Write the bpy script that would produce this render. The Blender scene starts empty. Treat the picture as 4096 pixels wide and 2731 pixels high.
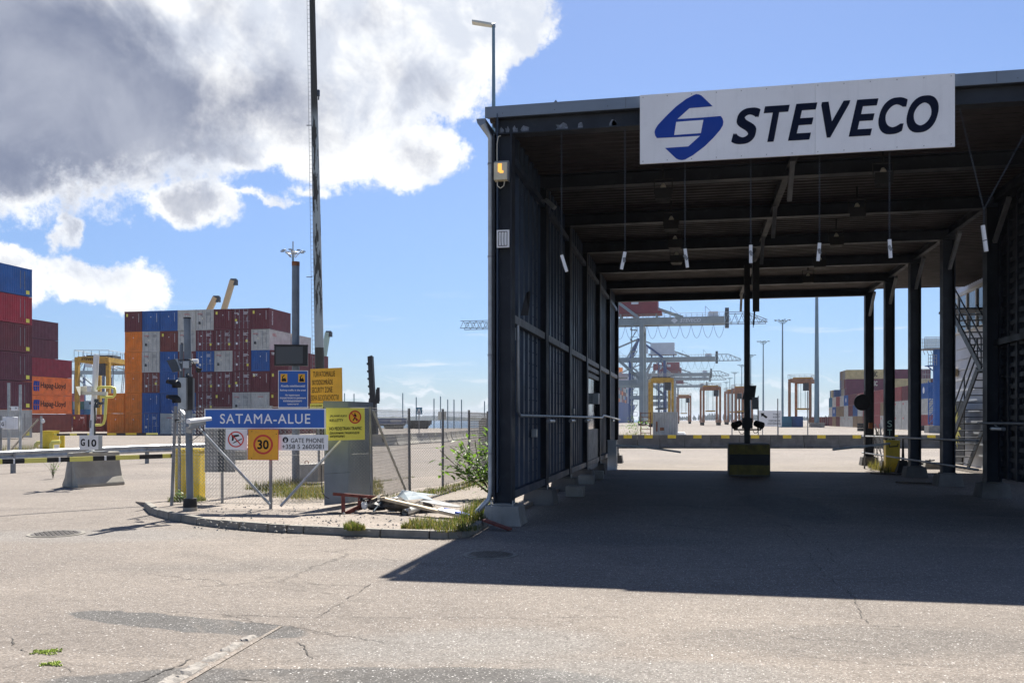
import bpy, math, random
from mathutils import Vector, Matrix
random.seed(7)
S = bpy.context.scene
COL = S.collection
PI = math.pi
# ------------------------------------------------------------------ camera
YAW = math.radians(11.36)
FX, CX, HY, EYE = 3600.0, 2048.0, 1678.0, 1.8
FW = Vector((-math.sin(YAW), math.cos(YAW), 0)); RT = Vector((math.cos(YAW), math.sin(YAW), 0))
cam = bpy.data.cameras.new('camera'); camo = bpy.data.objects.new('camera', cam); COL.objects.link(camo)
camo.location = (0, 0, EYE); camo.rotation_euler = (PI/2, 0, YAW)
cam.sensor_width = 36; cam.lens = FX/4096*36; cam.shift_y = (HY-1365.5)/4096
cam.clip_start = 0.1; cam.clip_end = 20000
S.camera = camo
# ------------------------------------------------------------------ light
SUN_EL, SUN_AZ = math.radians(52.5), math.radians(-1.5)      # azimuth measured from +Y towards +X
S.view_settings.view_transform = 'Standard'; S.view_settings.look = 'None'
S.view_settings.gamma = 1; S.view_settings.use_curve_mapping = False
S.view_settings.exposure = 1.30
sun = bpy.data.lights.new('sun', 'SUN'); sun.energy = 5.0; sun.angle = math.radians(0.53); sun.color = (1, 0.95, 0.87)
suno = bpy.data.objects.new('sun', sun); COL.objects.link(suno)
sd = Vector((math.sin(SUN_AZ)*math.cos(SUN_EL), math.cos(SUN_AZ)*math.cos(SUN_EL), math.sin(SUN_EL)))
suno.rotation_euler = (-sd).to_track_quat('-Z', 'Y').to_euler(); suno.location = (0, 30, 60)
S.cycles.use_denoising = True
S.cycles.max_bounces = 8
S.cycles.volume_bounces = 0
# ------------------------------------------------------------------ node helper
class NT:
    def __init__(s, tree): s.t = tree; s.n = tree.nodes; s.l = tree.links
    def new(s, typ, **kw):
        n = s.n.new(typ)
        for k, v in kw.items():
            if k.startswith('i_'):
                n.inputs[k[2:].replace('_', ' ')].default_value = v
            else: setattr(n, k, v)
        return n
    def link(s, a, b): s.l.new(a, b)
    def math(s, op, a, b=None, c=None, clamp=False):
        n = s.n.new('ShaderNodeMath'); n.operation = op; n.use_clamp = clamp
        for i, x in enumerate((a, b, c)):
            if x is None: continue
            if isinstance(x, (int, float)): n.inputs[i].default_value = x
            else: s.l.new(x, n.inputs[i])
        return n.outputs[0]
    def vmath(s, op, a, b=None, out=0):
        n = s.n.new('ShaderNodeVectorMath'); n.operation = op
        for i, x in enumerate((a, b)):
            if x is None: continue
            if isinstance(x, (tuple, list)): n.inputs[i].default_value = x
            else: s.l.new(x, n.inputs[i])
        return n.outputs['Value' if op in ('LENGTH', 'DISTANCE', 'DOT_PRODUCT') else 0]
    def step(s, x, a, b, lo=0.0, hi=1.0):
        n = s.n.new('ShaderNodeMapRange'); n.interpolation_type = 'SMOOTHSTEP'
        n.inputs['From Min'].default_value = a; n.inputs['From Max'].default_value = b
        n.inputs['To Min'].default_value = lo; n.inputs['To Max'].default_value = hi
        s.l.new(x, n.inputs['Value']); return n.outputs[0]
    def noise(s, vec, scale, detail=4, rough=0.55, dist=0.0, color=False):
        n = s.n.new('ShaderNodeTexNoise'); n.inputs['Scale'].default_value = scale
        n.inputs['Detail'].default_value = detail; n.inputs['Roughness'].default_value = rough
        n.inputs['Distortion'].default_value = dist
        if vec is not None: s.l.new(vec, n.inputs['Vector'])
        return n.outputs['Color' if color else 'Fac']
    def mix(s, fac, a, b, blend='MIX'):
        n = s.n.new('ShaderNodeMix'); n.data_type = 'RGBA'; n.blend_type = blend
        for k, x in ((0, fac), (6, a), (7, b)):
            if isinstance(x, (int, float)): n.inputs[k].default_value = x
            elif isinstance(x, tuple): n.inputs[k].default_value = x if len(x) == 4 else (*x, 1)
            else: s.l.new(x, n.inputs[k])
        return n.outputs[2]
# ------------------------------------------------------------------ sky
def pix_azel(px, py):
    v = FW + RT*((px-CX)/FX) + Vector((0, 0, (HY-py)/FX)); v.normalize()
    return math.atan2(v.x, v.y), math.asin(v.z)
W = bpy.data.worlds.new('World'); S.world = W; W.use_nodes = True
T = NT(W.node_tree); T.n.clear()
sky = T.new('ShaderNodeTexSky', sky_type='NISHITA', sun_disc=False, sun_elevation=SUN_EL, sun_rotation=SUN_AZ,
            altitude=0, air_density=1.0, dust_density=0.4, ozone_density=2.5)
tc = T.new('ShaderNodeTexCoord').outputs['Generated']
sep = T.new('ShaderNodeSeparateXYZ'); T.link(T.vmath('NORMALIZE', tc), sep.inputs[0])
az = T.math('ARCTAN2', sep.outputs[0], sep.outputs[1]); el = T.math('ARCSINE', sep.outputs[2])
w1 = T.noise(tc, 5.0, 6, 0.6, color=True); w2 = T.noise(tc, 17.0, 6, 0.62, color=True)
comb = T.new('ShaderNodeCombineXYZ'); T.link(az, comb.inputs[0]); T.link(el, comb.inputs[1])
half = (0.5, 0.5, 0.5)
warp = T.vmath('ADD', comb.outputs[0], T.vmath('MULTIPLY', T.vmath('SUBTRACT', w1, half), (0.085, 0.06, 0)))
warp = T.vmath('ADD', warp, T.vmath('MULTIPLY', T.vmath('SUBTRACT', w2, half), (0.050, 0.042, 0)))
BLOBS = [(150, 250, 1000, 520, 1.0), (900, 250, 850, 420, 1.0), (150, 490, 640, 200, 1.0), (800, 520, 540, 185, 1.0), (1330, 520, 430, 250, 1.0),
         (1620, 620, 260, 160, 0.75), (1500, 260, 520, 300, 1.0), (1880, 90, 330, 230, 0.9), (720, 800, 200, 115, .62),
         (1500, 0, 700, 260, 1.0), (-700, 400, 1100, 420, 1.0), (-150, 1110, 300, 105, .7), (40, 1050, 140, 75, .5), (240, 925, 60, 85, .5),
         (330, 1085, 210, 80, .6), (480, 1100, 190, 90, .55), (560, 1180, 120, 75, .5), (330, 1155, 95, 55, .38),
         (930, 780, 200, 28, .28), (1010, 800, 180, 22, .25), (1200, 765, 90, 30, .2)]
fld = None; core = None
for (px, py, rx, ry, k) in BLOBS:
    a, e = pix_azel(px, py)
    q = T.vmath('MULTIPLY', T.vmath('SUBTRACT', warp, (a, e, 0)), (FX/rx*1.05, FX/ry*1.15, 0))
    r = T.vmath('LENGTH', q)
    b = T.math('MULTIPLY', T.math('SUBTRACT', 1.0, r), k)
    fld = b if fld is None else T.math('SMOOTH_MAX', fld, b, 0.12)
# cumulus elsewhere in the sky (outside the picture it goes on in the same broken way)
bg = T.noise(tc, 1.7, 5, 0.55)
back = T.math('MULTIPLY', T.step(T.math('ABSOLUTE', T.math('ADD', az, 0.2)), 0.75, 1.1), T.step(el, 0.08, 0.3))
bgf = T.math('MULTIPLY', T.math('SUBTRACT', T.math('MULTIPLY', T.math('SUBTRACT', bg, 0.60), 4.0), 0.0), back)
bgf = T.math('SUBTRACT', bgf, T.math('SUBTRACT', 1.0, back))
fld = T.math('MAXIMUM', fld, bgf)
fine = T.noise(tc, 24.0, 11, 0.72)
dens = T.math('ADD', fld, T.math('MULTIPLY', T.math('SUBTRACT', fine, 0.5), 0.80))
alpha = T.step(dens, -0.03, 0.17)
lump = T.noise(tc, 5.5, 8, 0.62, 0.5)
DARK = [(250, 300, 1050, 400, 1.0), (1000, 400, 420, 210, .85), (420, 600, 420, 90, .5), (-700, 400, 1300, 500, 1.0), (1650, 330, 420, 190, .42), (1480, 90, 300, 120, .45), (-60, 1110, 330, 110, .6), (1700, 620, 200, 80, .3)]
core = None
for (px, py, rx, ry, k) in DARK:
    a, e = pix_azel(px, py)
    q = T.vmath('MULTIPLY', T.vmath('SUBTRACT', warp, (a, e, 0)), (FX/rx, FX/ry, 0))
    b = T.math('MULTIPLY', T.math('SUBTRACT', 1.15, T.vmath('LENGTH', q)), k)
    core = b if core is None else T.math('SMOOTH_MAX', core, b, 0.25)
core = T.math('MAXIMUM', core, T.math('MULTIPLY', bgf, 0.8))
thick = T.math('ADD', core, T.math('MULTIPLY', T.math('SUBTRACT', lump, 0.53), 2.1))
edge = T.step(dens, 0.02, 0.42)
thick = T.math('SUBTRACT', thick, T.math('MULTIPLY', T.math('SUBTRACT', 1.0, edge), 0.55))
thick = T.math('ADD', thick, T.math('MULTIPLY', T.math('SUBTRACT', fine, 0.5), 0.35))
shade = T.step(thick, -0.06, 0.80)
lump2 = T.noise(tc, 9.0, 7, 0.6, 0.4)
grey = T.mix(T.step(lump2, 0.25, 0.75), (0.18, 0.21, 0.305), (0.36, 0.39, 0.475))
lite = T.mix(T.step(T.noise(tc, 15.0, 7, 0.6, 0.3), 0.35, 0.62), (0.62, 0.66, 0.74), (0.93, 0.935, 0.94))
ccol = T.mix(shade, lite, grey)
# thin streaks near the horizon
smap = T.vmath('MULTIPLY', T.vmath('ADD', comb.outputs[0], T.vmath('MULTIPLY', T.vmath('SUBTRACT', w2, half), (0.03, 0.008, 0))), (5.5, 60, 1))
st = T.noise(smap, 1.0, 5, 0.6)
band = T.math('MULTIPLY', T.step(el, 0.005, 0.03), T.step(el, 0.16, 0.06))
streak = T.math('MULTIPLY', T.math('MULTIPLY', T.step(st, 0.56, 0.72), band), 0.6)
low = T.math('MULTIPLY', T.step(T.noise(T.vmath('MULTIPLY', warp, (14, 60, 1)), 1.0, 7, 0.62), 0.50, 0.60), T.math('MULTIPLY', T.step(el, 0.055, 0.03), 0.6))
streak = T.math('MAXIMUM', streak, low)
skb = T.new('ShaderNodeVectorMath', operation='SCALE'); T.link(sky.outputs[0], skb.inputs[0]); skb.inputs['Scale'].default_value = 0.1
SKYTINT = (0.83, 0.89, 1.06)
skc = T.vmath('MULTIPLY', skb.outputs[0], SKYTINT)
skc = T.mix(T.step(el, 0.30, -0.02), skc, T.vmath('MULTIPLY', skc, (0.60, 0.71, 0.84)))
c1 = T.mix(streak, skc, (0.80, 0.82, 0.86))
c2 = T.mix(alpha, c1, ccol)
bgn = T.new('ShaderNodeBackground'); bgn.inputs['Strength'].default_value = 0.5
T.link(c2, bgn.inputs['Color'])
wo = T.new('ShaderNodeOutputWorld'); T.link(bgn.outputs[0], wo.inputs['Surface'])
W.cycles.sampling_method = 'MANUAL'; W.cycles.sample_map_resolution = 512
# ------------------------------------------------------------------ geometry helpers
def at(px, py, d):
    """world point seen in direction of photo pixel (px,py), d metres ahead of the camera"""
    return Vector((0, 0, EYE)) + FW*d + RT*((px-CX)/FX*d) + Vector((0, 0, (HY-py)/FX*d))
def dist(py, z=0.0): return (EYE-z)*FX/(py-HY)
def gnd(px, py, z=0.0): return at(px, py, dist(py, z))
def proj(p):
    q = Vector(p)-Vector((0, 0, EYE)); d = q.dot(FW)
    return CX+FX*q.dot(RT)/d, HY-FX*q.z/d, d
def onX(px, X):
    """Y of the point on plane x=X seen at column px"""
    u = (px-CX)/FX; c, s = math.cos(YAW), math.sin(YAW)
    return X*(c+u*s)/(u*c-s)
def onY(px, Y):
    u = (px-CX)/FX; c, s = math.cos(YAW), math.sin(YAW)
    return Y*(u*c-s)/(c+u*s)
class MB:
    def __init__(s): s.v = []; s.f = []; s.sm = []; s.mi = []
    def add(s, vs, fs, smooth=False, mi=0):
        b = len(s.v); s.v += [tuple(p) for p in vs]
        for f in fs: s.f.append(tuple(b+i for i in f)); s.sm.append(smooth); s.mi.append(mi)
        return s
    def box(s, x0, x1, y0, y1, z0, z1, mi=0):
        vs = [(x0,y0,z0),(x1,y0,z0),(x1,y1,z0),(x0,y1,z0),(x0,y0,z1),(x1,y0,z1),(x1,y1,z1),(x0,y1,z1)]
        return s.add(vs, [(0,3,2,1),(4,5,6,7),(0,1,5,4),(1,2,6,5),(2,3,7,6),(3,0,4,7)], mi=mi)
    def hexa(s, a, b, mi=0):      # two quads (bottom a, top b)
        return s.add(list(a)+list(b), [(0,3,2,1),(4,5,6,7),(0,1,5,4),(1,2,6,5),(2,3,7,6),(3,0,4,7)], mi=mi)
    def bar(s, p0, p1, w, h=None, up=(0,0,1), mi=0):
        p0 = Vector(p0); p1 = Vector(p1); h = w if h is None else h
        a = (p1-p0).normalized(); up = Vector(up)
        if abs(a.dot(up)) > 0.98: up = Vector((0,1,0)) if abs(a.y) < 0.9 else Vector((1,0,0))
        r = a.cross(up).normalized(); u = r.cross(a)
        q = [p0-r*w/2-u*h/2, p0+r*w/2-u*h/2, p0+r*w/2+u*h/2, p0-r*w/2+u*h/2]
        q2 = [x+(p1-p0) for x in q]
        return s.add(q+q2, [(0,1,2,3),(7,6,5,4),(0,4,5,1),(1,5,6,2),(2,6,7,3),(3,7,4,0)], mi=mi)
    def cyl(s, p0, p1, r0, r1=None, n=10, cap=True, mi=0):
        p0 = Vector(p0); p1 = Vector(p1); r1 = r0 if r1 is None else r1
        a = (p1-p0).normalized(); t = Vector((0,0,1)) if abs(a.z) < 0.9 else Vector((1,0,0))
        r = a.cross(t).normalized(); u = r.cross(a)
        A = [p0+(r*math.cos(2*PI*i/n)+u*math.sin(2*PI*i/n))*r0 for i in range(n)]
        B = [p1+(r*math.cos(2*PI*i/n)+u*math.sin(2*PI*i/n))*r1 for i in range(n)]
        s.add(A+B, [(i, (i+1) % n, n+(i+1) % n, n+i) for i in range(n)], smooth=n > 5, mi=mi)
        if cap: s.add(A, [tuple(range(n))], mi=mi); s.add(B, [tuple(reversed(range(n)))], mi=mi)
        return s
    def tube(s, pts, r, n=6, mi=0, closed=False):
        pts = [Vector(p) for p in pts]; m = len(pts); rings = []
        prev = None
        for i, p in enumerate(pts):
            if closed: a = (pts[(i+1) % m]-pts[i-1])
            else: a = (pts[min(i+1, m-1)]-pts[max(i-1, 0)])
            a.normalize()
            t = prev if prev is not None else (Vector((0,0,1)) if abs(a.z) < 0.9 else Vector((1,0,0)))
            rr = a.cross(t)
            if rr.length < 1e-4: rr = a.cross(Vector((0.3,1,0.2)))
            rr.normalize(); u = rr.cross(a); prev = u
            rings += [p+(rr*math.cos(2*PI*k/n)+u*math.sin(2*PI*k/n))*r for k in range(n)]
        fs = []
        for i in range(m if closed else m-1):
            j = (i+1) % m
            fs += [(i*n+k, i*n+(k+1) % n, j*n+(k+1) % n, j*n+k) for k in range(n)]
        s.add(rings, fs, smooth=n > 4, mi=mi)
        if not closed:
            s.add(rings[:n], [tuple(reversed(range(n)))], mi=mi); s.add(rings[-n:], [tuple(range(n))], mi=mi)
        return s
    def prism(s, pts, ext, mi=0):   # polygon pts extruded by vector
        n = len(pts); e = Vector(ext); A = [Vector(p) for p in pts]; B = [p+e for p in A]
        return s.add(A+B, [tuple(range(n)), tuple(reversed(range(n, 2*n)))]+[(i, n+i, n+(i+1) % n, (i+1) % n) for i in range(n)], mi=mi)
    def quad(s, a, b, c, d, mi=0): return s.add([a, b, c, d], [(0,1,2,3)], mi=mi)
    def wave(s, o, du, dv, length, height, pitch, depth, nrm, th=0.0, flat=0.28, mi=0):
        """trapezoid corrugated sheet: o origin, du along, dv up, ribs run along dv"""
        o = Vector(o); du = Vector(du); dv = Vector(dv); nrm = Vector(nrm); pts = []
        n = max(1, round(length/pitch)); p = length/n
        for i in range(n):
            for t, d in ((0, 0), (flat, 0), (0.5, 1), (0.5+flat, 1)): pts.append(((i+t)*p, d*depth))
        pts.append((length, 0)); vs = []
        for (u, d) in pts: vs += [o+du*u+nrm*d, o+du*u+nrm*d+dv*height]
        return s.add(vs, [(2*i, 2*i+2, 2*i+3, 2*i+1) for i in range(len(pts)-1)], mi=mi)
    def xf(s, M):
        s.v = [tuple(M @ Vector(p)) for p in s.v]; return s
    def join(s, o, mi=None):
        b = len(s.v); s.v += o.v; s.f += [tuple(b+i for i in f) for f in o.f]; s.sm += o.sm
        s.mi += o.mi if mi is None else [mi]*len(o.f); return s
def mesh(name, mb, mats, off=None):
    me = bpy.data.meshes.new(name)
    vs = mb.v if off is None else [(x-off[0], y-off[1], z-off[2]) for x, y, z in mb.v]
    me.from_pydata(vs, [], mb.f)
    me.polygons.foreach_set('use_smooth', mb.sm)
    if any(mb.mi): me.polygons.foreach_set('material_index', mb.mi)
    for m in (mats if isinstance(mats, (list, tuple)) else [mats]): me.materials.append(m)
    me.update(); return me
def props(o, label, cat, group=None, kind=None):
    if label: o['label'] = label
    if cat: o['category'] = cat
    if group: o['group'] = group
    if kind: o['kind'] = kind
class Thing:
    """an Empty at the thing's base that parents its parts; part geometry is given in world or local coordinates"""
    def __init__(s, name, label, cat, loc=(0,0,0), rotz=0, group=None, local=False):
        s.e = bpy.data.objects.new(name, None); COL.objects.link(s.e); s.e.empty_display_size = 0.2
        s.e.location = loc; s.e.rotation_euler = (0, 0, rotz); props(s.e, label, cat, group)
        s.o = (0,0,0) if local else tuple(loc)
    def part(s, name, mb, mats, parent=None, label=None, kind=None, bevel=0):
        me = mb if isinstance(mb, bpy.types.Mesh) else mesh(name, mb, mats, s.o if any(s.o) else None)
        o = bpy.data.objects.new(name, me); COL.objects.link(o); o.parent = parent or s.e
        if label: o['label'] = label
        if kind: o['kind'] = kind
        if bevel:
            b = o.modifiers.new('bevel', 'BEVEL'); b.width = bevel; b.segments = 2; b.limit_method = 'ANGLE'
        return o
def single(name, label, cat, mb, mats, group=None, kind=None, bevel=0):
    n = len(mb.v); cx = sum(p[0] for p in mb.v)/n; cy = sum(p[1] for p in mb.v)/n; cz = min(p[2] for p in mb.v)
    o = bpy.data.objects.new(name, mesh(name, mb, mats, (cx, cy, cz))); COL.objects.link(o); o.location = (cx, cy, cz)
    props(o, label, cat, group, kind)
    if bevel:
        b = o.modifiers.new('bevel', 'BEVEL'); b.width = bevel; b.segments = 2; b.limit_method = 'ANGLE'
    return o
def struct(name, mb, mats, kind='structure'):
    o = bpy.data.objects.new(name, mesh(name, mb, mats)); COL.objects.link(o); o['kind'] = kind; return o
def child(name, mb, mats, parent, label=None, kind=None):
    o = bpy.data.objects.new(name, mb if isinstance(mb, bpy.types.Mesh) else mesh(name, mb, mats)); COL.objects.link(o); o.parent = parent
    if label: o['label'] = label
    if kind: o['kind'] = kind
    return o
def dup(root, loc=None, rotz=None, label=None, group=None, remat=None, scale=None):
    r = root.copy(); COL.objects.link(r)
    if loc is not None: r.location = loc
    if rotz is not None: r.rotation_euler = (0, 0, rotz)
    if label: r['label'] = label
    if group: r['group'] = group
    def rec(o, p):
        for ch in list(o.children):
            if ch.name in skip: continue
            c = ch.copy(); COL.objects.link(c); c.parent = p; rec(ch, c)
            if remat and c.type == 'MESH':
                for sl in c.material_slots:
                    if sl.material in remat:
                        m = remat[sl.material]; sl.link = 'OBJECT'; sl.material = m
    skip = set(); rec(root, r); return r
_tx = {}
def text_mb(s, bold=0.0, shear=0.0, spacing=1.0):
    k = (s, bold, shear, spacing)
    if k not in _tx:
        cu = bpy.data.curves.new('txt', 'FONT'); cu.body = s; cu.size = 1; cu.offset = bold; cu.shear = shear
        cu.space_character = spacing; cu.resolution_u = 9 if len(s) == 1 else 3; cu.fill_mode = 'FRONT'
        cu.align_x = 'CENTER'; cu.space_line = 0.85
        o = bpy.data.objects.new('txt', cu); COL.objects.link(o)
        dg = bpy.context.evaluated_depsgraph_get(); me = bpy.data.meshes.new_from_object(o.evaluated_get(dg))
        vs = [tuple(v.co) for v in me.vertices]; fs = [tuple(p.vertices) for p in me.polygons]
        bpy.data.objects.remove(o); bpy.data.curves.remove(cu); bpy.data.meshes.remove(me)
        _tx[k] = (vs, fs)
    return _tx[k]
def text(s, O, U, V, w, h=None, bold=0.0, shear=0.0, spacing=1.0):
    """MB of lettering fitted in a w x h box whose lower left corner is O, along U and V; bold draws it several times slightly shifted"""
    vs, fs = text_mb(s, 0, shear, spacing); m = MB()
    x0 = min(p[0] for p in vs); x1 = max(p[0] for p in vs); y0 = min(p[1] for p in vs); y1 = max(p[1] for p in vs)
    if h is None: h = w/(x1-x0)*(y1-y0)
    O = Vector(O); U = Vector(U); V = Vector(V); N = U.cross(V); b = bold*h; sh = [(0, 0)]
    if bold > 0.022: sh = [(i*b+j*b*shear, j*b) for i in (-1, 0, 1) for j in (-1, 0, 1)]
    elif bold > 0: sh = [(-b, 0), (b, 0), (0, b), (0, -b)]
    for i, (dx, dy) in enumerate(sh):
        m.add([O+U*(b+dx+(p[0]-x0)/(x1-x0)*(w-2*b))+V*(b+dy+(p[1]-y0)/(y1-y0)*(h-2*b))+N*(i*0.0003*max(1, h*.6)) for p in vs], fs)
    return m
XA, YA, ZA = Vector((1,0,0)), Vector((0,1,0)), Vector((0,0,1))
# ------------------------------------------------------------------ materials
def mat(name, col, rough=0.6, metal=0.0, var=0.12, scale=2.5, bump=0.0, bscale=40, dirt=0.0, dirtcol=(0.09,0.065,0.045), alpha=None, spec=0.5, streak=0.0, emit=None):
    m = bpy.data.materials.new(name); m.use_nodes = True; t = NT(m.node_tree)
    b = t.n['Principled BSDF']; b.inputs['Roughness'].default_value = rough; b.inputs['Metallic'].default_value = metal
    b.inputs['Specular IOR Level'].default_value = spec
    co = t.new('ShaderNodeTexCoord').outputs['Object']
    oi = t.new('ShaderNodeObjectInfo').outputs['Random']
    off = t.new('ShaderNodeCombineXYZ'); t.link(t.math('MULTIPLY', oi, 37.0), off.inputs[0]); t.link(t.math('MULTIPLY', oi, 11.0), off.inputs[1])
    v = t.vmath('ADD', co, off.outputs[0])
    n1 = t.noise(v, scale, 6, 0.6)
    c = t.mix(t.step(n1, 0.3, 0.7), tuple(x*(1-var) for x in col), tuple(min(1, x*(1+var)) for x in col))
    if streak:
        sv = t.vmath('MULTIPLY', v, (6, 6, 0.5)); n3 = t.noise(sv, 2.0, 5, 0.65)
        c = t.mix(t.math('MULTIPLY', t.step(n3, 0.5, 0.78), streak), c, dirtcol)
    if dirt:
        n2 = t.noise(v, scale*3.1, 7, 0.68)
        c = t.mix(t.math('MULTIPLY', t.step(n2, 0.53, 0.72), dirt), c, dirtcol)
    t.link(c, b.inputs['Base Color'])
    if var or dirt:
        t.link(t.step(t.noise(v, scale*1.7, 4), 0.2, 0.8, max(0, rough-0.12), min(1, rough+0.12)), b.inputs['Roughness'])
    if bump:
        bn = t.new('ShaderNodeBump'); bn.inputs['Strength'].default_value = bump; bn.inputs['Distance'].default_value = 0.01
        t.link(t.noise(v, bscale, 5, 0.65), bn.inputs['Height']); t.link(bn.outputs[0], b.inputs['Normal'])
    if emit:
        b.inputs['Emission Color'].default_value = (*emit[0], 1); b.inputs['Emission Strength'].default_value = emit[1]
    return m
M = {}
def mk(k, *a, **kw): M[k] = mat(k, *a, **kw); return M[k]
mk('galv', (0.36,0.38,0.39), 0.45, 0.6, 0.18, 4, 0.1)
mk('galv_dull', (0.22,0.23,0.24), 0.6, 0.3, 0.2, 3, 0.1, dirt=0.35)
mk('steel_dark', (0.045,0.055,0.068), 0.5, 0.1, 0.25, 3, 0.05, dirt=0.25, dirtcol=(0.03,0.03,0.03))
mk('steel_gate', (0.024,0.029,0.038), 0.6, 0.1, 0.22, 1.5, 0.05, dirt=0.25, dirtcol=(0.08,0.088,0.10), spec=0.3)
mk('fascia', (0.17,0.21,0.26), 0.5, 0.1, 0.08, 1.2)
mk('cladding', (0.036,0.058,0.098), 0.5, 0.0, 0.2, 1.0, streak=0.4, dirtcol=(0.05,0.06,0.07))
mk('deck', (0.040,0.032,0.032), 0.6, 0.0, 0.25, 1.4, dirt=0.3)
mk('black', (0.012,0.012,0.013), 0.55, 0, 0.2, 6)
mk('yellow_dirty_shaded', (0.17,0.135,0.025), 0.7, 0, 0.3, 4, dirt=0.6, streak=0.4)  # dirt over a yellow darkened in its base colour for the canopy's shade
mk('rubber', (0.02,0.02,0.02), 0.85, 0, 0.2, 6)
mk('white', (0.72,0.73,0.73), 0.5, 0, 0.06, 2, dirt=0.15, dirtcol=(0.4,0.37,0.32))
mk('cream', (0.62,0.60,0.50), 0.5, 0, 0.08, 4, dirt=0.2)
mk('sign_white', (0.78,0.79,0.80), 0.5, 0, 0.05, 1.0, streak=0.16, dirt=0.14, dirtcol=(0.45,0.46,0.48))
mk('sign_blue', (0.012,0.10,0.42), 0.4, 0, 0.05, 2)
mk('logo_blue', (0.006,0.045,0.30), 0.6, 0, 0.05, 2, spec=0.3)
mk('navy', (0.004,0.008,0.026), 0.75, 0, 0.1, 2, spec=0.15)
mk('ink', (0.012,0.012,0.014), 0.7, 0, 0.1, 2, spec=0.2)
mk('sign_yellow', (0.80,0.72,0.10), 0.45, 0, 0.05, 3)
mk('sign_amber', (0.80,0.42,0.02), 0.45, 0, 0.08, 3, dirt=0.12)
mk('sign_orange', (0.78,0.36,0.015), 0.45, 0, 0.08, 3, dirt=0.15)
mk('sign_red', (0.55,0.03,0.02), 0.4, 0, 0.08, 3)
mk('yellow', (0.72,0.52,0.03), 0.5, 0, 0.12, 3, dirt=0.25, streak=0.2)
mk('yellow_dark', (0.50,0.30,0.03), 0.55, 0, 0.2, 1.2, dirt=0.4)
mk('orange_rust', (0.30,0.14,0.07), 0.6, 0, 0.2, 1.2, dirt=0.4)
mk('concrete', (0.30,0.285,0.255), 0.85, 0, 0.2, 2.2, 0.5, 60, dirt=0.35, dirtcol=(0.13,0.12,0.10), streak=0.3)
mk('concrete_light', (0.36,0.335,0.28), 0.85, 0, 0.14, 2.2, 0.5, 50, dirt=0.3, dirtcol=(0.22,0.20,0.16))
mk('kerb', (0.21,0.195,0.165), 0.85, 0, 0.2, 4, 0.7, 70, dirt=0.4, dirtcol=(0.12,0.11,0.09))
mk('pole_blue', (0.15,0.18,0.215), 0.5, 0.1, 0.15, 3, dirt=0.2)
mk('concrete_shaded', (0.125,0.118,0.108), 0.85, 0, 0.25, 1.5, 0.5, 60, dirt=0.4, dirtcol=(0.07,0.065,0.06), streak=0.35)  # darker copy of the concrete with shade put into its base colour
mk('cabinet', (0.22,0.27,0.34), 0.45, 0.1, 0.12, 1.5, dirt=0.25, streak=0.3, dirtcol=(0.25,0.27,0.3))
mk('wood_red', (0.17,0.038,0.024), 0.7, 0, 0.35, 8, 0.4, 60, dirt=0.5)
mk('wood_pale', (0.50,0.40,0.26), 0.7, 0, 0.25, 6, 0.4, 60, dirt=0.45)
mk('wood_old', (0.10,0.08,0.06), 0.85, 0, 0.4, 7, 0.8, 60, dirt=0.5)
mk('rust', (0.20,0.075,0.03), 0.85, 0.1, 0.35, 5, 0.4)
mk('sheet_tail', (0.09,0.095,0.10), 0.6, 0, 0.2, 4)
mk('sheet_blue', (0.16,0.195,0.21), 0.4, 0, 0.1, 3)
mk('glass_dark', (0.03,0.04,0.05), 0.08, 0, 0.05, 1, spec=0.8)
mk('screen', (0.06,0.065,0.07), 0.35, 0, 0.05, 1)
mk('red_lens', (0.45,0.05,0.015), 0.25, 0, 0.1, 3)
mk('lamp_amber', (0.8,0.5,0.12), 0.3, 0, 0.1, 3, emit=((1.0,0.42,0.06), 0.5))
mk('lamp_glass', (0.55,0.50,0.36), 0.3, 0, 0.1, 3)
mk('crane_grey', (0.28,0.33,0.34), 0.55, 0, 0.1, 0.3, dirt=0.2)
mk('crane_blue', (0.03,0.07,0.20), 0.5, 0, 0.12, 0.3)
mk('crane_red', (0.22,0.02,0.03), 0.5, 0, 0.12, 0.5)
mk('crane_white', (0.62,0.66,0.70), 0.5, 0, 0.05, 0.5)
mk('crane_cream', (0.60,0.45,0.25), 0.55, 0, 0.1, 0.5)
mk('crane_mint', (0.35,0.48,0.42), 0.55, 0, 0.1, 0.5)
mk('tower_blue', (0.02,0.11,0.36), 0.5, 0, 0.1, 0.6)
mk('mast_teal', (0.18,0.27,0.32), 0.5, 0.3, 0.1, 0.5)
mk('trans_mint', (0.35,0.55,0.50), 0.4, 0, 0.1, 3)
mk('siding', (0.58,0.61,0.66), 0.6, 0, 0.06, 1.0, dirt=0.12)
mk('red_dark', (0.16,0.02,0.02), 0.6, 0, 0.2, 3)
CC = {'maroon': (0.135,0.022,0.030), 'wine': (0.25,0.014,0.035), 'red': (0.34,0.02,0.035), 'brown': (0.17,0.035,0.026), 'plum': (0.11,0.022,0.04),
      'blue': (0.012,0.095,0.33), 'dkblue': (0.015,0.07,0.22), 'orange': (0.78,0.215,0.012), 'hapag': (0.80,0.19,0.035), 'white': (0.50,0.50,0.46), 'grey': (0.38,0.39,0.38),
      'beige': (0.52,0.43,0.22), 'purple': (0.13,0.02,0.055), 'green': (0.02,0.12,0.07), 'teal': (0.03,0.16,0.25), 'tan': (0.26,0.18,0.10), 'lred': (0.30,0.06,0.06)}
for k, c in CC.items(): mk('c_'+k, c, 0.55, 0, 0.16, 0.9, 0.05, 30, dirt=0.30, dirtcol=(c[0]*0.5+0.06, c[1]*0.5+0.035, c[2]*0.5+0.022), streak=0.38)
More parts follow.
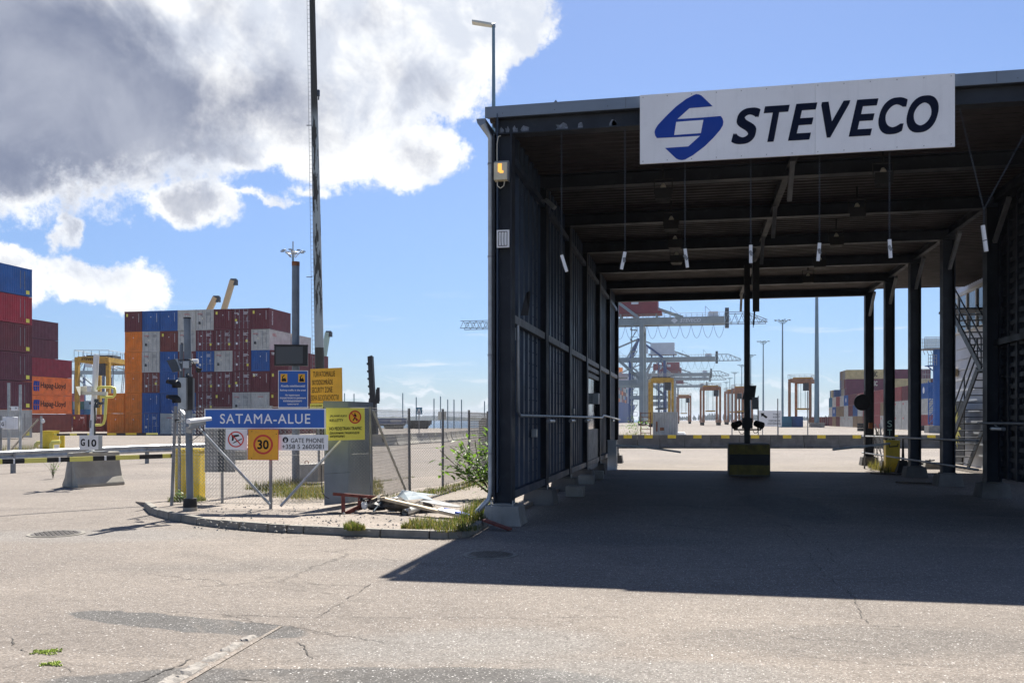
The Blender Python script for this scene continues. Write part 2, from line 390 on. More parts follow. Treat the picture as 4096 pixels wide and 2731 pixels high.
# mast paint: pale with dark worn patches
def mast_mat():
    m = mat('mast_worn', (0.30,0.33,0.33), 0.6, 0.1, 0.1, 1); t = NT(m.node_tree); b = t.n['Principled BSDF']
    co = t.new('ShaderNodeTexCoord').outputs['Object']; sp = t.new('ShaderNodeSeparateXYZ'); t.link(co, sp.inputs[0])
    n = t.noise(t.vmath('MULTIPLY', co, (3, 3, 0.45)), 1.0, 6, 0.6)
    z = sp.outputs[2]
    top = t.step(z, 26.5, 28.5); bot = t.math('MULTIPLY', t.step(z, 7.9, 7.85), 1.0)
    mid = t.math('MULTIPLY', t.step(n, 0.49, 0.53), t.step(z, 10.0, 11.5))
    dk = t.math('MAXIMUM', t.math('MAXIMUM', top, bot), mid)
    t.link(t.mix(dk, (0.33,0.37,0.37), (0.035,0.032,0.024)), b.inputs['Base Color'])
    return m
M['mast_worn'] = mast_mat()
M['mast_worn'].name = 'mast_worn'
# ------------------------------------------------------------------ ground
PATCH = []   # (px, py, half length, half width, angle, darkening) of worn or repaired areas
def asphalt(name, base, warm, light=1.0, cracks=True, stones=1.0, lines=False):
    m = bpy.data.materials.new(name); m.use_nodes = True; t = NT(m.node_tree); b = t.n['Principled BSDF']
    co = t.new('ShaderNodeTexCoord').outputs['Object']
    big = t.noise(co, 0.22, 6, 0.6); mid = t.noise(co, 1.6, 6, 0.65); fine = t.noise(co, 42, 4, 0.75)
    c = t.mix(t.step(big, 0.32, 0.68), base, warm)
    c = t.mix(t.math('MULTIPLY', t.step(mid, 0.45, 0.75), 0.4), c, tuple(x*0.72 for x in base))
    # long drag and tyre marks
    sv = t.vmath('MULTIPLY', co, (0.35, 2.2, 1)); st = t.noise(sv, 1.0, 7, 0.7, 0.8)
    c = t.mix(t.math('MULTIPLY', t.step(st, 0.55, 0.75), 0.30), c, tuple(x*0.62 for x in base))
    sv2 = t.vmath('MULTIPLY', co, (0.12, 1.6, 1)); st2 = t.noise(sv2, 0.7, 6, 0.6)
    c = t.mix(t.math('MULTIPLY', t.step(st2, 0.56, 0.7), 0.35), c, tuple(min(1, x*1.3) for x in warm))
    if lines:
        wq = t.vmath('ADD', co, t.vmath('MULTIPLY', t.vmath('SUBTRACT', t.noise(co, 1.3, 7, 0.7, color=True), (0.5,)*3), (0.45, 0.45, 0)))
        for (px, py, ra, rb, ang, k, tone, soft) in PATCH:
            c0 = gnd(px, py); mp = t.new('ShaderNodeMapping', vector_type='TEXTURE'); mp.inputs['Location'].default_value = (c0.x, c0.y, 0); mp.inputs['Rotation'].default_value = (0, 0, ang); mp.inputs['Scale'].default_value = (ra, rb, 1)
            t.link(wq, mp.inputs['Vector']); rr_ = t.vmath('LENGTH', mp.outputs[0])
            c = t.mix(t.math('MULTIPLY', t.step(rr_, 1.0+soft, 1.0-soft), k), c, t.mix(t.step(mid, 0.3, 0.7), tuple(x*0.88 for x in tone), tuple(x*1.12 for x in tone)))
        # turning tyre tracks: arcs round two centres
        for (cx, cy, sc_) in ((-14, -2, 1.6), (9, -6, 1.3)):
            rv = t.vmath('DISTANCE', co, (cx, cy, 0)); cb2 = t.new('ShaderNodeCombineXYZ'); t.link(t.math('MULTIPLY', rv, sc_), cb2.inputs[0]); t.link(t.math('MULTIPLY', big, 3.0), cb2.inputs[1])
            tn = t.noise(cb2.outputs[0], 1.0, 5, 0.72); c = t.mix(t.math('MULTIPLY', t.math('MULTIPLY', t.step(tn, 0.54, 0.68), t.step(t.noise(co, 0.5, 4), 0.42, 0.6)), 0.5), c, tuple(x*0.66 for x in base))
            c = t.mix(t.math('MULTIPLY', t.math('MULTIPLY', t.step(tn, 0.44, 0.30), t.step(t.noise(co, 0.37, 4), 0.42, 0.6)), 0.30), c, tuple(min(1, x*1.28) for x in warm))
        ol = t.noise(co, 0.9, 3, 0.5); c = t.mix(t.math('MULTIPLY', t.step(ol, 0.70, 0.76), 0.5), c, tuple(x*0.5 for x in base))
    # aggregate
    g2 = t.noise(co, 11, 5, 0.75); c = t.mix(t.step(g2, 0.30, 0.70), t.mix(1.0, c, (0.80,0.79,0.78), 'MULTIPLY'), t.mix(1.0, c, (1.18,1.18,1.18), 'MULTIPLY'))
    blot = t.noise(co, 4.2, 6, 0.7); c = t.mix(t.math('MULTIPLY', t.step(blot, 0.56, 0.70), 0.35), c, tuple(x*0.6 for x in base))
    c = t.mix(t.step(fine, 0.34, 0.66), t.mix(1.0, c, (0.60,0.60,0.60), 'MULTIPLY'), t.mix(1.0, c, (1.32,1.30,1.28), 'MULTIPLY'))
    vo = t.new('ShaderNodeTexVoronoi'); vo.inputs['Scale'].default_value = 75; t.link(co, vo.inputs['Vector'])
    sc = t.new('ShaderNodeSeparateColor'); t.link(vo.outputs['Color'], sc.inputs[0])
    stone = t.math('MULTIPLY', t.math('GREATER_THAN', sc.outputs[0], 0.86), t.math('LESS_THAN', vo.outputs['Distance'], 0.42))
    c = t.mix(t.math('MULTIPLY', stone, 0.55*stones), c, t.mix(sc.outputs[1], (0.26,0.235,0.21), (0.50,0.47,0.44)))
    vo3 = t.new('ShaderNodeTexVoronoi'); vo3.inputs['Scale'].default_value = 20; t.link(co, vo3.inputs['Vector'])
    sc3 = t.new('ShaderNodeSeparateColor'); t.link(vo3.outputs['Color'], sc3.inputs[0])
    peb = t.math('MULTIPLY', t.math('GREATER_THAN', sc3.outputs[0], 0.78), t.math('LESS_THAN', vo3.outputs['Distance'], 0.16))
    c = t.mix(t.math('MULTIPLY', peb, 0.9*stones), c, (0.55,0.53,0.50))
    pit = t.math('MULTIPLY', t.math('LESS_THAN', sc3.outputs[0], 0.05), t.math('LESS_THAN', vo3.outputs['Distance'], 0.12))
    c = t.mix(t.math('MULTIPLY', pit, 0.8), c, (0.03,0.028,0.025))
    hgt = fine
    if cracks:
        wv = t.vmath('ADD', co, t.vmath('MULTIPLY', t.vmath('SUBTRACT', t.noise(co, 2.2, 6, 0.65, color=True), (0.5,)*3), (0.55, 0.55, 0)))
        v2 = t.new('ShaderNodeTexVoronoi', feature='DISTANCE_TO_EDGE'); v2.inputs['Scale'].default_value = 0.33; t.link(t.vmath('MULTIPLY', wv, (0.7, 1.5, 0)), v2.inputs['Vector'])
        ck = t.math('MULTIPLY', t.step(v2.outputs[0], 0.006, 0.001), t.step(t.noise(co, 0.35, 3), 0.48, 0.60))
        c = t.mix(t.math('MULTIPLY', ck, 0.45), c, (0.035,0.03,0.027))
        hgt = t.math('SUBTRACT', fine, t.math('MULTIPLY', ck, 1.5))
    t.link(t.mix(1.0, c, (light,)*3, 'MULTIPLY'), b.inputs['Base Color'])
    t.link(t.math('SUBTRACT', 0.93, t.math('MULTIPLY', stone, 0.58)), b.inputs['Roughness'])
    b.inputs['Specular IOR Level'].default_value = 0.35
    bn = t.new('ShaderNodeBump'); bn.inputs['Strength'].default_value = 0.55; bn.inputs['Distance'].default_value = 0.012
    t.link(hgt, bn.inputs['Height']); t.link(bn.outputs[0], b.inputs['Normal'])
    M[name] = m; return m
DK, PL = (0.074,0.073,0.071), (0.178,0.173,0.163)
PATCH += [(730, 2492, 1.28, .27, -.13, .9, DK, .05), (1330, 2722, 2.0, .36, .2, .85, DK, .06), (1850, 2580, 1.2, .55, .3, .55, PL, .35), (2650, 2690, 1.0, .35, .1, .5, PL, .4), (350, 2140, 2.2, .8, .2, .45, PL, .35),
          (3150, 2020, .8, 3.2, .1, .5, DK, .2), (2300, 2150, 2.0, .7, .0, .35, DK, .4), (3500, 2560, 1.6, .5, .2, .35, DK, .4), (1200, 2260, 2.0, .5, .3, .3, DK, .5)]
asphalt('asphalt', (0.154,0.135,0.118), (0.198,0.173,0.148), lines=True)
asphalt('asphalt_patch', (0.118,0.112,0.106), (0.158,0.150,0.141), cracks=False, stones=0.5)
asphalt('asphalt_pale', (0.136,0.133,0.128), (0.158,0.152,0.143), cracks=False, stones=0.7)
asphalt('gravel', (0.185,0.160,0.136), (0.26,0.225,0.193), cracks=False, stones=1.4)
QX, QY = -37.0, 185.0
def grid_sheet(x0, x1, y0, y1, nx, ny, z):
    m = MB(); xs = [x0+(x1-x0)*i/nx for i in range(nx+1)]; ys = [y0+(y1-y0)*j/ny for j in range(ny+1)]
    m.add([(x, y, z) for y in ys for x in xs], [(j*(nx+1)+i, j*(nx+1)+i+1, (j+1)*(nx+1)+i+1, (j+1)*(nx+1)+i) for j in range(ny) for i in range(nx)])
    return m
g = grid_sheet(-620, QX, -60, QY, 8, 4, 0).join(grid_sheet(QX, 900, -60, QY, 12, 4, 0)).join(grid_sheet(QX, 900, QY, 2300, 12, 20, 0))
g.quad((-620, QY, 0), (QX, QY, 0), (QX, QY, -4), (-620, QY, -4)); g.quad((QX, QY, 0), (QX, 2300, 0), (QX, 2300, -4), (QX, QY, -4))
struct('ground', g, M['asphalt'])
# sea
wm = bpy.data.materials.new('sea_water'); wm.use_nodes = True; t = NT(wm.node_tree); b = t.n['Principled BSDF']
b.inputs['Base Color'].default_value = (0.02,0.06,0.11,1); b.inputs['Roughness'].default_value = 0.22; b.inputs['IOR'].default_value = 1.33
co = t.new('ShaderNodeTexCoord').outputs['Object']; bn = t.new('ShaderNodeBump'); bn.inputs['Strength'].default_value = 1.0; bn.inputs['Distance'].default_value = 0.9
t.link(t.noise(t.vmath('MULTIPLY', co, (0.25, 0.12, 1)), 1.0, 6, 0.65), bn.inputs['Height']); t.link(bn.outputs[0], b.inputs['Normal'])
M['water'] = wm
struct('sea', MB().quad((-9000, QY-4, -2.4), (9000, QY-4, -2.4), (9000, 14000, -2.4), (-9000, 14000, -2.4)), wm)
# far shores
mk('far_wood', (0.045,0.075,0.05), 0.9, 0, 0.3, 0.02)
def ridge(x0, x1, y, z0, hfun, depth=60, n=90):
    m = MB(); vs = []
    for i in range(n+1):
        x = x0+(x1-x0)*i/n; h = max(0.3, hfun(i/n))
        vs += [(x, y, z0), (x, y+depth*0.3, z0+h), (x, y+depth, z0+h*0.9), (x, y+depth*1.3, z0)]
    fs = []
    for i in range(n):
        for k in range(3): fs.append((i*4+k, i*4+4+k, i*4+5+k, i*4+1+k))
    m.add(vs, fs, smooth=False); return m
def hnoise(seed, lo, hi, f=7):
    r = random.Random(seed); ph = [(r.uniform(0.6, 1.4)*f*k, r.uniform(0, 6.3), 1/k**0.8) for k in (1, 2, 4, 9, 17)]
    def fn(u):
        s = sum(a*math.sin(w*u*2+p) for w, p, a in ph)/2.2
        e = min(1, u*9, (1-u)*9)
        return (lo+(hi-lo)*(0.5+0.5*s)+r.uniform(-0.08, 0.08)*hi)*max(0, e)**0.6
    return fn
p0, p1 = at(1380, HY, 3400), at(1960, HY, 3400)
m = ridge(p0.x, p1.x, 3300, -2.4, hnoise(3, 11, 20, 5))
struct('far_shore', m, M['far_wood'])
m = ridge(-2600, -1250, 4300, -2.4, hnoise(5, 9, 17, 8)); struct('far_island', m, M['far_wood'])
# wooded land behind the end of the yard: many crowns that read as one mass
r = random.Random(11); m = MB()
for i in range(520):
    x = r.uniform(-30, 900); y = r.uniform(2120, 2240); h = r.uniform(7, 15)+5*math.sin(x*0.02); w = r.uniform(6, 11)
    q = [(x+w*0.5*math.cos(a)*r.uniform(.7, 1.1), y+w*0.5*math.sin(a), h*0.35) for a in (0, 1.25, 2.5, 3.8, 5)]
    m.add([(x, y, 0)]+q+[(x+r.uniform(-1, 1), y, h)], [(0, 1+(k+1) % 5, 1+k) for k in range(5)]+[(6, 1+k, 1+(k+1) % 5) for k in range(5)])
o = struct('far_woodland', m, M['far_wood'], 'stuff')
# patches and cracks in the foreground asphalt
def gpoly(px, z=0.004, jit=0.0, seed=1, sub=6):
    rr = random.Random(seed); P = [gnd(a, b) for a, b in px]; out = []
    for i in range(len(P)):
        a, b2 = P[i], P[(i+1) % len(P)]
        for k in range(sub):
            q = a.lerp(b2, k/sub); out.append((q.x+rr.uniform(-jit, jit), q.y+rr.uniform(-jit, jit), z))
    return out
def flat_poly(pts): m = MB(); m.add(pts, [tuple(range(len(pts)))]); return m
def patch(pxs, mt, z, jit, seed): struct('asphalt_patch', flat_poly(gpoly(pxs, z, jit, seed)), M[mt])
mk('crack', (0.042,0.037,0.032), 0.95, 0, 0.2, 5)
def crack(pxs, w, seed, amp=0.03):
    rr = random.Random(seed); pts = []; wx = wy = 0.0
    for (a, b2) in zip(pxs[:-1], pxs[1:]):
        A, B = gnd(*a), gnd(*b2); n = max(5, int((B-A).length/0.045))
        for k in range(n):
            wx = wx*0.93+rr.gauss(0, amp*0.42); wy = wy*0.93+rr.gauss(0, amp*0.42)
            q = A.lerp(B, k/n); pts.append(Vector((q.x+wx, q.y+wy, 0.005)))
    m = MB(); vs = []
    for i, p in enumerate(pts):
        a = (pts[min(i+1, len(pts)-1)]-pts[max(0, i-1)]).normalized(); nrm = Vector((-a.y, a.x, 0)); ww = 0.5*w*rr.uniform(0.15, 1.3)*(1 if math.sin(i*0.31+seed) > -0.75 else 0.15)*min(1, 0.25+i*0.15, 0.25+(len(pts)-1-i)*0.15)
        vs += [p-nrm*ww/2, p+nrm*ww/2]
    m.add(vs, [(2*i, 2*i+2, 2*i+3, 2*i+1) for i in range(len(pts)-1)])
    struct('asphalt_crack', m, M['crack'])
crack([(760,2340),(1100,2350),(1380,2378)], 0.012, 1)
crack([(30,2545),(110,2595),(150,2610)], 0.03, 2); crack([(0,2675),(110,2655),(260,2660),(340,2680)], 0.022, 3)
crack([(0,2530),(60,2540),(200,2535),(460,2520)], 0.012, 4)
crack([(540,2731),(600,2705),(640,2690),(760,2630),(830,2610)], 0.035, 5)
crack([(1180,2560),(1230,2590),(1250,2640)], 0.03, 6)
crack([(1040,2530),(1200,2510),(1330,2440),(1480,2340),(1560,2310)], 0.018, 7)
crack([(2150,2470),(2400,2475),(2620,2472)], 0.018, 8); crack([(2850,2522),(3020,2526)], 0.03, 9); crack([(3230,2495),(3400,2498),(3700,2508)], 0.02, 10)
crack([(1290,2470),(1500,2470),(1720,2472),(1950,2480)], 0.014, 11)
crack([(3270,2160),(3330,2230),(3360,2290)], 0.02, 12); crack([(3010,2030),(3130,2110),(3290,2290),(3440,2400),(3480,2500)], 0.022, 13)
crack([(820,2731),(960,2718),(1120,2731)], 0.03, 14); crack([(0,2390),(300,2398),(700,2392)], 0.010, 15)
crack([(2330,2630),(2500,2632),(2700,2640)], 0.014, 16); crack([(3000,2600),(3400,2640),(3900,2680)], 0.012, 17)
crack([(0,2110),(580,2040)], 0.02, 18, 0.01); crack([(0,2100),(300,2104),(575,2052)], 0.012, 19, 0.01)
# broken stone edging let into the asphalt at the lower left
mk('edging', (0.235,0.215,0.19), 0.9, 0, 0.25, 12, 0.6, 50, dirt=0.4, dirtcol=(0.13,0.115,0.1))
t0 = Thing('stone_edging', 'broken pale stone edging strip showing through the asphalt at the lower left', 'kerb')
A, B = gnd(640, 2745), gnd(1015, 2540)
r = random.Random(5); d = (B-A).normalized(); nn = Vector((-d.y, d.x, 0)); L = (B-A).length; cuts = [0, .20, .42, .63, .85, 1.0]
for i in range(5):
    a0, a1 = cuts[i]*L+0.012, cuts[i+1]*L-0.012; w = 0.155-0.012*i; m = MB(); N = 9; rows = 5; vs = []
    for k in range(N+1):
        s_ = a0+(a1-a0)*k/N
        for j in range(rows+1):
            e = (j in (0, rows)) or (k in (0, N)); f = j/rows-0.5
            q = A+d*(s_+(r.uniform(-.012, .012)))+nn*(f*w*(1+r.uniform(-.10, .10)))
            vs.append((q.x, q.y, -0.006 if e else 0.012+r.uniform(-0.006, 0.006)))
    m.add(vs, [(k*(rows+1)+j, (k+1)*(rows+1)+j, (k+1)*(rows+1)+j+1, k*(rows+1)+j+1) for k in range(N) for j in range(rows)])
    t0.part('stone', m, M['edging'])
struct('sand_line', flat_poly([tuple(A+nn*-0.09+d*0.0+ZA*0.006), tuple(A+nn*-0.14+ZA*0.006), tuple(B+nn*-0.11+d*0.35+ZA*0.006), tuple(B+nn*-0.08+d*0.35+ZA*0.006)]), M['gravel'])
# manhole covers
mk('iron', (0.085,0.075,0.066), .6, .2, .2, 6)
def manhole(px, py, R, label):
    c = gnd(px, py); T_ = Thing('manhole_cover', label, 'manhole cover', (c.x, c.y, 0), group='manhole covers in the asphalt', local=True)
    m = MB(); m.cyl((0,0,0.001), (0,0,0.010), R, n=40); T_.part('frame_ring', m, M['kerb'])
    m = MB(); m.cyl((0,0,0.010), (0,0,0.016), R*0.86, n=40); T_.part('lid', m, M['iron'])
    m = MB()
    for i in range(-7, 8):
        for j in range(-7, 8):
            x, y = i*R*0.115, j*R*0.115
            if math.hypot(x, y) < R*0.78 and (i+j) % 2 == 0: m.box(x-R*.045, x+R*.045, y-R*.045, y+R*.045, 0.016, 0.023)
    T_.part('raised_studs', m, M['iron'], kind='stuff')
manhole(1960, 2219, 0.36, 'round iron manhole cover lying in the canopy shadow near the column foot')
manhole(225, 2135, 0.42, 'round iron manhole cover in sunlit asphalt at the far left of the road')
# ------------------------------------------------------------------ traffic island with kerb
IZ = 0.11
kerb_px = [(575,2031),(588,2046),(601,2057),(645,2072),(697,2083),(760,2095),(823,2105),(950,2118),(1080,2128),(1190,2133),(1298,2137),(1420,2144),(1533,2149),(1660,2154),(1777,2156),(1855,2153),(1893,2142),(1925,2122),(1960,2098)]
K = [gnd(a, b) for a, b in kerb_px]
back = [(-3.3,14.9),(-3.3,37.5),(-5.6,37.5),(-8.2,25.5),(-9.6,19.4),(-11.2,18.5),(-11.9,17.6)]
# resample the kerb line at stone joints
def resample(P, step):
    out = [P[0]]; acc = 0; i = 0; cur = P[0]
    while i < len(P)-1:
        seg = P[i+1]-cur
        if acc+seg.length >= step[len(out)-1 if len(out)-1 < len(step) else -1]:
            need = (step[len(out)-1 if len(out)-1 < len(step) else -1]-acc); cur = cur+seg.normalized()*need; out.append(cur.copy()); acc = 0
        else: acc += seg.length; cur = P[i+1]; i += 1
    out.append(P[-1]); return out
KS = resample(K, [0.35, 0.3, 0.35, 0.4, 0.5, 0.62, 0.55, 0.6, 0.65, 0.5, 0.62, 0.36, 0.3, 1.35, 0.8, 0.3, 0.4])
t0 = Thing('kerb', 'curved weathered concrete kerb around the gravel island in front of the sign fence', 'kerb', (K[0].x, K[0].y, 0))
for i in range(len(KS)-1):
    a, b2 = KS[i], KS[i+1]
    if (b2-a).length < 0.08: continue
    d = (b2-a).normalized(); n_ = Vector((-d.y, d.x, 0)); a = a+d*0.012; b2 = b2-d*0.012; j = r.uniform(-0.008, 0.008)
    m = MB(); m.hexa([(a+n_*0.0), (b2), (b2+n_*0.13), (a+n_*0.13)], [a+n_*0.018+ZA*(IZ+0.02+j), b2+n_*0.018+ZA*(IZ+0.02+j), b2+n_*0.13+ZA*(IZ+0.02+j), a+n_*0.13+ZA*(IZ+0.02+j)])
    t0.part('kerb_stone', m, M['kerb'], bevel=0.012)
KI = []
for i, p in enumerate(K):
    d = (K[min(i+1, len(K)-1)]-K[max(0, i-1)]).normalized(); KI.append(p+Vector((-d.y, d.x, 0))*0.07)
isl = MB(); ring = [(p.x, p.y, IZ) for p in KI]+[(x, y, 0.02 if i in (4,5,6) else IZ*0.7) for i, (x, y) in enumerate(back)]
isl.add(ring, [tuple(range(len(ring)))])
nr = len(ring); isl.add(ring+[(x, y, -.03) for x, y, z in ring], [(i, i+nr, (i+1) % nr+nr, (i+1) % nr) for i in range(nr)])
struct('traffic_island', isl, M['gravel'])
def gi(px, py): return gnd(px, py, IZ)
# ------------------------------------------------------------------ grass and weeds
mk('grass', (0.058,0.078,0.016), 0.7, 0, 0.35, 9); mk('grass_dry', (0.17,0.14,0.062), 0.8, 0, 0.3, 9); mk('moss', (0.26,0.33,0.05), 0.9, 0, 0.3, 12, 0.5)
mk('leaf', (0.095,0.165,0.03), 0.5, 0, 0.3, 9); mk('stem', (0.10,0.09,0.05), 0.8, 0, 0.2, 9)
for k in ('grass', 'leaf', 'grass_dry'):
    t = NT(M[k].node_tree); b = t.n['Principled BSDF']; out = t.n['Material Output']
    tr = t.new('ShaderNodeBsdfTranslucent'); mx = t.new('ShaderNodeMixShader'); mx.inputs[0].default_value = 0.4
    src = b.inputs['Base Color'].links[0].from_socket
    t.link(t.mix(1.0, src, (1.6,1.7,0.9), 'MULTIPLY'), tr.inputs['Color']); t.link(b.outputs[0], mx.inputs[1]); t.link(tr.outputs[0], mx.inputs[2]); t.link(mx.outputs[0], out.inputs['Surface'])
def blades(centers, n, h, spread, seed, dry=0.35, z=IZ):
    rr = random.Random(seed); m = MB()
    for (cx, cy, rad) in centers:
        for _ in range(int(n*max(0.1, rad*rad))):
            a = rr.uniform(0, 2*PI); q = rad*math.sqrt(rr.random()); x = cx+q*math.cos(a); y = cy+q*math.sin(a)
            hh = h*rr.uniform(0.35, 1.1)*(1-0.4*q/rad); w = rr.uniform(0.003, 0.007); b_ = rr.uniform(0, 2*PI); le = rr.uniform(0.1, 0.7)*hh*spread
            dx, dy = math.cos(b_), math.sin(b_); px_, py_ = -dy*w, dx*w
            p1 = (x+dx*le*.3, y+dy*le*.3, z+hh*.6); p2 = (x+dx*le, y+dy*le, z+hh)
            m.add([(x-px_, y-py_, z), (x+px_, y+py_, z), (p1[0]+px_*.7, p1[1]+py_*.7, p1[2]), (p1[0]-px_*.7, p1[1]-py_*.7, p1[2]), p2], [(0,1,2,3),(3,2,4)], mi=1 if rr.random() < dry else 0)
    return m
def grass(pxs, n, h, spread, seed, dry, label, z=IZ):
    C_ = [(gnd(a, b, z).x, gnd(a, b, z).y, rad) for a, b, rad in pxs]
    m = blades(C_, n, h, spread, seed, dry, z); o = struct('grass', m, [M['grass'], M['grass_dry']], 'stuff'); o['label'] = label
grass([(1690,2092,.22),(1760,2103,.26),(1830,2095,.3),(1880,2078,.3),(1700,2112,.2),(1790,2122,.22),(1860,2118,.24),(1640,2112,.14)], 2600, 0.17, 1.1, 1, 0.45, 'uneven low grass along the kerb in front of the debris')
grass([(1900,2062,.26),(1925,2050,.22),(1885,2085,.2)], 2400, 0.38, .7, 61, 0.4, 'taller grass tufts beside the canopy column foot')
grass([(1420,2118,.16),(1404,2112,.12)], 4500, 0.16, 0.9, 2, 0.35, 'small grass tuft growing behind the kerb in front of the debris')
grass([(1250,1990,.55),(1190,1985,.6),(1120,1965,.6),(1260,1965,.5),(1060,1955,.5),(1150,1940,.5)], 1500, 0.30, 0.7, 3, 0.55, 'tall thin grass growing behind the sign fence')
grass([(1395,1995,.4),(1440,1990,.4),(1480,1975,.35),(1400,1960,.4),(1470,1950,.4)], 1500, 0.42, 0.6, 4, 0.65, 'dry tall grass around the foot of the grey cabinet')
grass([(1620,1985,.5),(1700,1975,.55),(1790,1958,.55),(1860,1945,.6),(1930,1930,.6),(1760,1966,.4),(1900,1935,.5)], 1200, 0.12, 0.9, 5, 0.35, 'low mossy grass strip along the foot of the side fence')
grass([(1590,1925,.35),(1530,1928,.4),(1500,1935,.3),(1650,1915,.3)], 1100, 0.12, 0.9, 6, 0.5, 'thin grass strip in the yard behind the side fence', 0)
grass([(700,2003,.14),(790,2003,.18)], 3000, 0.16, 0.9, 7, 0.3, 'weeds round the foot of the signal pole')
def mound(pxs, rad, label, z=0.0, h=0.02, seed=1):
    rr = random.Random(seed); m = MB()
    for (a, b, rd) in pxs:
        c = gnd(a, b, z)
        for _ in range(int(900*rd)):
            an = rr.uniform(0, 2*PI); q = rd*math.sqrt(rr.random()); q *= 0.75+0.5*math.sin(an*3+rd*40); x = c.x+q*1.25*math.cos(an); y = c.y+q*0.8*math.sin(an); s_ = rr.uniform(.006, .014)
            m.add([(x-s_, y, z+.004), (x+s_, y-s_*.5, z+.004), (x, y+s_, z+.004), (x+rr.uniform(-.01, .01), y, z+.007+rr.random()*h*.6)], [(0,1,3),(1,2,3),(2,0,3)])
    o = struct('moss', m, M['moss'], 'stuff'); o['label'] = label
mound([(190,2606,.10),(170,2612,.07),(215,2603,.05)], 1, 'upper of two green weed cushions in the foreground cracks', seed=2)
mound([(205,2655,.08),(190,2658,.05)], 1, 'lower of two green weed cushions in the foreground cracks', seed=3)
def weed(px, py, n, h, label, z=IZ, leafy=0.05, seed=1):
    rr = random.Random(seed); c = gnd(px, py, z); T_ = Thing('weed_plant', label, 'plant', tuple(c))
    st, lf = MB(), MB()
    for i in range(n):
        a = rr.uniform(0, 2*PI); le = rr.uniform(.2, .55)*h; hh = h*rr.uniform(.55, 1)
        pts = [c+Vector((math.cos(a)*le*u*u, math.sin(a)*le*u*u, hh*u)) for u in (0, .35, .7, 1)]
        st.tube(pts, 0.004, 3)
        for k in range(9):
            u = .25+.75*k/8; p = c+Vector((math.cos(a)*le*u*u, math.sin(a)*le*u*u, hh*u)); b_ = rr.uniform(0, 2*PI); s_ = leafy*rr.uniform(.6, 1.2)
            dv = Vector((math.cos(b_), math.sin(b_), rr.uniform(0, .6))).normalized()*s_; wv = dv.cross(ZA).normalized()*s_*.28
            lf.add([p, p+dv*.5+wv, p+dv, p+dv*.5-wv], [(0,1,2,3)])
    T_.part('stem', st, M['stem'], kind='stuff'); T_.part('foliage', lf, M['leaf'], kind='stuff')
weed(722, 2012, 12, .26, 'leafy yellow-green weed at the foot of the sign fence end post', leafy=.08, seed=3)
weed(212, 1915, 14, .62, 'thin upright weeds growing at the left end of the concrete barrier', 0, .07, 4)
weed(402, 1937, 10, .34, 'small weed in front of the concrete barrier foot', 0, .05, 5)
def bush(px, py, d, label):
    rr = random.Random(9); T_ = Thing('bush', label, 'bush', (at(px, py, d).x, at(px, py, d).y, IZ)); base = Vector((at(px, py, d).x, at(px, py, d).y, IZ))
    br = MB(); tips = []
    targets = [(1800,1785),(1760,1800),(1850,1770),(1900,1760),(1960,1730),(1930,1800),(1800,1860),(1880,1840),(1955,1850),(1830,1835),(1960,1790),(1780,1885),(1930,1900),(1960,1920),(1865,1905),(1975,1760),(1990,1830),(1900,1880),(1840,1800),(1950,1880)]
    for (a, b) in targets:
        e = at(a, b, d+rr.uniform(-.5, .5)); mid = base.lerp(e, .5)+Vector((rr.uniform(-.2, .2), rr.uniform(-.1, .1), rr.uniform(.05, .35)))
        pts = [base*(1-u)**2+mid*2*u*(1-u)+e*u*u for u in [k/7 for k in range(8)]]; br.tube(pts, 0.008, 4)
        for _ in range(23):
            u = rr.uniform(.45, 1.03); q = base*(1-u)**2+mid*2*u*(1-u)+e*u*u; tips.append(q+Vector((rr.gauss(0, .09), rr.gauss(0, .09), rr.gauss(0, .08))))
    T_.part('branch', br, M['stem'], kind='stuff')
    rest = MB(); protos = []
    for k in range(4):
        s_ = .062+.015*k; m = MB(); m.add([(0,0,0),(s_*.9,s_*.42,s_*.10),(s_*2.1,0,-s_*.1),(s_*.9,-s_*.42,s_*.10),(s_*.9,0,-.004)], [(0,4,1),(1,4,2),(2,4,3),(3,4,0)]); protos.append((m, mesh('leaf', m, M['leaf'])))
    for i, p in enumerate(tips):
        mm, me = protos[rr.randrange(4)]; R_ = Matrix.Translation(p) @ Matrix.Rotation(rr.uniform(0, 2*PI), 4, 'Z') @ Matrix.Rotation(rr.uniform(-.9, .7), 4, 'Y') @ Matrix.Rotation(rr.uniform(-.7, .7), 4, 'X')
        if i % 2 == 0 and i//2 < 290:
            o = bpy.data.objects.new('leaf', me); COL.objects.link(o); o.parent = T_.e; o.matrix_basis = Matrix.Translation(-Vector(T_.o)) @ R_
        else: rest.join(MB().join(mm).xf(R_))
    T_.part('foliage', rest, M['leaf'], kind='stuff')
bush(1975, 1950, 19.5, 'leafy green willow bush pushing out beside the left canopy column')
# ------------------------------------------------------------------ gate canopy
def hcol(m, x, y, z0, z1, w=0.32, t=0.022, axis='x'):
    # flanges parallel to YZ (axis x) joined by a web, or the other way round
    if axis == 'x':
        m.box(x-w/2, x-w/2+t, y-w/2, y+w/2, z0, z1); m.box(x+w/2-t, x+w/2, y-w/2, y+w/2, z0, z1); m.box(x-w/2+t, x+w/2-t, y-.008, y+.008, z0, z1)
    else:
        m.box(x-w/2, x+w/2, y-w/2, y-w/2+t, z0, z1); m.box(x-w/2, x+w/2, y+w/2-t, y+w/2, z0, z1); m.box(x-.008, x+.008, y-w/2+t, y+w/2-t, z0, z1)
    return m
def ibeamX(m, x0, x1, y, z0, z1, w=0.24, t=0.02):
    m.box(x0, x1, y-w/2, y+w/2, z0, z0+t); m.box(x0, x1, y-w/2, y+w/2, z1-t, z1); m.box(x0, x1, y-.007, y+.007, z0+t, z1-t); return m
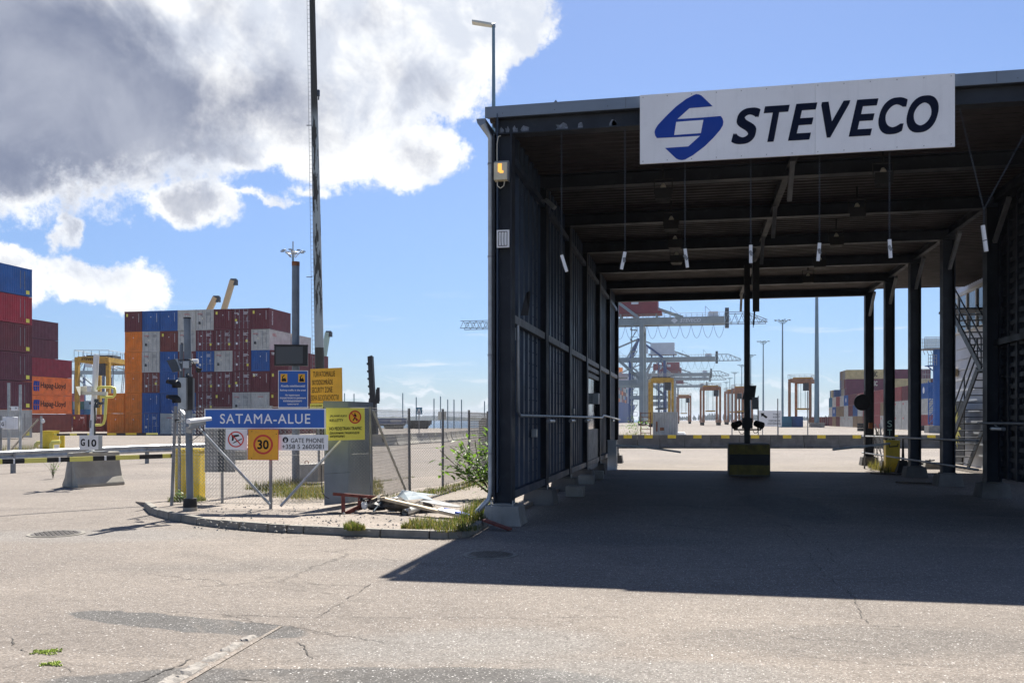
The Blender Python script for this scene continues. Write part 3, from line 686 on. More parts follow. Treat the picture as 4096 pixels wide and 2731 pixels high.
def ibeamY(m, y0, y1, x, z0, z1, w=0.2, t=0.02):
    m.box(x-w/2, x+w/2, y0, y1, z0, z0+t); m.box(x-w/2, x+w/2, y0, y1, z1-t, z1); m.box(x-.007, x+.007, y0, y1, z0+t, z1-t); return m
XL, XR = -3.20, 6.83
YC = [15.25+3.74*k for k in range(7)]; ZB, ZD, ZT = 6.70, 7.0, 7.18
G = Thing('gate_canopy', 'dark steel drive-through gate canopy with corrugated walls over the road', 'canopy', (XL, YC[0], 0))
for k, y in enumerate(YC):
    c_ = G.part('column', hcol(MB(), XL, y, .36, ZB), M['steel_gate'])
    f = MB().hexa([(XL-.34,y-.34,-.05),(XL+.36,y-.34,-.05),(XL+.36,y+.34,-.05),(XL-.34,y+.34,-.05)], [(XL-.28,y-.28,.33),(XL+.30,y-.28,.33),(XL+.30,y+.28,.33),(XL-.28,y+.28,.33)])
    f.box(XL-.2, XL+.2, y-.2, y+.2, .33, .36); G.part('footing', f, M['concrete_shaded' if k else 'concrete'], parent=c_, bevel=.015)  # roofed footings use shade-darkened concrete; the lit front one stays lighter
    m = MB()
    for sx in (-.19, .19):
        for sy in (-.19, -.05): m.cyl((XL+sx, y+sy, .33), (XL+sx, y+sy, .42), .012, n=6)
    G.part('anchor_bolts', m, M['galv'], parent=c_, kind='stuff')
    c_ = G.part('column', hcol(MB(), XR, y, .36, ZB), M['steel_gate'])
    f = MB().hexa([(XR-.34,y-.34,-.05),(XR+.34,y-.34,-.05),(XR+.34,y+.34,-.05),(XR-.34,y+.34,-.05)], [(XR-.28,y-.28,.33),(XR+.28,y-.28,.33),(XR+.28,y+.28,.33),(XR-.28,y+.28,.33)])
    f.box(XR-.2, XR+.2, y-.2, y+.2, .33, .36); G.part('footing', f, M['concrete_shaded'], parent=c_, bevel=.015)
    G.part('cross_beam', ibeamX(MB(), XL-.16, XR+.2, y if k else y, ZB+.002, ZD-.002, .26), M['steel_gate'])
    if k:
        m = MB(); m.bar((XR, y-.17, 5.9), (XR, y-1.15, ZB-.02), .09); G.part('knee_brace', m, M['galv_dull'])
        m = MB(); m.bar((1.9, y-.17, 6.2), (1.9, y-.95, ZD-.03), .09); G.part('knee_brace', m, M['galv_dull'])
for k in range(6):      # longitudinal beams between the frames
    y0, y1 = YC[k]+.135, YC[k+1]-.135
    for x in (XR, 1.9):
        G.part('roof_beam', ibeamY(MB(), y0, y1, x, ZD-.2, ZD-.002, .14), M['steel_gate'])
rs = random.Random(12); m = MB()
for (px, py, w_) in [(2008,528,.05),(2030,520,.05),(2062,528,.06),(2100,520,.13),(2247,512,.14),(2322,512,.06),(2452,500,.09),(2458,497,.05)]:
    x = onY(px, YC[0]); z = 6.79; q = [(x+w_*math.cos(a)*rs.uniform(.5, 1), YC[0]-.012, z+.075*math.sin(a)*rs.uniform(.4, 1.2)) for a in [k*PI/5 for k in range(10)]]; m.add(q, [tuple(range(10))])
mk('chalk', (0.16,0.18,0.21), .8, 0, .4, 20, dirt=.5, dirtcol=(0.04,0.045,0.055)); G.part('chalky_stains', m, M['chalk'], kind='stuff')
YB = YC[-1]+.35; YF = YC[0]-.12
G.part('roof_deck', MB().wave((XL-.28, YF, ZD), (0,1,0), (1,0,0), YB-YF, XR-XL+.6, .25, .045, (0,0,1)), M['deck'])
m = MB().box(XL-.28, XR+.9, YF+.02, YB, ZD+.06, ZT-.01); G.part('roof', m, M['fascia'])
G.part('roof_deck', MB().wave((XR+.32, YC[2], ZD), (0,1,0), (1,0,0), YB-YC[2], 3.3, .25, .045, (0,0,1)), M['deck'])
G.part('roof', MB().box(XR+.9, XR+3.6, YC[2], YB, ZD+.06, ZT-.01), M['fascia'])
m = MB().box(XL-.31, XR+2.4, YF-.025, YF+.0, ZD-.01, ZT); G.part('fascia', m, M['fascia'])
m = MB()
for x in (-1.1, 1.7, 4.6): m.box(x, x+.006, YF-.027, YF-.02, ZD, ZT+.002)
for x in [XL+i*.9 for i in range(12)]: m.cyl((x, YF-.03, ZD+.05), (x, YF-.025, ZD+.05), .008, n=5)
G.part('fascia_joints', m, M['steel_dark'], kind='stuff')
m = MB().prism([(-2.32, YF, ZT), (-2.25, YF, ZT), (-2.28, YF, ZT+.05)], (0, .02, 0)); G.part('bent_flashing', m, M['fascia'])
# gutter along the left eave and drain pipe
m = MB().prism([(XL-.30,YF-.04,ZD-.02),(XL-.46,YF-.04,ZD-.02),(XL-.44,YF-.04,ZD-.10),(XL-.38,YF-.04,ZD-.15),(XL-.30,YF-.04,ZD-.15)], (0, YB-YF+.04, 0)); G.part('gutter', m, M['fascia'])
xp = XL-.225
m = MB().tube([(XL-.34, YF-.02, ZD-.12), (XL-.30, YF, ZD-.2), (xp, YF+.05, ZD-.34), (xp, YF+.05, 3), (xp, YF+.05, .55), (xp-.03, YF+.03, .42), (xp-.17, YF-.08, .26), (xp-.26, YF-.16, .17)], .048, 12)
dp = G.part('drain_pipe', m, M['galv'])
m = MB()
for z in (1.2, 2.9, 4.6, 6.2): m.cyl((xp, YF+.05, z), (xp, YF+.05, z+.03), .056, n=12)
G.part('pipe_clamp', m, M['galv_dull'], parent=dp, kind='stuff')
# left wall: corrugated panels between columns, girts, bottom beams
for k in range(6):
    y0, y1 = YC[k]+.165, YC[k+1]-.165; L = y1-y0
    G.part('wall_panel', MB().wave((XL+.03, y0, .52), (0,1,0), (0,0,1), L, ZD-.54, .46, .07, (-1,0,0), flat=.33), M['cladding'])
    G.part('backing_sheet', MB().box(XL-.10, XL-.085, YC[k]-.16, YC[k+1]+.16, .55, ZD+.05), M['cladding'])
    m = MB().box(XL+.035, XL+.13, y0, y1, 3.50, 3.64); G.part('girt', m, M['galv_dull'])
    m = MB().box(XL+.035, XL+.14, y0, y1, .42, .56); G.part('sill_beam', m, M['cladding'])
    m = MB().box(XL+.035, XL+.13, y0, y1, 6.3, 6.42); G.part('girt', m, M['cladding'])
    m = MB()
    for j in range(1, 8):
        y = y0+L*j/8
        for i in range(25):
            z = .75+i*.24; m.cyl((XL+.03, y-.06, z), (XL+.044, y-.06, z), .014, n=5)
    if k < 2: G.part('screw_heads', m, M['cladding'], kind='stuff')
    if k > 0:
        m = MB(); a = r.uniform(-.1, .1); m.hexa([(XL+.45,YC[k]+.5+a,0),(XL+1.0,YC[k]+.5+a,0),(XL+1.0,YC[k]+.95+a,0),(XL+.45,YC[k]+.95+a,0)], [(XL+.5,YC[k]+.55+a,.26),(XL+.95,YC[k]+.55+a,.26),(XL+.95,YC[k]+.9+a,.26),(XL+.5,YC[k]+.9+a,.26)])
# handrail pipe and tube lights on the left wall
m = MB(); m.tube([(XL+.20, YC[0]+.2, 3.45), (XL+.20, YC[0]+.2, 1.95), (XL+.22, YC[0]+.3, 1.87), (XL+.22, YC[4], 1.87), (XL+.22, YC[4]+.5, 1.95), (XL+.22, YC[6], 1.8)], .03, 8)
G.part('handrail', m, M['galv'])
mk('tube_white', (0.60,0.62,0.62), .35, 0, .05, 3)
TL = None
for i, px in enumerate((2205, 2290, 2350, 2452)):
    y = onX(px, XL+.3); p = (XL+.30, y, 1.77)
    lab = ['nearest tube lamp below the handrail on the left canopy wall', 'second tube lamp along the left canopy handrail', 'third tube lamp along the left canopy handrail, past two columns', 'tube lamp at the bright far end of the left canopy wall'][i]
    if TL is None:
        TL = Thing('tube_lamp', lab, 'lamp', p, 0, 'tube lamps along the left wall', local=True)
        TL.part('tube', MB().cyl((0,-.36,0), (0,.36,0), .035, n=10), M['tube_white'])
        m = MB().cyl((0,-.40,0), (0,-.34,0), .042, n=10).cyl((0,.34,0), (0,.40,0), .042, n=10); TL.part('end_cap', m, M['galv_dull'], kind='stuff')
        TL.part('bracket', MB().bar((0,0,.03), (-.06,0,.09), .03), M['galv_dull'])
    else: dup(TL.e, p, None, lab)
# right wall: ribbed slat panels in the two front bays
for k in range(2):
    y0, y1 = YC[k]+.165, YC[k+1]-.165; L = y1-y0
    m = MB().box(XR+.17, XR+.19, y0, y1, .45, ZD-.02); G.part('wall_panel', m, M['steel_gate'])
    for j in range(7):
        y = y0+L*j/6; G.part('wall_rib', MB().box(XR+.09, XR+.168, y-.055, y+.055, .45, ZD-.02), M['steel_gate'])
    m = MB()
    for i in range(27): m.box(XR+.12, XR+.165, y0+.06, y1-.06, .62+i*.235, .62+i*.235+.10)
    G.part('wall_slats', m, M['steel_gate'], kind='stuff')
    G.part('girt', MB().box(XR-.02, XR+.088, y0, y1, 3.50, 3.64), M['steel_gate'])
m = MB().tube([(XR-.25, YC[0], 1.72), (XR-.25, YC[2]+.2, 1.72)], .03, 8); G.part('handrail', m, M['galv_dull'])
m = MB().tube([(XR-.25, YC[2]+.2, 1.30), (XR-.25, YC[6], 1.15)], .03, 8); G.part('handrail', m, M['galv_dull'])
m = MB().tube([(XR-.25, YC[2]+.2, .62), (XR-.25, YC[6], .5)], .03, 8); G.part('handrail', m, M['galv_dull'])
y = onX(3995, XR-.3); dup(TL.e, (XR-.32, y, 1.60), None, 'tube lamp below the handrail on the dark right canopy wall')
# sign board on the fascia
SX0, SX1, SZ0, SZ1, SY = -.857, 3.975, 6.02, 7.155, 15.0
T_ = Thing('company_sign', 'long white board with blue diamond emblem and dark italic lettering over the gate', 'sign', (SX0, SY, SZ0))
T_.part('board', MB().box(SX0, (SX0+SX1)*.5+.35, SY, SY+.03, SZ0, SZ1), M['sign_white'])
T_.part('board', MB().box((SX0+SX1)*.5+.353, SX1, SY, SY+.03, SZ0, SZ1), M['sign_white'])
def sp(px, py):   # photo pixel -> board plane
    x = onY(px, SY); d = Vector((x, SY, 0)).dot(FW); return (x, EYE+(HY-py)*d/FX)
def smooth(P, it=2):
    return P
def spoly(pts, mt, name):
    q = [sp(2500+a/1.4737, 250+b/1.4737) for a, b in pts]; m = MB()
    m.add([(x, SY-.004, z) for x, z in q], [tuple(range(len(q)))]); return m
upper = [(404,194),(420,188),(436,190),(450,196),(517,260),(380,271),(309,335),(466,325),(564,317),(574,330),(580,350),(577,372),(560,400),(520,446),(470,495),(400,548),(355,573),(335,577),(316,574),(300,566),(236,505),(373,496),(443,433),(330,440),(188,447),(178,432),(174,412),(178,395),(195,368),(240,320),(300,262),(360,217)]
m = spoly(upper, None, '')
T_.part('emblem', m, M['logo_blue'])
q = [sp(2500+a/1.4737, 250+b/1.4737) for a, b in [(302,352),(462,340),(447,418),(290,429)]]
T_.part('emblem_window', MB().add([(x, SY-.007, z) for x, z in q], [(0,1,2,3)]), M['sign_white'])
q = [sp(2500+a/1.4737, 250+b/1.4737) for a, b in [(302,352),(462,340),(447,418),(290,429)]]
x0, zb = sp(2500+628/1.4737, 250+482/1.4737); x1, zt = sp(2500+1846/1.4737, 250+412/1.4737); xx, ztop = sp(2500+1790/1.4737, 250+197/1.4737)
m = MB(); letters = [('S',628,797,270,481),('T',819,969,256,467),('E',962,1132,243,458),('V',1158,1327,230,442),('E',1320,1492,219,434),('C',1495,1664,209,424),('O',1661,1847,197,413)]
for ch, a0, a1, b0, b1 in letters:
    xa, _ = sp(2500+a0/1.4737, 400); xb, _ = sp(2500+a1/1.4737, 400); _, za = sp(2500+(a0+a1)/2/1.4737, 250+b1/1.4737); _, zc = sp(2500+(a0+a1)/2/1.4737, 250+b0/1.4737)
    m.join(text(ch, (xa, SY-.004, za), XA, ZA, xb-xa, zc-za, bold=.034, shear=.24))
T_.part('lettering', m, M['navy'])
m = MB()
for i in range(13):
    for z in (SZ0+.04, SZ1-.04): m.cyl((SX0+.05+i*.394, SY-.004, z), (SX0+.05+i*.394, SY, z), .008, n=6)
T_.part('screws', m, M['galv_dull'], kind='stuff')
# small things on the front left column
T_ = Thing('wall_lamp', 'lit amber bulkhead lamp high on the left front canopy column', 'lamp', (XL-.16, 14.9, 5.9))
a, b = onY(1978, 14.98), onY(2030, 14.98)
T_.part('housing', MB().box(a, b+.02, 14.98, 15.08, 6.16, 6.20).box(b, b+.02, 14.95, 15.08, 5.86, 6.16), M['galv_dull'])
T_.part('lens', MB().box(a, b, 14.93, 15.07, 5.87, 6.16), M['lamp_glass'])
T_.part('lit_bulb', MB().box(a+.07, b-.09, 14.925, 14.93, 6.0, 6.14).box(a+.1, b-.06, 14.924, 14.93, 5.98, 6.02), M['lamp_amber'])
T_.part('cable', MB().tube([(a+.04,15.0,6.2),(a+.04,15.0,6.5),(a+.06,15.0,6.62),(a+.1,15.02,6.64)], .008, 5).tube([(a+.04,15.0,5.87),(a+.05,15.0,5.78),(a+.1,15.0,5.74),(a+.16,15.0,5.78),(a+.17,15.0,5.87)], .008, 5), M['cream'])
a, b = onY(1987, 15.05), onY(2037, 15.05)
T_ = Thing('column_plate', 'white plate with black hand-drawn bars on the left front column', 'sign', (a, 15.05, 4.75))
T_.part('plate', MB().box(a, b, 15.05, 15.065, 4.74, 5.04), M['white'])
m = MB()
for k in range(4): x = a+.03+k*.05; m.tube([(x, 15.047, 4.77), (x+r.uniform(-.006, .006), 15.047, 4.85), (x+r.uniform(-.006, .006), 15.047, 4.93), (x, 15.047, 5.01)], .005, 4)
for z in (4.77, 5.01): m.tube([(a+.03, 15.047, z), (a+.18, 15.047, z)], .005, 4)
T_.part('bars', m, M['ink'])
# hanging height bars on chains
def link_mb():
    m = MB(); L_, Rr = .022, .012; pts = []
    for k in range(8):
        a = 2*PI*k/8; pts.append((Rr*math.sin(a), 0, (L_ if math.cos(a) > 0 else -L_)*.6+Rr*math.cos(a)))
    m.tube(pts, .0036, 4, closed=True); return m
LK = link_mb()
def chain(m, p0, p1):
    p0, p1 = Vector(p0), Vector(p1); n = int((p1-p0).length/.042); a = (p1-p0).normalized(); q = Vector((0,0,-1)).rotation_difference(a).to_matrix().to_4x4()
    for i in range(n+1):
        M_ = Matrix.Translation(p0.lerp(p1, i/n)) @ q @ Matrix.Rotation(PI/2*(i % 2)+.4, 4, 'Z'); m.join(MB().join(LK).xf(M_))
labs = ['leftmost white height bar hanging on a chain from the gate front', 'second hanging height bar from the left', 'third hanging height bar from the left, below the emblem', 'hanging height bar in line with the black centre post', 'hanging height bar right of the black centre post', 'hanging height bar in front of the right-hand column row']
for i, (px, yt, yb) in enumerate([(2257,1020,1087),(2493,1008,1077),(2745,995,1070),(3003,980,1052),(3275,972,1044),(3560,958,1032)]):
    y = 15.2; x = onY(px, y); d = Vector((x, y, 0)).dot(FW); z1 = EYE+(HY-yt)*d/FX; z0 = EYE+(HY-yb)*d/FX
    T_ = Thing('height_bar', labs[i], 'height bar', (x, y, z0), group='height warning bars hanging across the gate mouth'); tl = [.045, -.03, .02, .0, -.012, .008][i]
    c_ = MB(); chain(c_, (x-tl, y, ZB), (x-tl, y, z1+.03)); T_.part('chain', c_, M['steel_dark'], kind='stuff')
    T_.part('bar', MB().bar((x-tl, y, z1), (x+tl, y, z0), .052, .03, up=(0,1,0)), M['white'])
    if i: T_.part('torn_tape', MB().bar((x-tl-.015, y-.018, (z0+z1)/2+.05), (x+.02, y-.018, (z0+z1)/2-.03), .045, .004, up=(0,1,0)), M['galv_dull'])
y = 15.2; P = lambda px, py, y=15.2: Vector((onY(px, y), y, EYE+(HY-py)*Vector((onY(px, y), y, 0)).dot(FW)/FX))
T_ = Thing('height_bar', 'large rightmost height bar hanging from two chains by the dark wall', 'height bar', tuple(P(3945, 1005)), group='height warning bars hanging across the gate mouth')
c_ = MB(); chain(c_, P(3840, 440), P(3935, 835)); chain(c_, P(4092, 548), P(3937, 835)); chain(c_, P(3936, 835), P(3937, 898)); T_.part('chain', c_, M['steel_dark'], kind='stuff')
T_.part('bar', MB().cyl(P(3931, 902), P(3945, 1006), .032, n=10), M['white']); T_.part('tape', MB().cyl(P(3939, 960), P(3940, 964), .034, n=10), M['galv_dull'])
# floodlights under the roof
FLs = [(2653,775),(2685,900),(2700,975),(2706,1036),(3532,715),(3428,850),(3345,965),(3278,1055),(3232,1118)]
FL = None; fl_l = ['nearest floodlight under the roof left of the company sign', 'second floodlight under the roof in the left row', 'third floodlight under the roof in the left row', 'farthest floodlight of the left roof row', 'nearest floodlight under the roof in the right row', 'second floodlight of the right roof row', 'third floodlight of the right roof row', 'fourth floodlight of the right roof row', 'farthest floodlight of the right roof row']
for i, (px, py) in enumerate(FLs):
    z = 6.42; d = (z-EYE)*FX/(HY-py); p = at(px, py, d); p.z = z
    if FL is None:
        FL = Thing('floodlight', fl_l[i], 'lamp', tuple(p), 0, 'floodlights under the canopy roof', local=True)
        FL.part('housing', MB().hexa([(-.17,-.10,-.11),(.17,-.10,-.11),(.13,.12,-.15),(-.13,.12,-.15)], [(-.17,-.10,.10),(.17,-.10,.10),(.12,.10,.05),(-.12,.10,.05)]), M['black'])
        FL.part('bracket', MB().bar((-.18,0,0), (-.18,0,.3), .02).bar((.18,0,0), (.18,0,.3), .02).bar((-.18,0,.3), (.18,0,.3), .02).cyl((0,0,.3), (0,0,.58), .02), M['black'])
        FL.part('lamp_glass', MB().cyl((0,-.02,.13), (0,.02,.20), .06, .03, n=10), M['cream'])
    else: dup(FL.e, p, None, fl_l[i])
# left wall door, boxes, camera
T_ = Thing('wall_door', 'narrow personnel door with glazed upper half in the left canopy wall', 'door', (XL+.2, onX(2352, XL+.2), 0))
y0, y1 = onX(2350, XL+.1), onX(2396, XL+.1)
T_.part('frame', MB().box(XL+.0, XL+.12, y0, y0+.09, .3, 3.1).box(XL+.0, XL+.12, y1-.09, y1, .3, 3.1).box(XL+.0, XL+.12, y0, y1, 3.1, 3.22).box(XL, XL+.12, y0, y1, 3.3, 3.42), M['galv_dull'])
T_.part('glass', MB().box(XL+.03, XL+.05, y0+.09, y1-.09, 1.5, 3.1), M['glass_dark']); T_.part('lower_panel', MB().box(XL+.02, XL+.10, y0+.09, y1-.09, .25, 1.5), M['galv_dull'])
def wbox(px, z, w, h, dp_, label, mt='galv'):
    y = onX(px, XL+.15); single('switch_box', label, 'electrical box', MB().box(XL+.04, XL+.04+dp_, y-w/2, y+w/2, z, z+h), M[mt], 'electrical boxes on the left wall', bevel=.008)
wbox(2062, 3.2, .16, .22, .1, 'grey switch box just above the girt beside the front column')
wbox(2150, 1.45, .18, .16, .1, 'small switch box under the handrail of the first bay')
wbox(2300, 1.95, .16, .14, .1, 'small grey box standing above the handrail further in')
wbox(2385, 2.3, .3, .35, .2, 'pale box hanging beside the wall door')
T_ = Thing('security_camera', 'small camera on the left inner wall below the roof', 'camera', (XL+.1, YC[2], 5.4))
y = onX(2180, XL+.2); p = at(2180, 800, Vector((XL+.2, y, 0)).dot(FW))
T_.part('bracket', MB().bar((XL+.02, p.y, p.z), (XL+.25, p.y-.05, p.z-.02), .03).box(XL+.0, XL+.06, p.y-.07, p.y+.07, p.z-.06, p.z+.08), M['galv_dull'])
T_.part('housing', MB().bar((XL+.22, p.y-.0, p.z-.0), (XL+.42, p.y-.1, p.z-.2), .08), M['galv'])
p = P(2110, 1215, 16.8)
T_ = Thing('hanging_flap', 'torn black flap sticking out from the left canopy wall', 'flap', (XL+.1, 16.4, 3.6))
y = onX(2095, XL+.15); dd = Vector((XL+.15, y, 0)).dot(FW)
T_.part('flap', MB().prism([at(2090,1262,dd), at(2112,1262,dd), at(2118,1220,dd), at(2122,1165,dd-.05), at(2112,1172,dd), at(2100,1215,dd)], (-.03,-.02,0)), M['black'])
# ------------------------------------------------------------------ centre island inside the gate
cb = at(2998, 1900, 28.6); bx, by = cb.x, cb.y
T_ = Thing('concrete_block', 'square block with dark yellow and black bands carrying the centre post', 'block', (bx, by, 0))
T_.part('block', MB().box(bx-.64, bx+.64, by-.0, by+1.2, 0, 1.04), M['concrete_shaded'], bevel=.03)
T_.part('painted_band', MB().box(bx-.62, bx+.62, by-.012, by-.004, .70, 1.0), M['yellow_dirty_shaded'])
T_.part('painted_band', MB().box(bx-.62, bx+.62, by-.012, by-.004, .36, .70), M['black'])
T_.part('painted_band', MB().box(bx-.62, bx+.62, by-.012, by-.004, .05, .36), M['yellow_dirty_shaded'])
pb = by+.5; xc = onY(2988, pb)
T_ = Thing('equipment_post', 'black steel post with reader panels and cameras between the two lanes', 'post', (xc, pb, 1.04))
T_.part('post', MB().box(xc-.09, xc+.09, pb-.09, pb+.09, 1.04, ZD-.21), M['black'])
def PP(px, py, y=None): y = pb if y is None else y; return Vector((onY(px, y), y, EYE+(HY-py)*Vector((onY(px, y), y, 0)).dot(FW)/FX))
T_.part('tilted_panel', MB().hexa([PP(2969,1596), PP(3018,1600), PP(3018,1600)+YA*.25, PP(2969,1596)+YA*.25], [PP(2983,1543), PP(3026,1541), PP(3026,1541)+YA*.25, PP(2983,1543)+YA*.25]), M['black'])
T_.part('side_reader', MB().box(PP(3008,0).x, PP(3030,0).x, pb-.12, pb+.1, PP(0,1643).z, PP(0,1603).z).cyl(PP(3020,1600)-YA*.1, PP(3020,1600)+YA*.1, .07), M['galv_dull'])
T_.part('junction_box', MB().box(PP(2967,0).x, PP(3009,0).x, pb-.22, pb-.1, PP(0,1708).z, PP(0,1672).z), M['black'])
T_.part('bracket_arm', MB().bar(PP(2935,1718), PP(3045,1718), .05).bar(PP(2948,1650), PP(2985,1650), .03).bar(PP(3032,1600), PP(3032,1722), .03), M['black'])
for sx, a in ((-1, 2948), (1, 3032)):
    cm = T_.part('camera', MB().cyl(PP(a-sx*10,1692)-YA*.05, PP(a+sx*14,1702)-YA*.25, .10, .12, n=12), M['black'])
    T_.part('camera_foot', MB().bar(PP(a,1700), PP(a,1720), .05), M['black'], parent=cm)
T_.part('cable', MB().tube([PP(2955,1722), PP(2962,1735), PP(2972,1736), PP(2982,1722)], .012, 5).tube([PP(3012,1722), PP(3018,1732), PP(3028,1730), PP(3034,1720)], .012, 5), M['black'])
yy = pb-1.0
T_ = Thing('hanging_duct', 'black box duct hanging from the roof beside the centre post', 'duct', tuple(PP(3024, 1246, yy)))
a, b = PP(3011,1246,yy), PP(3037,1246,yy)
T_.part('duct', MB().box(a.x, b.x, yy-.08, yy+.08, a.z, ZB), M['black']); T_.part('end_bracket', MB().bar(PP(3018,1246,yy), PP(3014,1300,yy), .05).bar(PP(3013,1290,yy), PP(3013,1310,yy), .02), M['black'])
# barriers at the far end
def barrier_machine(name, label, px0, px1, pyt, pyb, mt, armpx, armmt):
    d = dist(pyb); p0, p1 = at(px0, pyb, d), at(px1, pyb, d); y = p0.y; z1 = EYE+(HY-pyt)*d/FX
    T_ = Thing(name, label, 'barrier', (p0.x, y, 0))
    T_.part('cabinet', MB().box(p0.x, p1.x, y, y+.35, 0, z1), M[mt], bevel=.015)
    T_.part('cap', MB().box(p0.x-.015, p1.x+.015, y-.015, y+.365, z1, z1+.02), M[mt])
    pts = [at(a, b, d-.1) for a, b in armpx]; m = MB()
    for q0, q1 in zip(pts[:-1], pts[1:]): m.bar(q0, q1, .05, .07)
    T_.part('arm', m, M[armmt]); return T_, p0, p1, d
barrier_machine('lane_barrier', 'white barrier cabinet with bent white arm at the left lane exit', 2430, 2467, 1762, 1880, 'white', [(2452,1780),(2540,1784),(2640,1796),(2723,1808)], 'white')
T_, p0, p1, d = barrier_machine('lane_barrier', 'yellow barrier cabinet with pale arm at the right lane exit', 3543, 3598, 1762, 1886, 'yellow', [(3560,1773),(3330,1798)], 'galv')
T_.part('handle', MB().tube([at(3556,1775,d-.15), at(3558,1786,d-.15), at(3590,1784,d-.15), at(3592,1774,d-.15)], .02, 6), M['black'])
T_ = Thing('column_lettering', 'faded white painted letters running down a dark right-hand column', 'painted letters', (XR, YC[5]-.17, 1.2))
yq = YC[5]-.166; xa, xb = XR-.09, XR+.06
for ch, b0, b1 in (('S',1706,1681),('T',1737,1715),('O',1765,1748)):
    zz0 = EYE+(HY-b0)*33.3/FX; zz1 = EYE+(HY-b1)*33.3/FX
    T_.part('letter', text(ch, (xa, yq, zz0), XA, ZA, xb-xa, zz1-zz0, bold=.01), M['trans_mint'])
# clutter at the right lane exit
d = 33.0; b0 = at(3465, 1860, d)
T_ = Thing('round_sign', 'back of a round traffic sign on a pole at the right lane exit', 'traffic sign', (at(3458,1700,d).x, at(3458,1700,d).y, 0))
q = at(3449, 1609, d); T_.part('sign_disc', MB().cyl(q, q+FW*.03, .30, n=28), M['black'])
q = at(3458, 1700, d+.06); T_.part('pole', MB().cyl((q.x,q.y,0), (q.x,q.y,2.85), .03), M['galv_dull'])
T_ = Thing('sign_stand', 'short dark post on a tapered rubber foot beside the yellow barrier cabinet', 'sign stand', tuple(gnd(3612,1893)))
q = gnd(3612, 1890); T_.part('foot', MB().hexa([q+Vector((-.24,-.2,0)), q+Vector((.24,-.2,0)), q+Vector((.24,.2,0)), q+Vector((-.24,.2,0))], [q+Vector((-.12,-.1,.42)), q+Vector((.12,-.1,.42)), q+Vector((.12,.1,.42)), q+Vector((-.12,.1,.42))]), M['rubber'])
T_.part('post', MB().cyl(q+ZA*.42, q+ZA*1.25, .05, .02), M['black'])
rr = random.Random(21); m = MB(); d = 34.2
for i in range(38):
    a = at(rr.uniform(3498, 3545), rr.uniform(1700, 1855), d+rr.uniform(-.2, .2)); an = rr.gauss(-1.2, .5); L_ = rr.uniform(.15, .6)
    b = a+RT*(math.cos(an)*L_*.6)+ZA*(math.sin(an)*L_)
    if b.z < .03 or a.z < .03: a.z = max(a.z, .04); b.z = max(b.z, .04)
    m.tube([a, a.lerp(b, .5)+RT*rr.uniform(-.05, .05), b], .011, 4)
for s_ in (0, .3): m.bar(at(3500+s_*60, 1695, d), at(3532+s_*40, 1855, d), .04)
single('scrap_rods', 'tangled heap of silvery metal rods leaning behind the right columns', 'scrap metal', m, M['galv'])
single('rusty_plate', 'small rusty plate lodged against the farthest right column', 'plate', MB().prism([at(3476,1690,33.5), at(3492,1690,33.5), at(3490,1715,33.5), at(3474,1712,33.5)], (0,.05,0)), M['rust'])
grass([(3520,1880,.35),(3505,1872,.3),(3540,1890,.2)], 1600, .5, .8, 31, .7, 'dry grass clump at the foot of the farthest right column', 0)
# bits lying along the right side
for i, (px, py, L_, lab) in enumerate([(3560,1898,1.1,'flat plank lying beside the yellow barrier cabinet'), (3690,1935,1.3,'flat plank lying on the dark asphalt between two column feet')]):
    q = gnd(px, py); single('plank', lab, 'plank', MB().bar(q+Vector((-L_/2,.25,.03)), q+Vector((L_/2,-.25,.03)), .12, .04), M['wood_old'])
q = gnd(3745, 1875); single('base_block', 'loose concrete sign foot lying between the right columns', 'concrete foot', MB().hexa([q+Vector((-.45,-.2,0)), q+Vector((.45,-.2,0)), q+Vector((.45,.2,0)), q+Vector((-.45,.2,0))], [q+Vector((-.38,-.14,.26)), q+Vector((.38,-.14,.26)), q+Vector((.38,.14,.26)), q+Vector((-.38,.14,.26))]), M['concrete'])
m = MB(); rr = random.Random(4)
q = gnd(3700, 1872)
for i in range(9): a = q+Vector((rr.uniform(-.2, .2), rr.uniform(-.1, .1), rr.uniform(.1, .3))); m.bar(a, a+Vector((rr.uniform(-.25, .25), rr.uniform(-.2, .2), rr.uniform(-.1, .2))), .05)
m.box(q.x-.3, q.x+.3, q.y-.2, q.y+.2, 0, .1)
single('scrap_heap', 'low dark scrap heap between the third and fourth right column', 'scrap heap', m, M['black'])
# blocks along the left wall foot inside
for i, (px, py) in enumerate([(2300,1975),(2345,1925),(2385,1905)]):
    q = gnd(px, py+10); single('loose_block', ['nearest loose concrete block on the floor by the left wall', 'middle loose concrete block by the left wall', 'farthest loose concrete block by the left wall'][i], 'concrete block', MB().box(q.x-.2, q.x+.22, q.y-.2, q.y+.2, 0, .25), M['concrete'], 'loose blocks by the left wall', bevel=.02)
# ------------------------------------------------------------------ office building and stairs on the right
BX, BY0, BY1 = 10.5, 27.0, 41.6
B_ = Thing('office_building', 'pale sided control building with a band of windows behind the right columns', 'building', (BX, BY0, 0))
B_.part('wall', MB().box(BX+.06, BX+8, BY0, BY1, 0, 9.2), M['siding'])
for i in range(22):
    z0, z1 = i*.42, (i+1)*.42-.012
    if 5.2 < z0+.2 < 6.9:
        continue
    m = MB(); m.hexa([(BX-.0,BY0,z0),(BX+.06,BY0,z0),(BX+.06,BY1,z0),(BX-.0,BY1,z0)], [(BX+.035,BY0,z1),(BX+.06,BY0,z1),(BX+.06,BY1,z1),(BX+.035,BY1,z1)])
    B_.part('siding_board', m, M['siding'])
mk('win_frame', (0.55,0.52,0.45), .5, 0, .05, 3); mk('pane', (0.10,0.13,0.16), .05, 0, .03, 1, spec=1.0)
nw = 12; st = (BY1-BY0)/nw
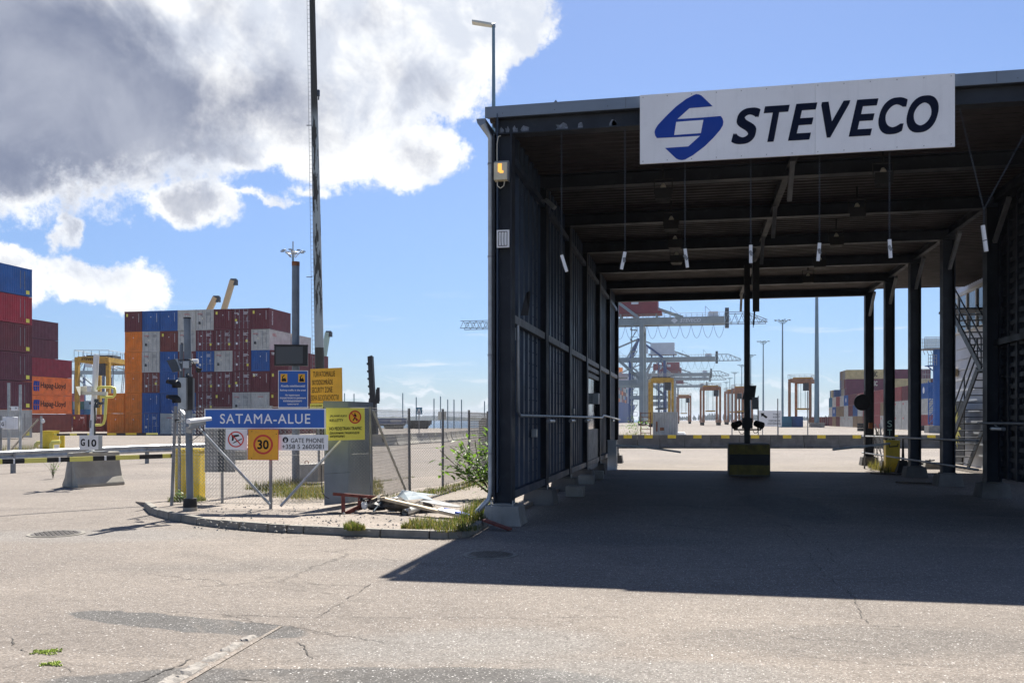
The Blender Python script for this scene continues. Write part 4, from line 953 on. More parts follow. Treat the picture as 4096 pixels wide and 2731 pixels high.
for i in range(nw):
    y0, y1 = BY0+i*st, BY0+(i+1)*st; m = MB()
    m.box(BX-.03, BX+.055, y0, y0+.09, 5.24, 6.86).box(BX-.03, BX+.055, y1-.05, y1, 5.24, 6.86).box(BX-.03, BX+.055, y0+.09, y1-.05, 5.24, 5.32).box(BX-.03, BX+.055, y0+.09, y1-.05, 6.74, 6.86)
    w_ = B_.part('window', m, M['win_frame']); B_.part('pane', MB().box(BX+.02, BX+.03, y0+.09, y1-.05, 5.32, 6.74), M['pane'], parent=w_)
B_.part('roof_edge', MB().box(BX-.25, BX+8.2, BY0-.2, BY1+.2, 9.2, 9.4), M['fascia'])
yv = onX(3828, BX); B_.part('vent_box', MB().box(BX-.16, BX-.02, yv-.2, yv+.2, 3.55, 3.85), M['wood_pale'])
yv = onX(3815, BX); B_.part('door_opening', MB().box(BX-.05, BX-.02, yv-1.3, yv+.4, 0, 2.55), M['black'])
S_ = Thing('staircase', 'dark steel staircase with landing climbing outside the control building', 'staircase', (9.7, 34.5, 0))
def flight(y0, z0, y1, z1, n, side):
    for x in (9.25, 10.15): S_.part('stringer', MB().bar((x, y0, z0), (x, y1, z1), .05, .24), M['steel_dark'])
    for i in range(n):
        u = (i+.5)/n; S_.part('tread', MB().box(9.28, 10.12, y0+(y1-y0)*u-.13, y0+(y1-y0)*u+.13, z0+(z1-z0)*u+.03, z0+(z1-z0)*u+.06), M['steel_dark'])
    for x in (9.25,):
        for h in (1.05, .55): S_.part('handrail', MB().bar((x, y0, z0+h), (x, y1, z1+h), .04), M['steel_dark'])
        for u in (0, .33, .66, 1): q = (x, y0+(y1-y0)*u, z0+(z1-z0)*u); S_.part('baluster', MB().bar(q, (q[0], q[1], q[2]+1.05), .035), M['steel_dark'])
flight(36.6, 0, 32.3, 3.45, 14, 1); flight(31.9, 3.45, 35.6, 5.9, 10, 1)
S_.part('landing', MB().box(9.2, 10.3, 30.7, 32.2, 3.38, 3.45), M['steel_dark']); S_.part('landing', MB().box(9.2, 10.44, 35.6, 36.9, 5.82, 5.9), M['steel_dark'])
for x, y in ((9.25,30.8),(10.2,30.8)): S_.part('support_post', MB().bar((x,y,0), (x,y,3.4), .1), M['steel_dark'])
yl = onX(3815, 9.9)
T_ = Thing('leafy_mural', 'yellow palm-like leaf panel leaning under the staircase', 'panel', (9.9, yl, .8)); m = MB(); rr = random.Random(3)
T_.part('backing', MB().box(9.94, 9.97, yl-1.2, yl+1.2, .4, 2.5), M['black']); m = MB()
for k in range(16):
    a = PI*.1+k*.36; o_ = Vector((9.93, yl, 1.5)); e = o_+Vector((0, math.cos(a)*.9, math.sin(a)*.9)); w_ = Vector((0, -math.sin(a), math.cos(a)))*.09; m.add([o_, o_.lerp(e, .5)+w_, e, o_.lerp(e, .5)-w_], [(0,1,2,3)])
T_.part('leaf_pattern', m, M['sign_yellow'])
# tall grey flat post next to D column
q = at(3813, 1230, 27.5); single('grey_channel', 'pale vertical steel channel beside the fourth right column', 'channel', MB().box(q.x-.05, q.x+.05, q.y-.03, q.y+.03, 5.2, 6.95), M['galv_dull'])
# ------------------------------------------------------------------ sign fence on the island
def chainlink(m, p0, p1, z0, z1, cell=0.07, rad=0.003):
    p0 = Vector((p0[0], p0[1], 0)); p1 = Vector((p1[0], p1[1], 0)); L = (p1-p0).length; d = (p1-p0)/L; nn = Vector((-d.y, d.x, 0))
    n = int(L/cell); rows = int((z1-z0)/(cell*.5))
    for i in range(n+1):
        pts = []
        for j in range(rows+1):
            u = i*cell+(cell*.5 if j % 2 else 0)*(1 if i % 2 else 1); q = p0+d*min(u, L)+nn*(.002 if j % 2 else -.002); pts.append((q.x, q.y, z0+j*cell*.5))
        m.tube(pts, rad, 3)
        pts = []
        for j in range(rows+1):
            u = i*cell+(cell*.5 if j % 2 else cell); q = p0+d*min(u, L); pts.append((q.x, q.y, z0+j*cell*.5))
        m.tube(pts, rad, 3)
mk('wire', (0.27,0.27,0.26), .55, .4, .1, 3)
def ipost(px, d): q = at(px, HY, d); return Vector((q.x, q.y, IZ))
FP = [ipost(686, 17.8), ipost(1083, 17.4), ipost(1487, 18.3), ipost(1639, 21.4), ipost(1771, 22.6), ipost(1877, 25.1), ipost(1950, 28.8)]
F_ = Thing('chain_link_fence', 'chain link fence with galvanised posts and slanting braces carrying the signs', 'fence', tuple(FP[0]))
lean = [Vector((.09,0,0)), Vector((0,0,0)), Vector((-.03,0,0)), Vector((-.02,0,0)), Vector(), Vector((-.01,0,0)), Vector()]
for p, le in zip(FP, lean): F_.part('post', MB().cyl(p-ZA*.1, p+ZA*1.96+le, .032, n=12), M['galv_dull'])
q = ipost(717, 19.3); F_.part('post', MB().cyl(q-ZA*.1, q+ZA*1.95, .032, n=12), M['galv_dull'])
for a, b, da, db in (((800,1716),(1079,2016),17.15,17.25), ((1362,1762),(1122,2024),17.75,17.15), ((1490,1640),(1621,1957),18.35,20.9)):
    F_.part('brace', MB().cyl(at(*a, da), at(*b, db), .027, n=10), M['galv'])
qg = FP[1].lerp(FP[2], .50)
for i, (a, b) in enumerate(((FP[0], FP[1]), (FP[1], qg), (FP[1].lerp(FP[2], .78), FP[2]), (FP[2], FP[3]), (FP[3], FP[4]), (FP[4], FP[5]), (FP[5], FP[6]))):
    m = MB(); chainlink(m, a, b, IZ+.05, IZ+1.93); F_.part('wire_mesh', m, M['wire'], kind='stuff')
    for z in (IZ+1.93, IZ+1.0, IZ+.06): F_.part('line_wire', MB().tube([(a.x,a.y,z), (b.x,b.y,z)], .003, 4), M['wire'])
# signs ---------------------------------------------------------------
class Panel(Thing):
    def __init__(s, name, label, cat, x0, x1, y0, y1, d0, d1=None, mt='white', th=.012, skew=0, group=None, post=None, zlow=None):
        d1 = d0 if d1 is None else d1; dm = (d0+d1)/2
        A, B = at(x0, HY, d0), at(x1, HY, d1); s.w = (B-A).length; s.z1 = EYE+(HY-y0)*dm/FX; s.z0 = EYE+(HY-y1)*dm/FX; s.h = s.z1-s.z0
        mid = (A+B)/2; super().__init__(name, label, cat, (mid.x, mid.y, s.z0), math.atan2((B-A).y, (B-A).x), group, local=True)
        if skew: s.e.rotation_euler = (0, skew, s.e.rotation_euler[2])
        s.th = th; s.x0, s.x1, s.y0, s.y1 = x0, x1, y0, y1; s.k = 0
        s.part('board', MB().box(-s.w/2, s.w/2, 0, th, 0, s.h), M[mt])
    def pt(s, px, py, off=0.0):
        return Vector(((px-s.x0)/(s.x1-s.x0)*s.w-s.w/2, -.002-.0015*off, (s.y1-py)/(s.y1-s.y0)*s.h))
    def txt(s, st, xa, xb, yt, yb, mt, bold=.01, off=1, name='lettering', sp_=1.0):
        a, b, c = s.pt(xa, yb, off), s.pt(xb, yb, off), s.pt(xa, yt, off)
        s.part(name, text(st, a, XA, ZA, b.x-a.x, c.z-a.z, bold=bold, spacing=sp_), M[mt])
    def poly(s, P, mt, off=1, name='symbol'):
        s.part(name, MB().add([s.pt(a, b, off) for a, b in P], [tuple(range(len(P)))]), M[mt])
    def ring(s, cx, cy, r0, r1, mt, off=1, n=36, name='ring'):
        m = MB(); vs = []; fs = []
        sx = s.w/(s.x1-s.x0); 
        c = s.pt(cx, cy, off)
        for k in range(n):
            a = 2*PI*k/n
            for rr_ in (r0, r1): vs.append((c.x+math.cos(a)*rr_*sx, c.y, c.z+math.sin(a)*rr_*sx))
        for k in range(n): j = (k+1) % n; fs.append((2*k, 2*j, 2*j+1, 2*k+1))
        s.part(name, m.add(vs, fs), M[mt])
    def disc(s, cx, cy, r_, mt, off=1, n=30, name='disc'):
        c = s.pt(cx, cy, off); sx = s.w/(s.x1-s.x0)
        s.part(name, MB().add([(c.x+math.cos(2*PI*k/n)*r_*sx, c.y, c.z+math.sin(2*PI*k/n)*r_*sx) for k in range(n)], [tuple(range(n))]), M[mt])
R4 = lambda x, y: (600+x/2.0905, 1400+y/2.0905)
def rp(P): return [R4(*p) for p in P]
def rx(x): return 600+x/2.0905
def ry(y): return 1400+y/2.0905
s = Panel('area_sign', 'long blue sign with white border and large white capitals on the fence', 'sign', rx(455), rx(1466), ry(489), ry(657), 17.2, 17.05, 'sign_white', .03)
s.poly(rp([(464,498),(1457,498),(1457,648),(464,648)]), 'sign_blue', 1, 'face')
s.txt('SATAMA-ALUE', rx(587), rx(1342), ry(532), ry(615), 'sign_white', .012, 2, sp_=1.12)
s.part('frame', MB().bar((-s.w/2,.04,s.h*.25), (s.w/2,.04,s.h*.25), .03).bar((-s.w/2,.04,s.h*.75), (s.w/2,.04,s.h*.75), .03), M['galv'])
s = Panel('no_weapons_sign', 'small white sign with crossed out pistol and knife in a red ring', 'sign', rx(630), rx(810), ry(660), ry(832), 17.1, None, 'sign_white', .004, skew=.02)
s.poly(rp([(678,712),(740,705),(745,718),(700,728),(697,756),(682,760),(684,730)]), 'ink', 1, 'pistol'); s.poly(rp([(768,735),(766,745),(700,778),(688,780),(706,765)]), 'ink', 1, 'knife')
s.ring(rx(717), ry(745), 57/2.09, 67/2.09, 'sign_red', 2, name='ring'); s.poly(rp([(672,702),(679,696),(762,786),(755,793)]), 'sign_red', 2, 'slash')
s = Panel('speed_limit_sign', 'square orange sign with red ring and black number thirty', 'traffic sign', rx(817), rx(1073), ry(661), ry(918), 17.0, None, 'sign_red', .01, skew=.012)
s.poly(rp([(821,665),(1069,665),(1069,914),(821,914)]), 'sign_orange', 1, 'face')
s.ring(rx(945), ry(788), 66/2.09, 83/2.09, 'sign_red', 2); s.txt('30', rx(897), rx(992), ry(750), ry(828), 'ink', .03, 2)
s.part('bolt_heads', MB().cyl(s.pt(rx(850),ry(680),4), s.pt(rx(850),ry(680),8), .008).cyl(s.pt(rx(1055),ry(700),4), s.pt(rx(1055),ry(700),8), .008).cyl(s.pt(rx(850),ry(905),4), s.pt(rx(850),ry(905),8), .008), M['ink'], kind='stuff')
s = Panel('gate_phone_sign', 'white sign giving the gate phone number in black letters', 'sign', rx(1077), rx(1489), ry(707), ry(837), 17.05, 17.0, 'sign_white', .01)
s.disc(rx(1133), ry(750), 24/2.09, 'ink', 1); s.poly(rp([(1126,738),(1141,738),(1141,768),(1126,768)]), 'sign_white', 2, 'phone_symbol'); s.poly(rp([(1129,742),(1138,742),(1138,750),(1129,750)]), 'ink', 3, 'phone_screen')
s.txt('GATE PHONE', rx(1178), rx(1454), ry(736), ry(774), 'ink', .008); s.txt('+358 5 2605081', rx(1104), rx(1454), ry(787), ry(825), 'ink', .008)
s = Panel('no_pedestrians_sign', 'bright yellow sign forbidding pedestrians, beside the blue sign', 'sign', rx(1476), rx(1797), ry(483), ry(752), 17.35, 17.75, 'sign_yellow', .006, skew=-.01)
s.disc(rx(1714), ry(560), 50/2.09, 'sign_amber', 1); s.ring(rx(1714), ry(560), 43/2.09, 53/2.09, 'sign_red', 3)
s.poly(rp([(1710,524),(1718,524),(1719,534),(1709,534)]), 'ink', 2, 'figure_head'); s.poly(rp([(1708,536),(1722,536),(1728,556),(1724,558),(1720,548),(1722,566),(1734,590),(1728,594),(1714,572),(1700,592),(1692,588),(1706,566),(1706,550),(1698,560),(1695,556)]), 'ink', 2, 'figure')
s.poly(rp([(1676,526),(1682,520),(1752,594),(1746,600)]), 'sign_red', 3, 'slash')
s.txt('JALANKULKU', rx(1504), rx(1645), ry(541), ry(563), 'ink', .02); s.txt('KIELLETTY', rx(1503), rx(1616), ry(575), ry(597), 'ink', .02)
s.txt('NO PEDESTRIAN TRAFFIC', rx(1500), rx(1770), ry(641), ry(668), 'ink', .02); s.txt('Движение пешеходов', rx(1501), rx(1750), ry(678), ry(705), 'ink', .012); s.txt('запрещено', rx(1502), rx(1628), ry(710), ry(733), 'ink', .012)
# plate seen from behind
s = Panel('sign_plate', 'dull grey back of a double sign plate behind the weapons sign', 'sign', rx(457), rx(713), ry(600), ry(1020), 18.6, None, 'galv_dull', .01)
s.part('channel', MB().box(-.03, .10, -.04, -.001, .02, s.h-.1), M['steel_dark']); s.part('post', MB().cyl((.03,.05,-s.z0), (.03,.05,s.h), .03), M['galv_dull'])
# pole with display and railway sign
pd = 23.6; pq = at(1183, HY, pd); pq.z = 0
T_ = Thing('sign_pole', 'thick grey steel pole with rusty cap behind the signs', 'pole', tuple(pq))
T_.part('pole', MB().cyl(pq, pq+ZA*(EYE+(HY-1064)*pd/FX), .098, n=20), M['pole_blue']); z = EYE+(HY-1064)*pd/FX; T_.part('cap', MB().cyl(pq+ZA*z, pq+ZA*(z+.11), .103, n=20), M['rust'])
T_.part('base_plate', MB().box(pq.x-.2, pq.x+.2, pq.y-.2, pq.y+.2, 0, .03), M['rust'])
s = Panel('display_panel', 'blank dark display box on the grey pole above the blue railway sign', 'display', 1097, 1231, 1381, 1462, pd-.35, pd-.2, 'black', .16)
s.poly([(1103,1388),(1211,1385),(1211,1452),(1103,1457)], 'screen', 1, 'screen')
s.part('visor', MB().box(-s.w/2-.01, s.w/2+.01, -.02, .18, s.h, s.h+.02), M['black']); s.part('bracket', MB().box(-.06, .06, .16, .26, .1, s.h-.1), M['galv_dull'])
s = Panel('railway_warning_sign', 'blue sign with two yellow steam engine symbols and white warning text', 'sign', rx(1072), rx(1321), ry(170), ry(486), pd-.3, pd-.22, 'sign_white', .01)
s.poly(rp([(1077,175),(1316,175),(1316,481),(1077,481)]), 'sign_blue', 1, 'face')
for cx in (1120, 1268):
    s.poly(rp([(cx-28,199),(cx+28,199),(cx+28,268),(cx-28,268)]), 'sign_amber', 2, 'yellow_square')
    s.poly(rp([(cx-18,262),(cx-20,246),(cx-14,240),(cx-16,222),(cx-6,212),(cx+2,208),(cx+10,210),(cx+4,216),(cx-6,222),(cx-4,238),(cx+4,238),(cx+6,228),(cx+12,228),(cx+12,240),(cx+18,242),(cx+20,262)]), 'ink', 3, 'engine_symbol')
for st, a, b, c, d_ in (('Alueella raideliikennettä!',1094,1297,290,308),('Railway traffic in the area!',1088,1303,327,346),('На территории',1131,1251,368,386),('осуществляется движение',1086,1305,394,411),('железнодорожного',1113,1271,418,437),('транспорта!',1146,1243,443,460)):
    s.txt(st, rx(a), rx(b), ry(c), ry(d_), 'sign_white', .025, 2)
# amber security sign on its concrete foot
sdp = 25.2
s = Panel('security_zone_sign', 'weathered amber sign with black capitals above the grey cabinet', 'sign', rx(1345), rx(1606), ry(152), ry(440), sdp, sdp-.35, 'sign_amber', .03, skew=-.018)
for st, a, b, c, d_ in (('TURVATOIMIALUE',1368,1552,176,222),('SKYDDSOMRÅDE',1360,1532,234,288),('SECURITY ZONE',1354,1528,308,354),('ЗОНА БЕЗОПАСНОСТИ',1346,1578,374,420)):
    s.txt(st, rx(a), rx(b), ry(c), ry(d_), 'ink', .004)
s.poly(rp([(1338,443),(1448,443),(1448,484),(1338,484)]), 'sign_yellow', 0, 'lower_plate'); s.txt('LUVATON LIIKKUMINEN', rx(1344), rx(1440), ry(456), ry(474), 'ink', .01, 2)
s.part('post', MB().cyl((-.30,.05,-s.z0+.3), (-.30,.05,s.h*.8), .035).cyl((.25,.05,-s.z0+.3), (.25,.05,s.h*.8), .035), M['galv_dull'])
q = at(1246, HY, 25.3); q.z = 0
T_ = Thing('base_block', 'square concrete sign foot with lifting loop behind the fence mesh', 'concrete foot', tuple(q)); T_.part('block', MB().hexa([q+Vector((-.38,-.3,.06)), q+Vector((.32,-.3,.06)), q+Vector((.32,.4,.06)), q+Vector((-.38,.4,.06))], [q+Vector((-.33,-.25,.55)), q+Vector((.34,-.25,.58)), q+Vector((.34,.4,.58)), q+Vector((-.33,.4,.55))]), M['concrete'], bevel=.02)
T_.part('lifting_loop', MB().tube([q+Vector((-.15,-.1,.55)), q+Vector((-.15,-.1,.63)), q+Vector((-.09,-.1,.65)), q+Vector((-.05,-.1,.62)), q+Vector((-.05,-.1,.55))], .012, 6), M['rust'])
# grey cabinet
ca, cb_, cc = at(1297, HY, 17.75), at(1393, HY, 18.25), at(1488, HY, 19.2); 
for v_ in (ca, cb_, cc): v_.z = IZ
cd = ca+(cc-cb_); zt = 2.15
T_ = Thing('utility_cabinet', 'tall grey steel cabinet standing behind the fence with two faces seen', 'cabinet', tuple(ca))
T_.part('body', MB().hexa([ca, cb_, cc, cd], [v_+ZA*(zt-IZ) for v_ in (ca, cb_, cc, cd)]), M['cabinet'])
ctr = (ca+cc)/2; ex = [ctr+(v_-ctr)*1.04 for v_ in (ca, cb_, cc, cd)]
T_.part('lid', MB().hexa([v_+ZA*(zt-IZ-.10) for v_ in ex], [v_+ZA*(zt-IZ+.02) for v_ in ex]), M['cabinet'])
u_ = (cb_-ca).normalized(); n_ = Vector((u_.y, -u_.x, 0))
def cbox(a, b, z0, z1, th, mt, nm, kind=None):
    P0, P1 = ca+u_*a, ca+u_*b; m = MB().hexa([P0+n_*.001+ZA*z0, P1+n_*.001+ZA*z0, P1+n_*th+ZA*z0, P0+n_*th+ZA*z0], [P0+n_*.001+ZA*z1, P1+n_*.001+ZA*z1, P1+n_*th+ZA*z1, P0+n_*th+ZA*z1]); T_.part(nm, m, M[mt], kind=kind)
cbox(.05, .13, .95, 1.18, .006, 'galv_dull', 'small_plate'); cbox(0, .68, .62, .626, .004, 'steel_dark', 'door_seam'); cbox(.18, .40, 1.62, 1.80, .05, 'galv', 'junction_box')
T_.part('cable', MB().tube([at(1286,1860,17.6), at(1285,1930,17.6), at(1289,1965,17.5), at(1300,1985,17.4), at(1316,1993,17.3)], .009, 5), M['black'])
# yellow barrier cabinet with near arm
yd = 19.4; ya, yb = at(698, HY, yd), at(797, HY, yd+.15); yz = .09
T_ = Thing('barrier_cabinet', 'yellow barrier machine cabinet behind the signal pole', 'barrier', (ya.x, ya.y, 0)); off = FW*.4
T_.part('cabinet', MB().hexa([Vector((ya.x,ya.y,0)), Vector((yb.x,yb.y,0)), Vector((yb.x,yb.y,0))+off, Vector((ya.x,ya.y,0))+off], [Vector((ya.x,ya.y,1.12)), Vector((yb.x,yb.y,1.12)), Vector((yb.x,yb.y,1.12))+off, Vector((ya.x,ya.y,1.12))+off]), M['yellow'], bevel=.015)
T_.part('lid', MB().hexa([Vector((ya.x,ya.y,1.12))-RT*.01-FW*.01, Vector((yb.x,yb.y,1.12))+RT*.01-FW*.01, Vector((yb.x,yb.y,1.12))+off+RT*.01, Vector((ya.x,ya.y,1.12))+off-RT*.01], [Vector((ya.x,ya.y,1.17))-FW*.01-RT*.01, Vector((yb.x,yb.y,1.17))-FW*.01+RT*.01, Vector((yb.x,yb.y,1.17))+off+RT*.01, Vector((ya.x,ya.y,1.17))+off-RT*.01]), M['yellow'])
mk('arm_yellow', (0.74,0.68,0.16), .45, 0, .05, 3, dirt=.1)
a0 = at(700, 1822, yd+.2); a1 = at(0, 1846, 17.15); dr = (a1-a0).normalized()
stops = [(1940,'arm_yellow'),(1850,'black'),(1585,'arm_yellow'),(1315,'black'),(1210,'white'),(1185,'black'),(1055,'arm_yellow'),(790,'black'),(685,'white'),(665,'black'),(530,'arm_yellow'),(275,'black'),(165,'white'),(145,'black'),(20,'arm_yellow'),(-260,'black'),(-520,'arm_yellow'),(-800,None)]
A_ = Thing('boom_barrier', 'yellow and black striped barrier arm crossing the near left lane', 'barrier arm', tuple(a0))
def arm_pt(x): 
    px = x/2.851; u = (700-px)/700; dd = (yd+.2)+(17.15-yd-.2)*u; return at(px, 1822+(1846-1822)*u, dd)
for (x0, mt), (x1, _) in zip(stops[:-1], stops[1:]): A_.part('arm_segment', MB().bar(arm_pt(x0), arm_pt(x1), .05, .092), M[mt])
for x in (2075, 2380): pass
A_.part('arm_segment', MB().bar(arm_pt(1941), arm_pt(2010), .05, .092), M['black'])
# signal pole with cameras ---------------------------------------------
sdn = 16.85; sp0 = at(753, HY, sdn); sp0.z = IZ
T_ = Thing('signal_pole', 'grey galvanised pole with black foot collar carrying signal heads and cameras', 'pole', tuple(sp0))
T_.part('pole', MB().cyl(sp0+RT*.035, sp0+ZA*(EYE-IZ+(HY-1275)*sdn/FX)-RT*.02, .064, n=20), M['pole_blue'])
z = EYE+(HY-1275)*sdn/FX; T_.part('cap', MB().cyl(Vector((sp0.x,sp0.y,z))-RT*.02, Vector((sp0.x,sp0.y,z+.025))-RT*.02, .068, n=20), M['black'])
T_.part('collar', MB().cyl(sp0+RT*.035+ZA*.05, sp0+RT*.035+ZA*.22, .13, .12, n=20), M['rubber']); T_.part('base', MB().cyl(sp0+RT*.035-ZA*.02, sp0+RT*.035+ZA*.055, .13, n=20), M['concrete_light'])
R3 = lambda x, y: (450+x/2.6133, 1180+y/2.6133)
T_.part('side_tube', MB().cyl(at(*R3(715,870), sdn+.05), at(*R3(722,517), sdn+.05), .035, n=12), M['pole_blue'])
def hb(T_, nm, A, B, w, h, mt, **k): return T_.part(nm, MB().bar(A, B, w, h), M[mt], **k)
T2 = Thing('traffic_light', 'black two-lamp traffic light with deep hoods, upper lamp red', 'traffic light', tuple(at(740, 1635, sdn)))
hdir = (-RT*.80-FW*.60).normalized(); sdir = (RT*.6-FW*.8).normalized()
def light_head(cy, red):
    c = at(735, cy, sdn-.05); side = ZA.cross(hdir).normalized()
    m = MB(); bx_ = c; 
    m.hexa([bx_+hdir*.0+side*.15-ZA*.17, bx_+hdir*.0-side*.15-ZA*.17, bx_-hdir*.12-side*.15-ZA*.17, bx_-hdir*.12+side*.15-ZA*.17], [bx_+side*.15+ZA*.17, bx_-side*.15+ZA*.17, bx_-hdir*.12-side*.15+ZA*.17, bx_-hdir*.12+side*.15+ZA*.17])
    h_ = T2.part('lamp_housing', m, M['black'])
    vs = []; n = 14
    for k in range(n+1):
        a = -.35+(PI+.7)*k/n; v = side*math.cos(a)*.115+ZA*math.sin(a)*.115
        vs += [c+v, c+v*.97+hdir*(.30-(.12 if math.sin(a) < .2 else 0)*1), ]
    m = MB().add(vs, [(2*k, 2*k+1, 2*k+3, 2*k+2) for k in range(n)], smooth=True)
    T2.part('hood', m, M['black'], parent=h_); T2.part('lens', MB().cyl(c, c+hdir*.012, .10, n=24), M['red_lens' if red else 'glass_dark'], parent=h_)
light_head(1543, True); light_head(1603, False)
b0, b1 = at(747, 1513, sdn+.12), at(764, 1637, sdn-.02); T2.part('backbox', MB().box(b0.x, b1.x+.01, b0.y-.30, b0.y+.0, b1.z, b0.z), M['galv'])
T2 = Thing('reader_panel', 'tilted dark antenna panel with pale frame high on the signal pole', 'antenna', tuple(at(690,1480,sdn)))
pp = [at(*R3(*p), sdn-.1) for p in ((563,682),(650,668),(702,792),(628,806))]
T2.part('panel', MB().prism(pp, FW*.03), M['steel_dark']); pp2 = [at(*R3(*p), sdn-.07) for p in ((650,668),(680,665),(708,788),(702,795))]; T2.part('frame', MB().prism(pp2, FW*.06), M['galv'])
hb(T2, 'arm', at(*R3(690,700), sdn), at(*R3(770,715), sdn), .03, .03, 'galv')
T2 = Thing('camera_cluster', 'cluster of small cameras and cables clamped round the signal pole', 'camera', tuple(at(755,1470,sdn)))
a, b = at(*R3(735,690), sdn-.08), at(*R3(800,762), sdn-.08); T2.part('housing', MB().hexa([at(*R3(735,762), sdn-.12), at(*R3(800,762), sdn-.12), at(*R3(800,762), sdn-.02), at(*R3(735,762), sdn-.02)], [at(*R3(735,690), sdn-.12), at(*R3(800,690), sdn-.12), at(*R3(800,690), sdn-.02), at(*R3(735,690), sdn-.02)]), M['galv'])
c = at(*R3(868,692), sdn); T2.part('small_camera', MB().cyl(c-RT*.06, c+RT*.05, .042, n=14), M['white']); c = at(*R3(900,782), sdn); T2.part('dome_camera', MB().cyl(c-ZA*.05, c+ZA*.03, .035, .065, n=14), M['black'])
T2.part('clamp_ring', MB().tube([at(790/2.6133+450+45/2.6133*math.cos(k*.52)*1.3, 1180+(712+40*math.sin(k*.52))/2.6133, sdn-.1) for k in range(12)], .008, 5, closed=True), M['black'])
T2.part('cable', MB().tube([at(*R3(a_, b_), sdn-.1) for a_, b_ in ((690,680),(760,672),(830,682),(870,740),(890,770))], .008, 5).tube([at(*R3(a_, b_), sdn-.1) for a_, b_ in ((780,850),(770,830),(785,812),(800,850))], .012, 5).tube([at(*R3(a_, b_), sdn-.1) for a_, b_ in ((850,745),(900,760),(925,775),(915,800),(880,808))], .007, 5), M['black'])
T2 = Thing('security_camera', 'white bullet camera under sun shield mounted on the signal pole', 'camera', tuple(at(790,1690,sdn-.2)))
A, B = at(rx(318), ry(598), sdn-.42), at(rx(505), ry(575), sdn-.1); ax = (B-A).normalized(); sd_ = ax.cross(ZA).normalized(); up_ = sd_.cross(ax)
prof = [(-.075,-.035),(.075,-.035),(.082,.015),(.05,.05),(-.05,.05),(-.082,.015)]
m = MB(); m.add([A+sd_*x+up_*y for x, y in prof]+[B+sd_*x*.8+up_*y*.8 for x, y in prof], [tuple(range(6)), tuple(range(11, 5, -1))]+[(i, 6+i, 6+(i+1) % 6, (i+1) % 6) for i in range(6)])
T2.part('sun_shield', m, M['white'], bevel=.008); hb(T2, 'camera_body', A+up_*-.06+ax*.03, B-up_*.06-ax*.12, .09, .06, 'galv'); hb(T2, 'bracket', at(rx(330), ry(640), sdn-.12), at(rx(330), ry(690), sdn-.1), .10, .06, 'galv')
hb(T2, 'bracket_arm', at(rx(330), ry(652), sdn-.12), at(rx(400), ry(640), sdn-.2), .05, .05, 'galv_dull'); T2.part('cable', MB().tube([at(rx(a_), ry(b_), sdn-.12) for a_, b_ in ((450,640),(440,680),(400,720),(360,750),(330,745))], .007, 5), M['black'])
T2 = Thing('sensor_arm', 'short bracket with two small black sensors on the fence end post', 'sensor', tuple(at(715, 1680, 17.6)))
hb(T2, 'arm', at(rx(215), ry(600), 17.6), at(rx(300), ry(575), 17.2), .02, .02, 'galv'); T2.part('sensor', MB().cyl(at(rx(228), ry(590), 17.6)-ZA*.03, at(rx(228), ry(590), 17.6)+ZA*.03, .05), M['black']); hb(T2, 'stub_tube', at(rx(260), ry(505), 17.4), at(rx(298), ry(548), 17.2), .05, .05, 'galv')
# ------------------------------------------------------------------ debris pile
D2 = lambda x, y: (1200+x/2.4758, 1800+y/2.4758)
T_ = Thing('broken_frame', 'broken dark red wooden frame lying on its side in front of the cabinet', 'wooden frame', tuple(at(*D2(420,640), 16.5)))
hb(T_, 'rail', at(*D2(328,432), 16.55), at(*D2(800,470), 16.9), .07, .055, 'wood_red'); hb(T_, 'leg', at(*D2(425,452), 16.6), at(*D2(430,640), 16.5), .06, .14, 'wood_red')
hb(T_, 'leg', at(*D2(598,462), 16.75), at(*D2(592,590), 16.75), .05, .12, 'wood_red'); hb(T_, 'stretcher', at(*D2(455,625), 16.5), at(*D2(700,500), 16.9), .05, .06, 'wood_red'); hb(T_, 'leg', at(*D2(700,480), 16.85), at(*D2(690,560), 16.85), .05, .05, 'wood_red')
hb(T_, 'foot_board', at(*D2(300,622), 16.7), at(*D2(410,640), 16.4), .16, .05, 'wood_old'); hb(T_, 'lower_rail', at(*D2(350,650), 16.3), at(*D2(540,600), 16.9), .10, .04, 'wood_old')
single('lath', 'short pale lath lying across the broken red frame', 'plank', MB().bar(at(*D2(715,492), 16.7), at(*D2(818,442), 16.9), .05, .03), M['wood_pale'])
single('lath', 'thin bluish lath leaning in the dark rubble', 'plank', MB().bar(at(*D2(728,605), 16.4), at(*D2(798,515), 16.6), .03, .012), M['sheet_blue'])
single('long_plank', 'long pale splintered plank sloping down to the column foot', 'plank', MB().bar(at(*D2(815,478), 16.7), at(*D2(1260,578), 15.9), .11, .05).bar(at(*D2(1258,578), 15.9), at(*D2(1690,672), 15.0), .13, .045), M['wood_pale'])
def bent(name, label, P, mt, ds, th=.012):
    m = MB(); pts = [at(*D2(x, y), d) for (x, y), d in zip(P, ds)]; c = sum(pts, Vector())/len(pts); n = len(pts)
    top = pts+[c+ZA*.04]; bot = [p-ZA*th for p in pts]+[c+ZA*(.04-th)]
    m.add(top+bot, [(i, (i+1) % n, n) for i in range(n)]+[(n+1+(i+1) % n, n+1+i, 2*n+1) for i in range(n)]+[(i, n+1+i, n+1+(i+1) % n, (i+1) % n) for i in range(n)])
    return single(name, label, 'sheet', m, M[mt])
A1, A2, A3, B1, B2, B3, B4 = [at(*D2(x, y), q_) for x, y, q_ in ((1010,392,18.0),(1125,408,17.9),(1242,440,17.7),(940,490,17.2),(1080,492,16.7),(1215,480,16.8),(1330,495,16.9))]
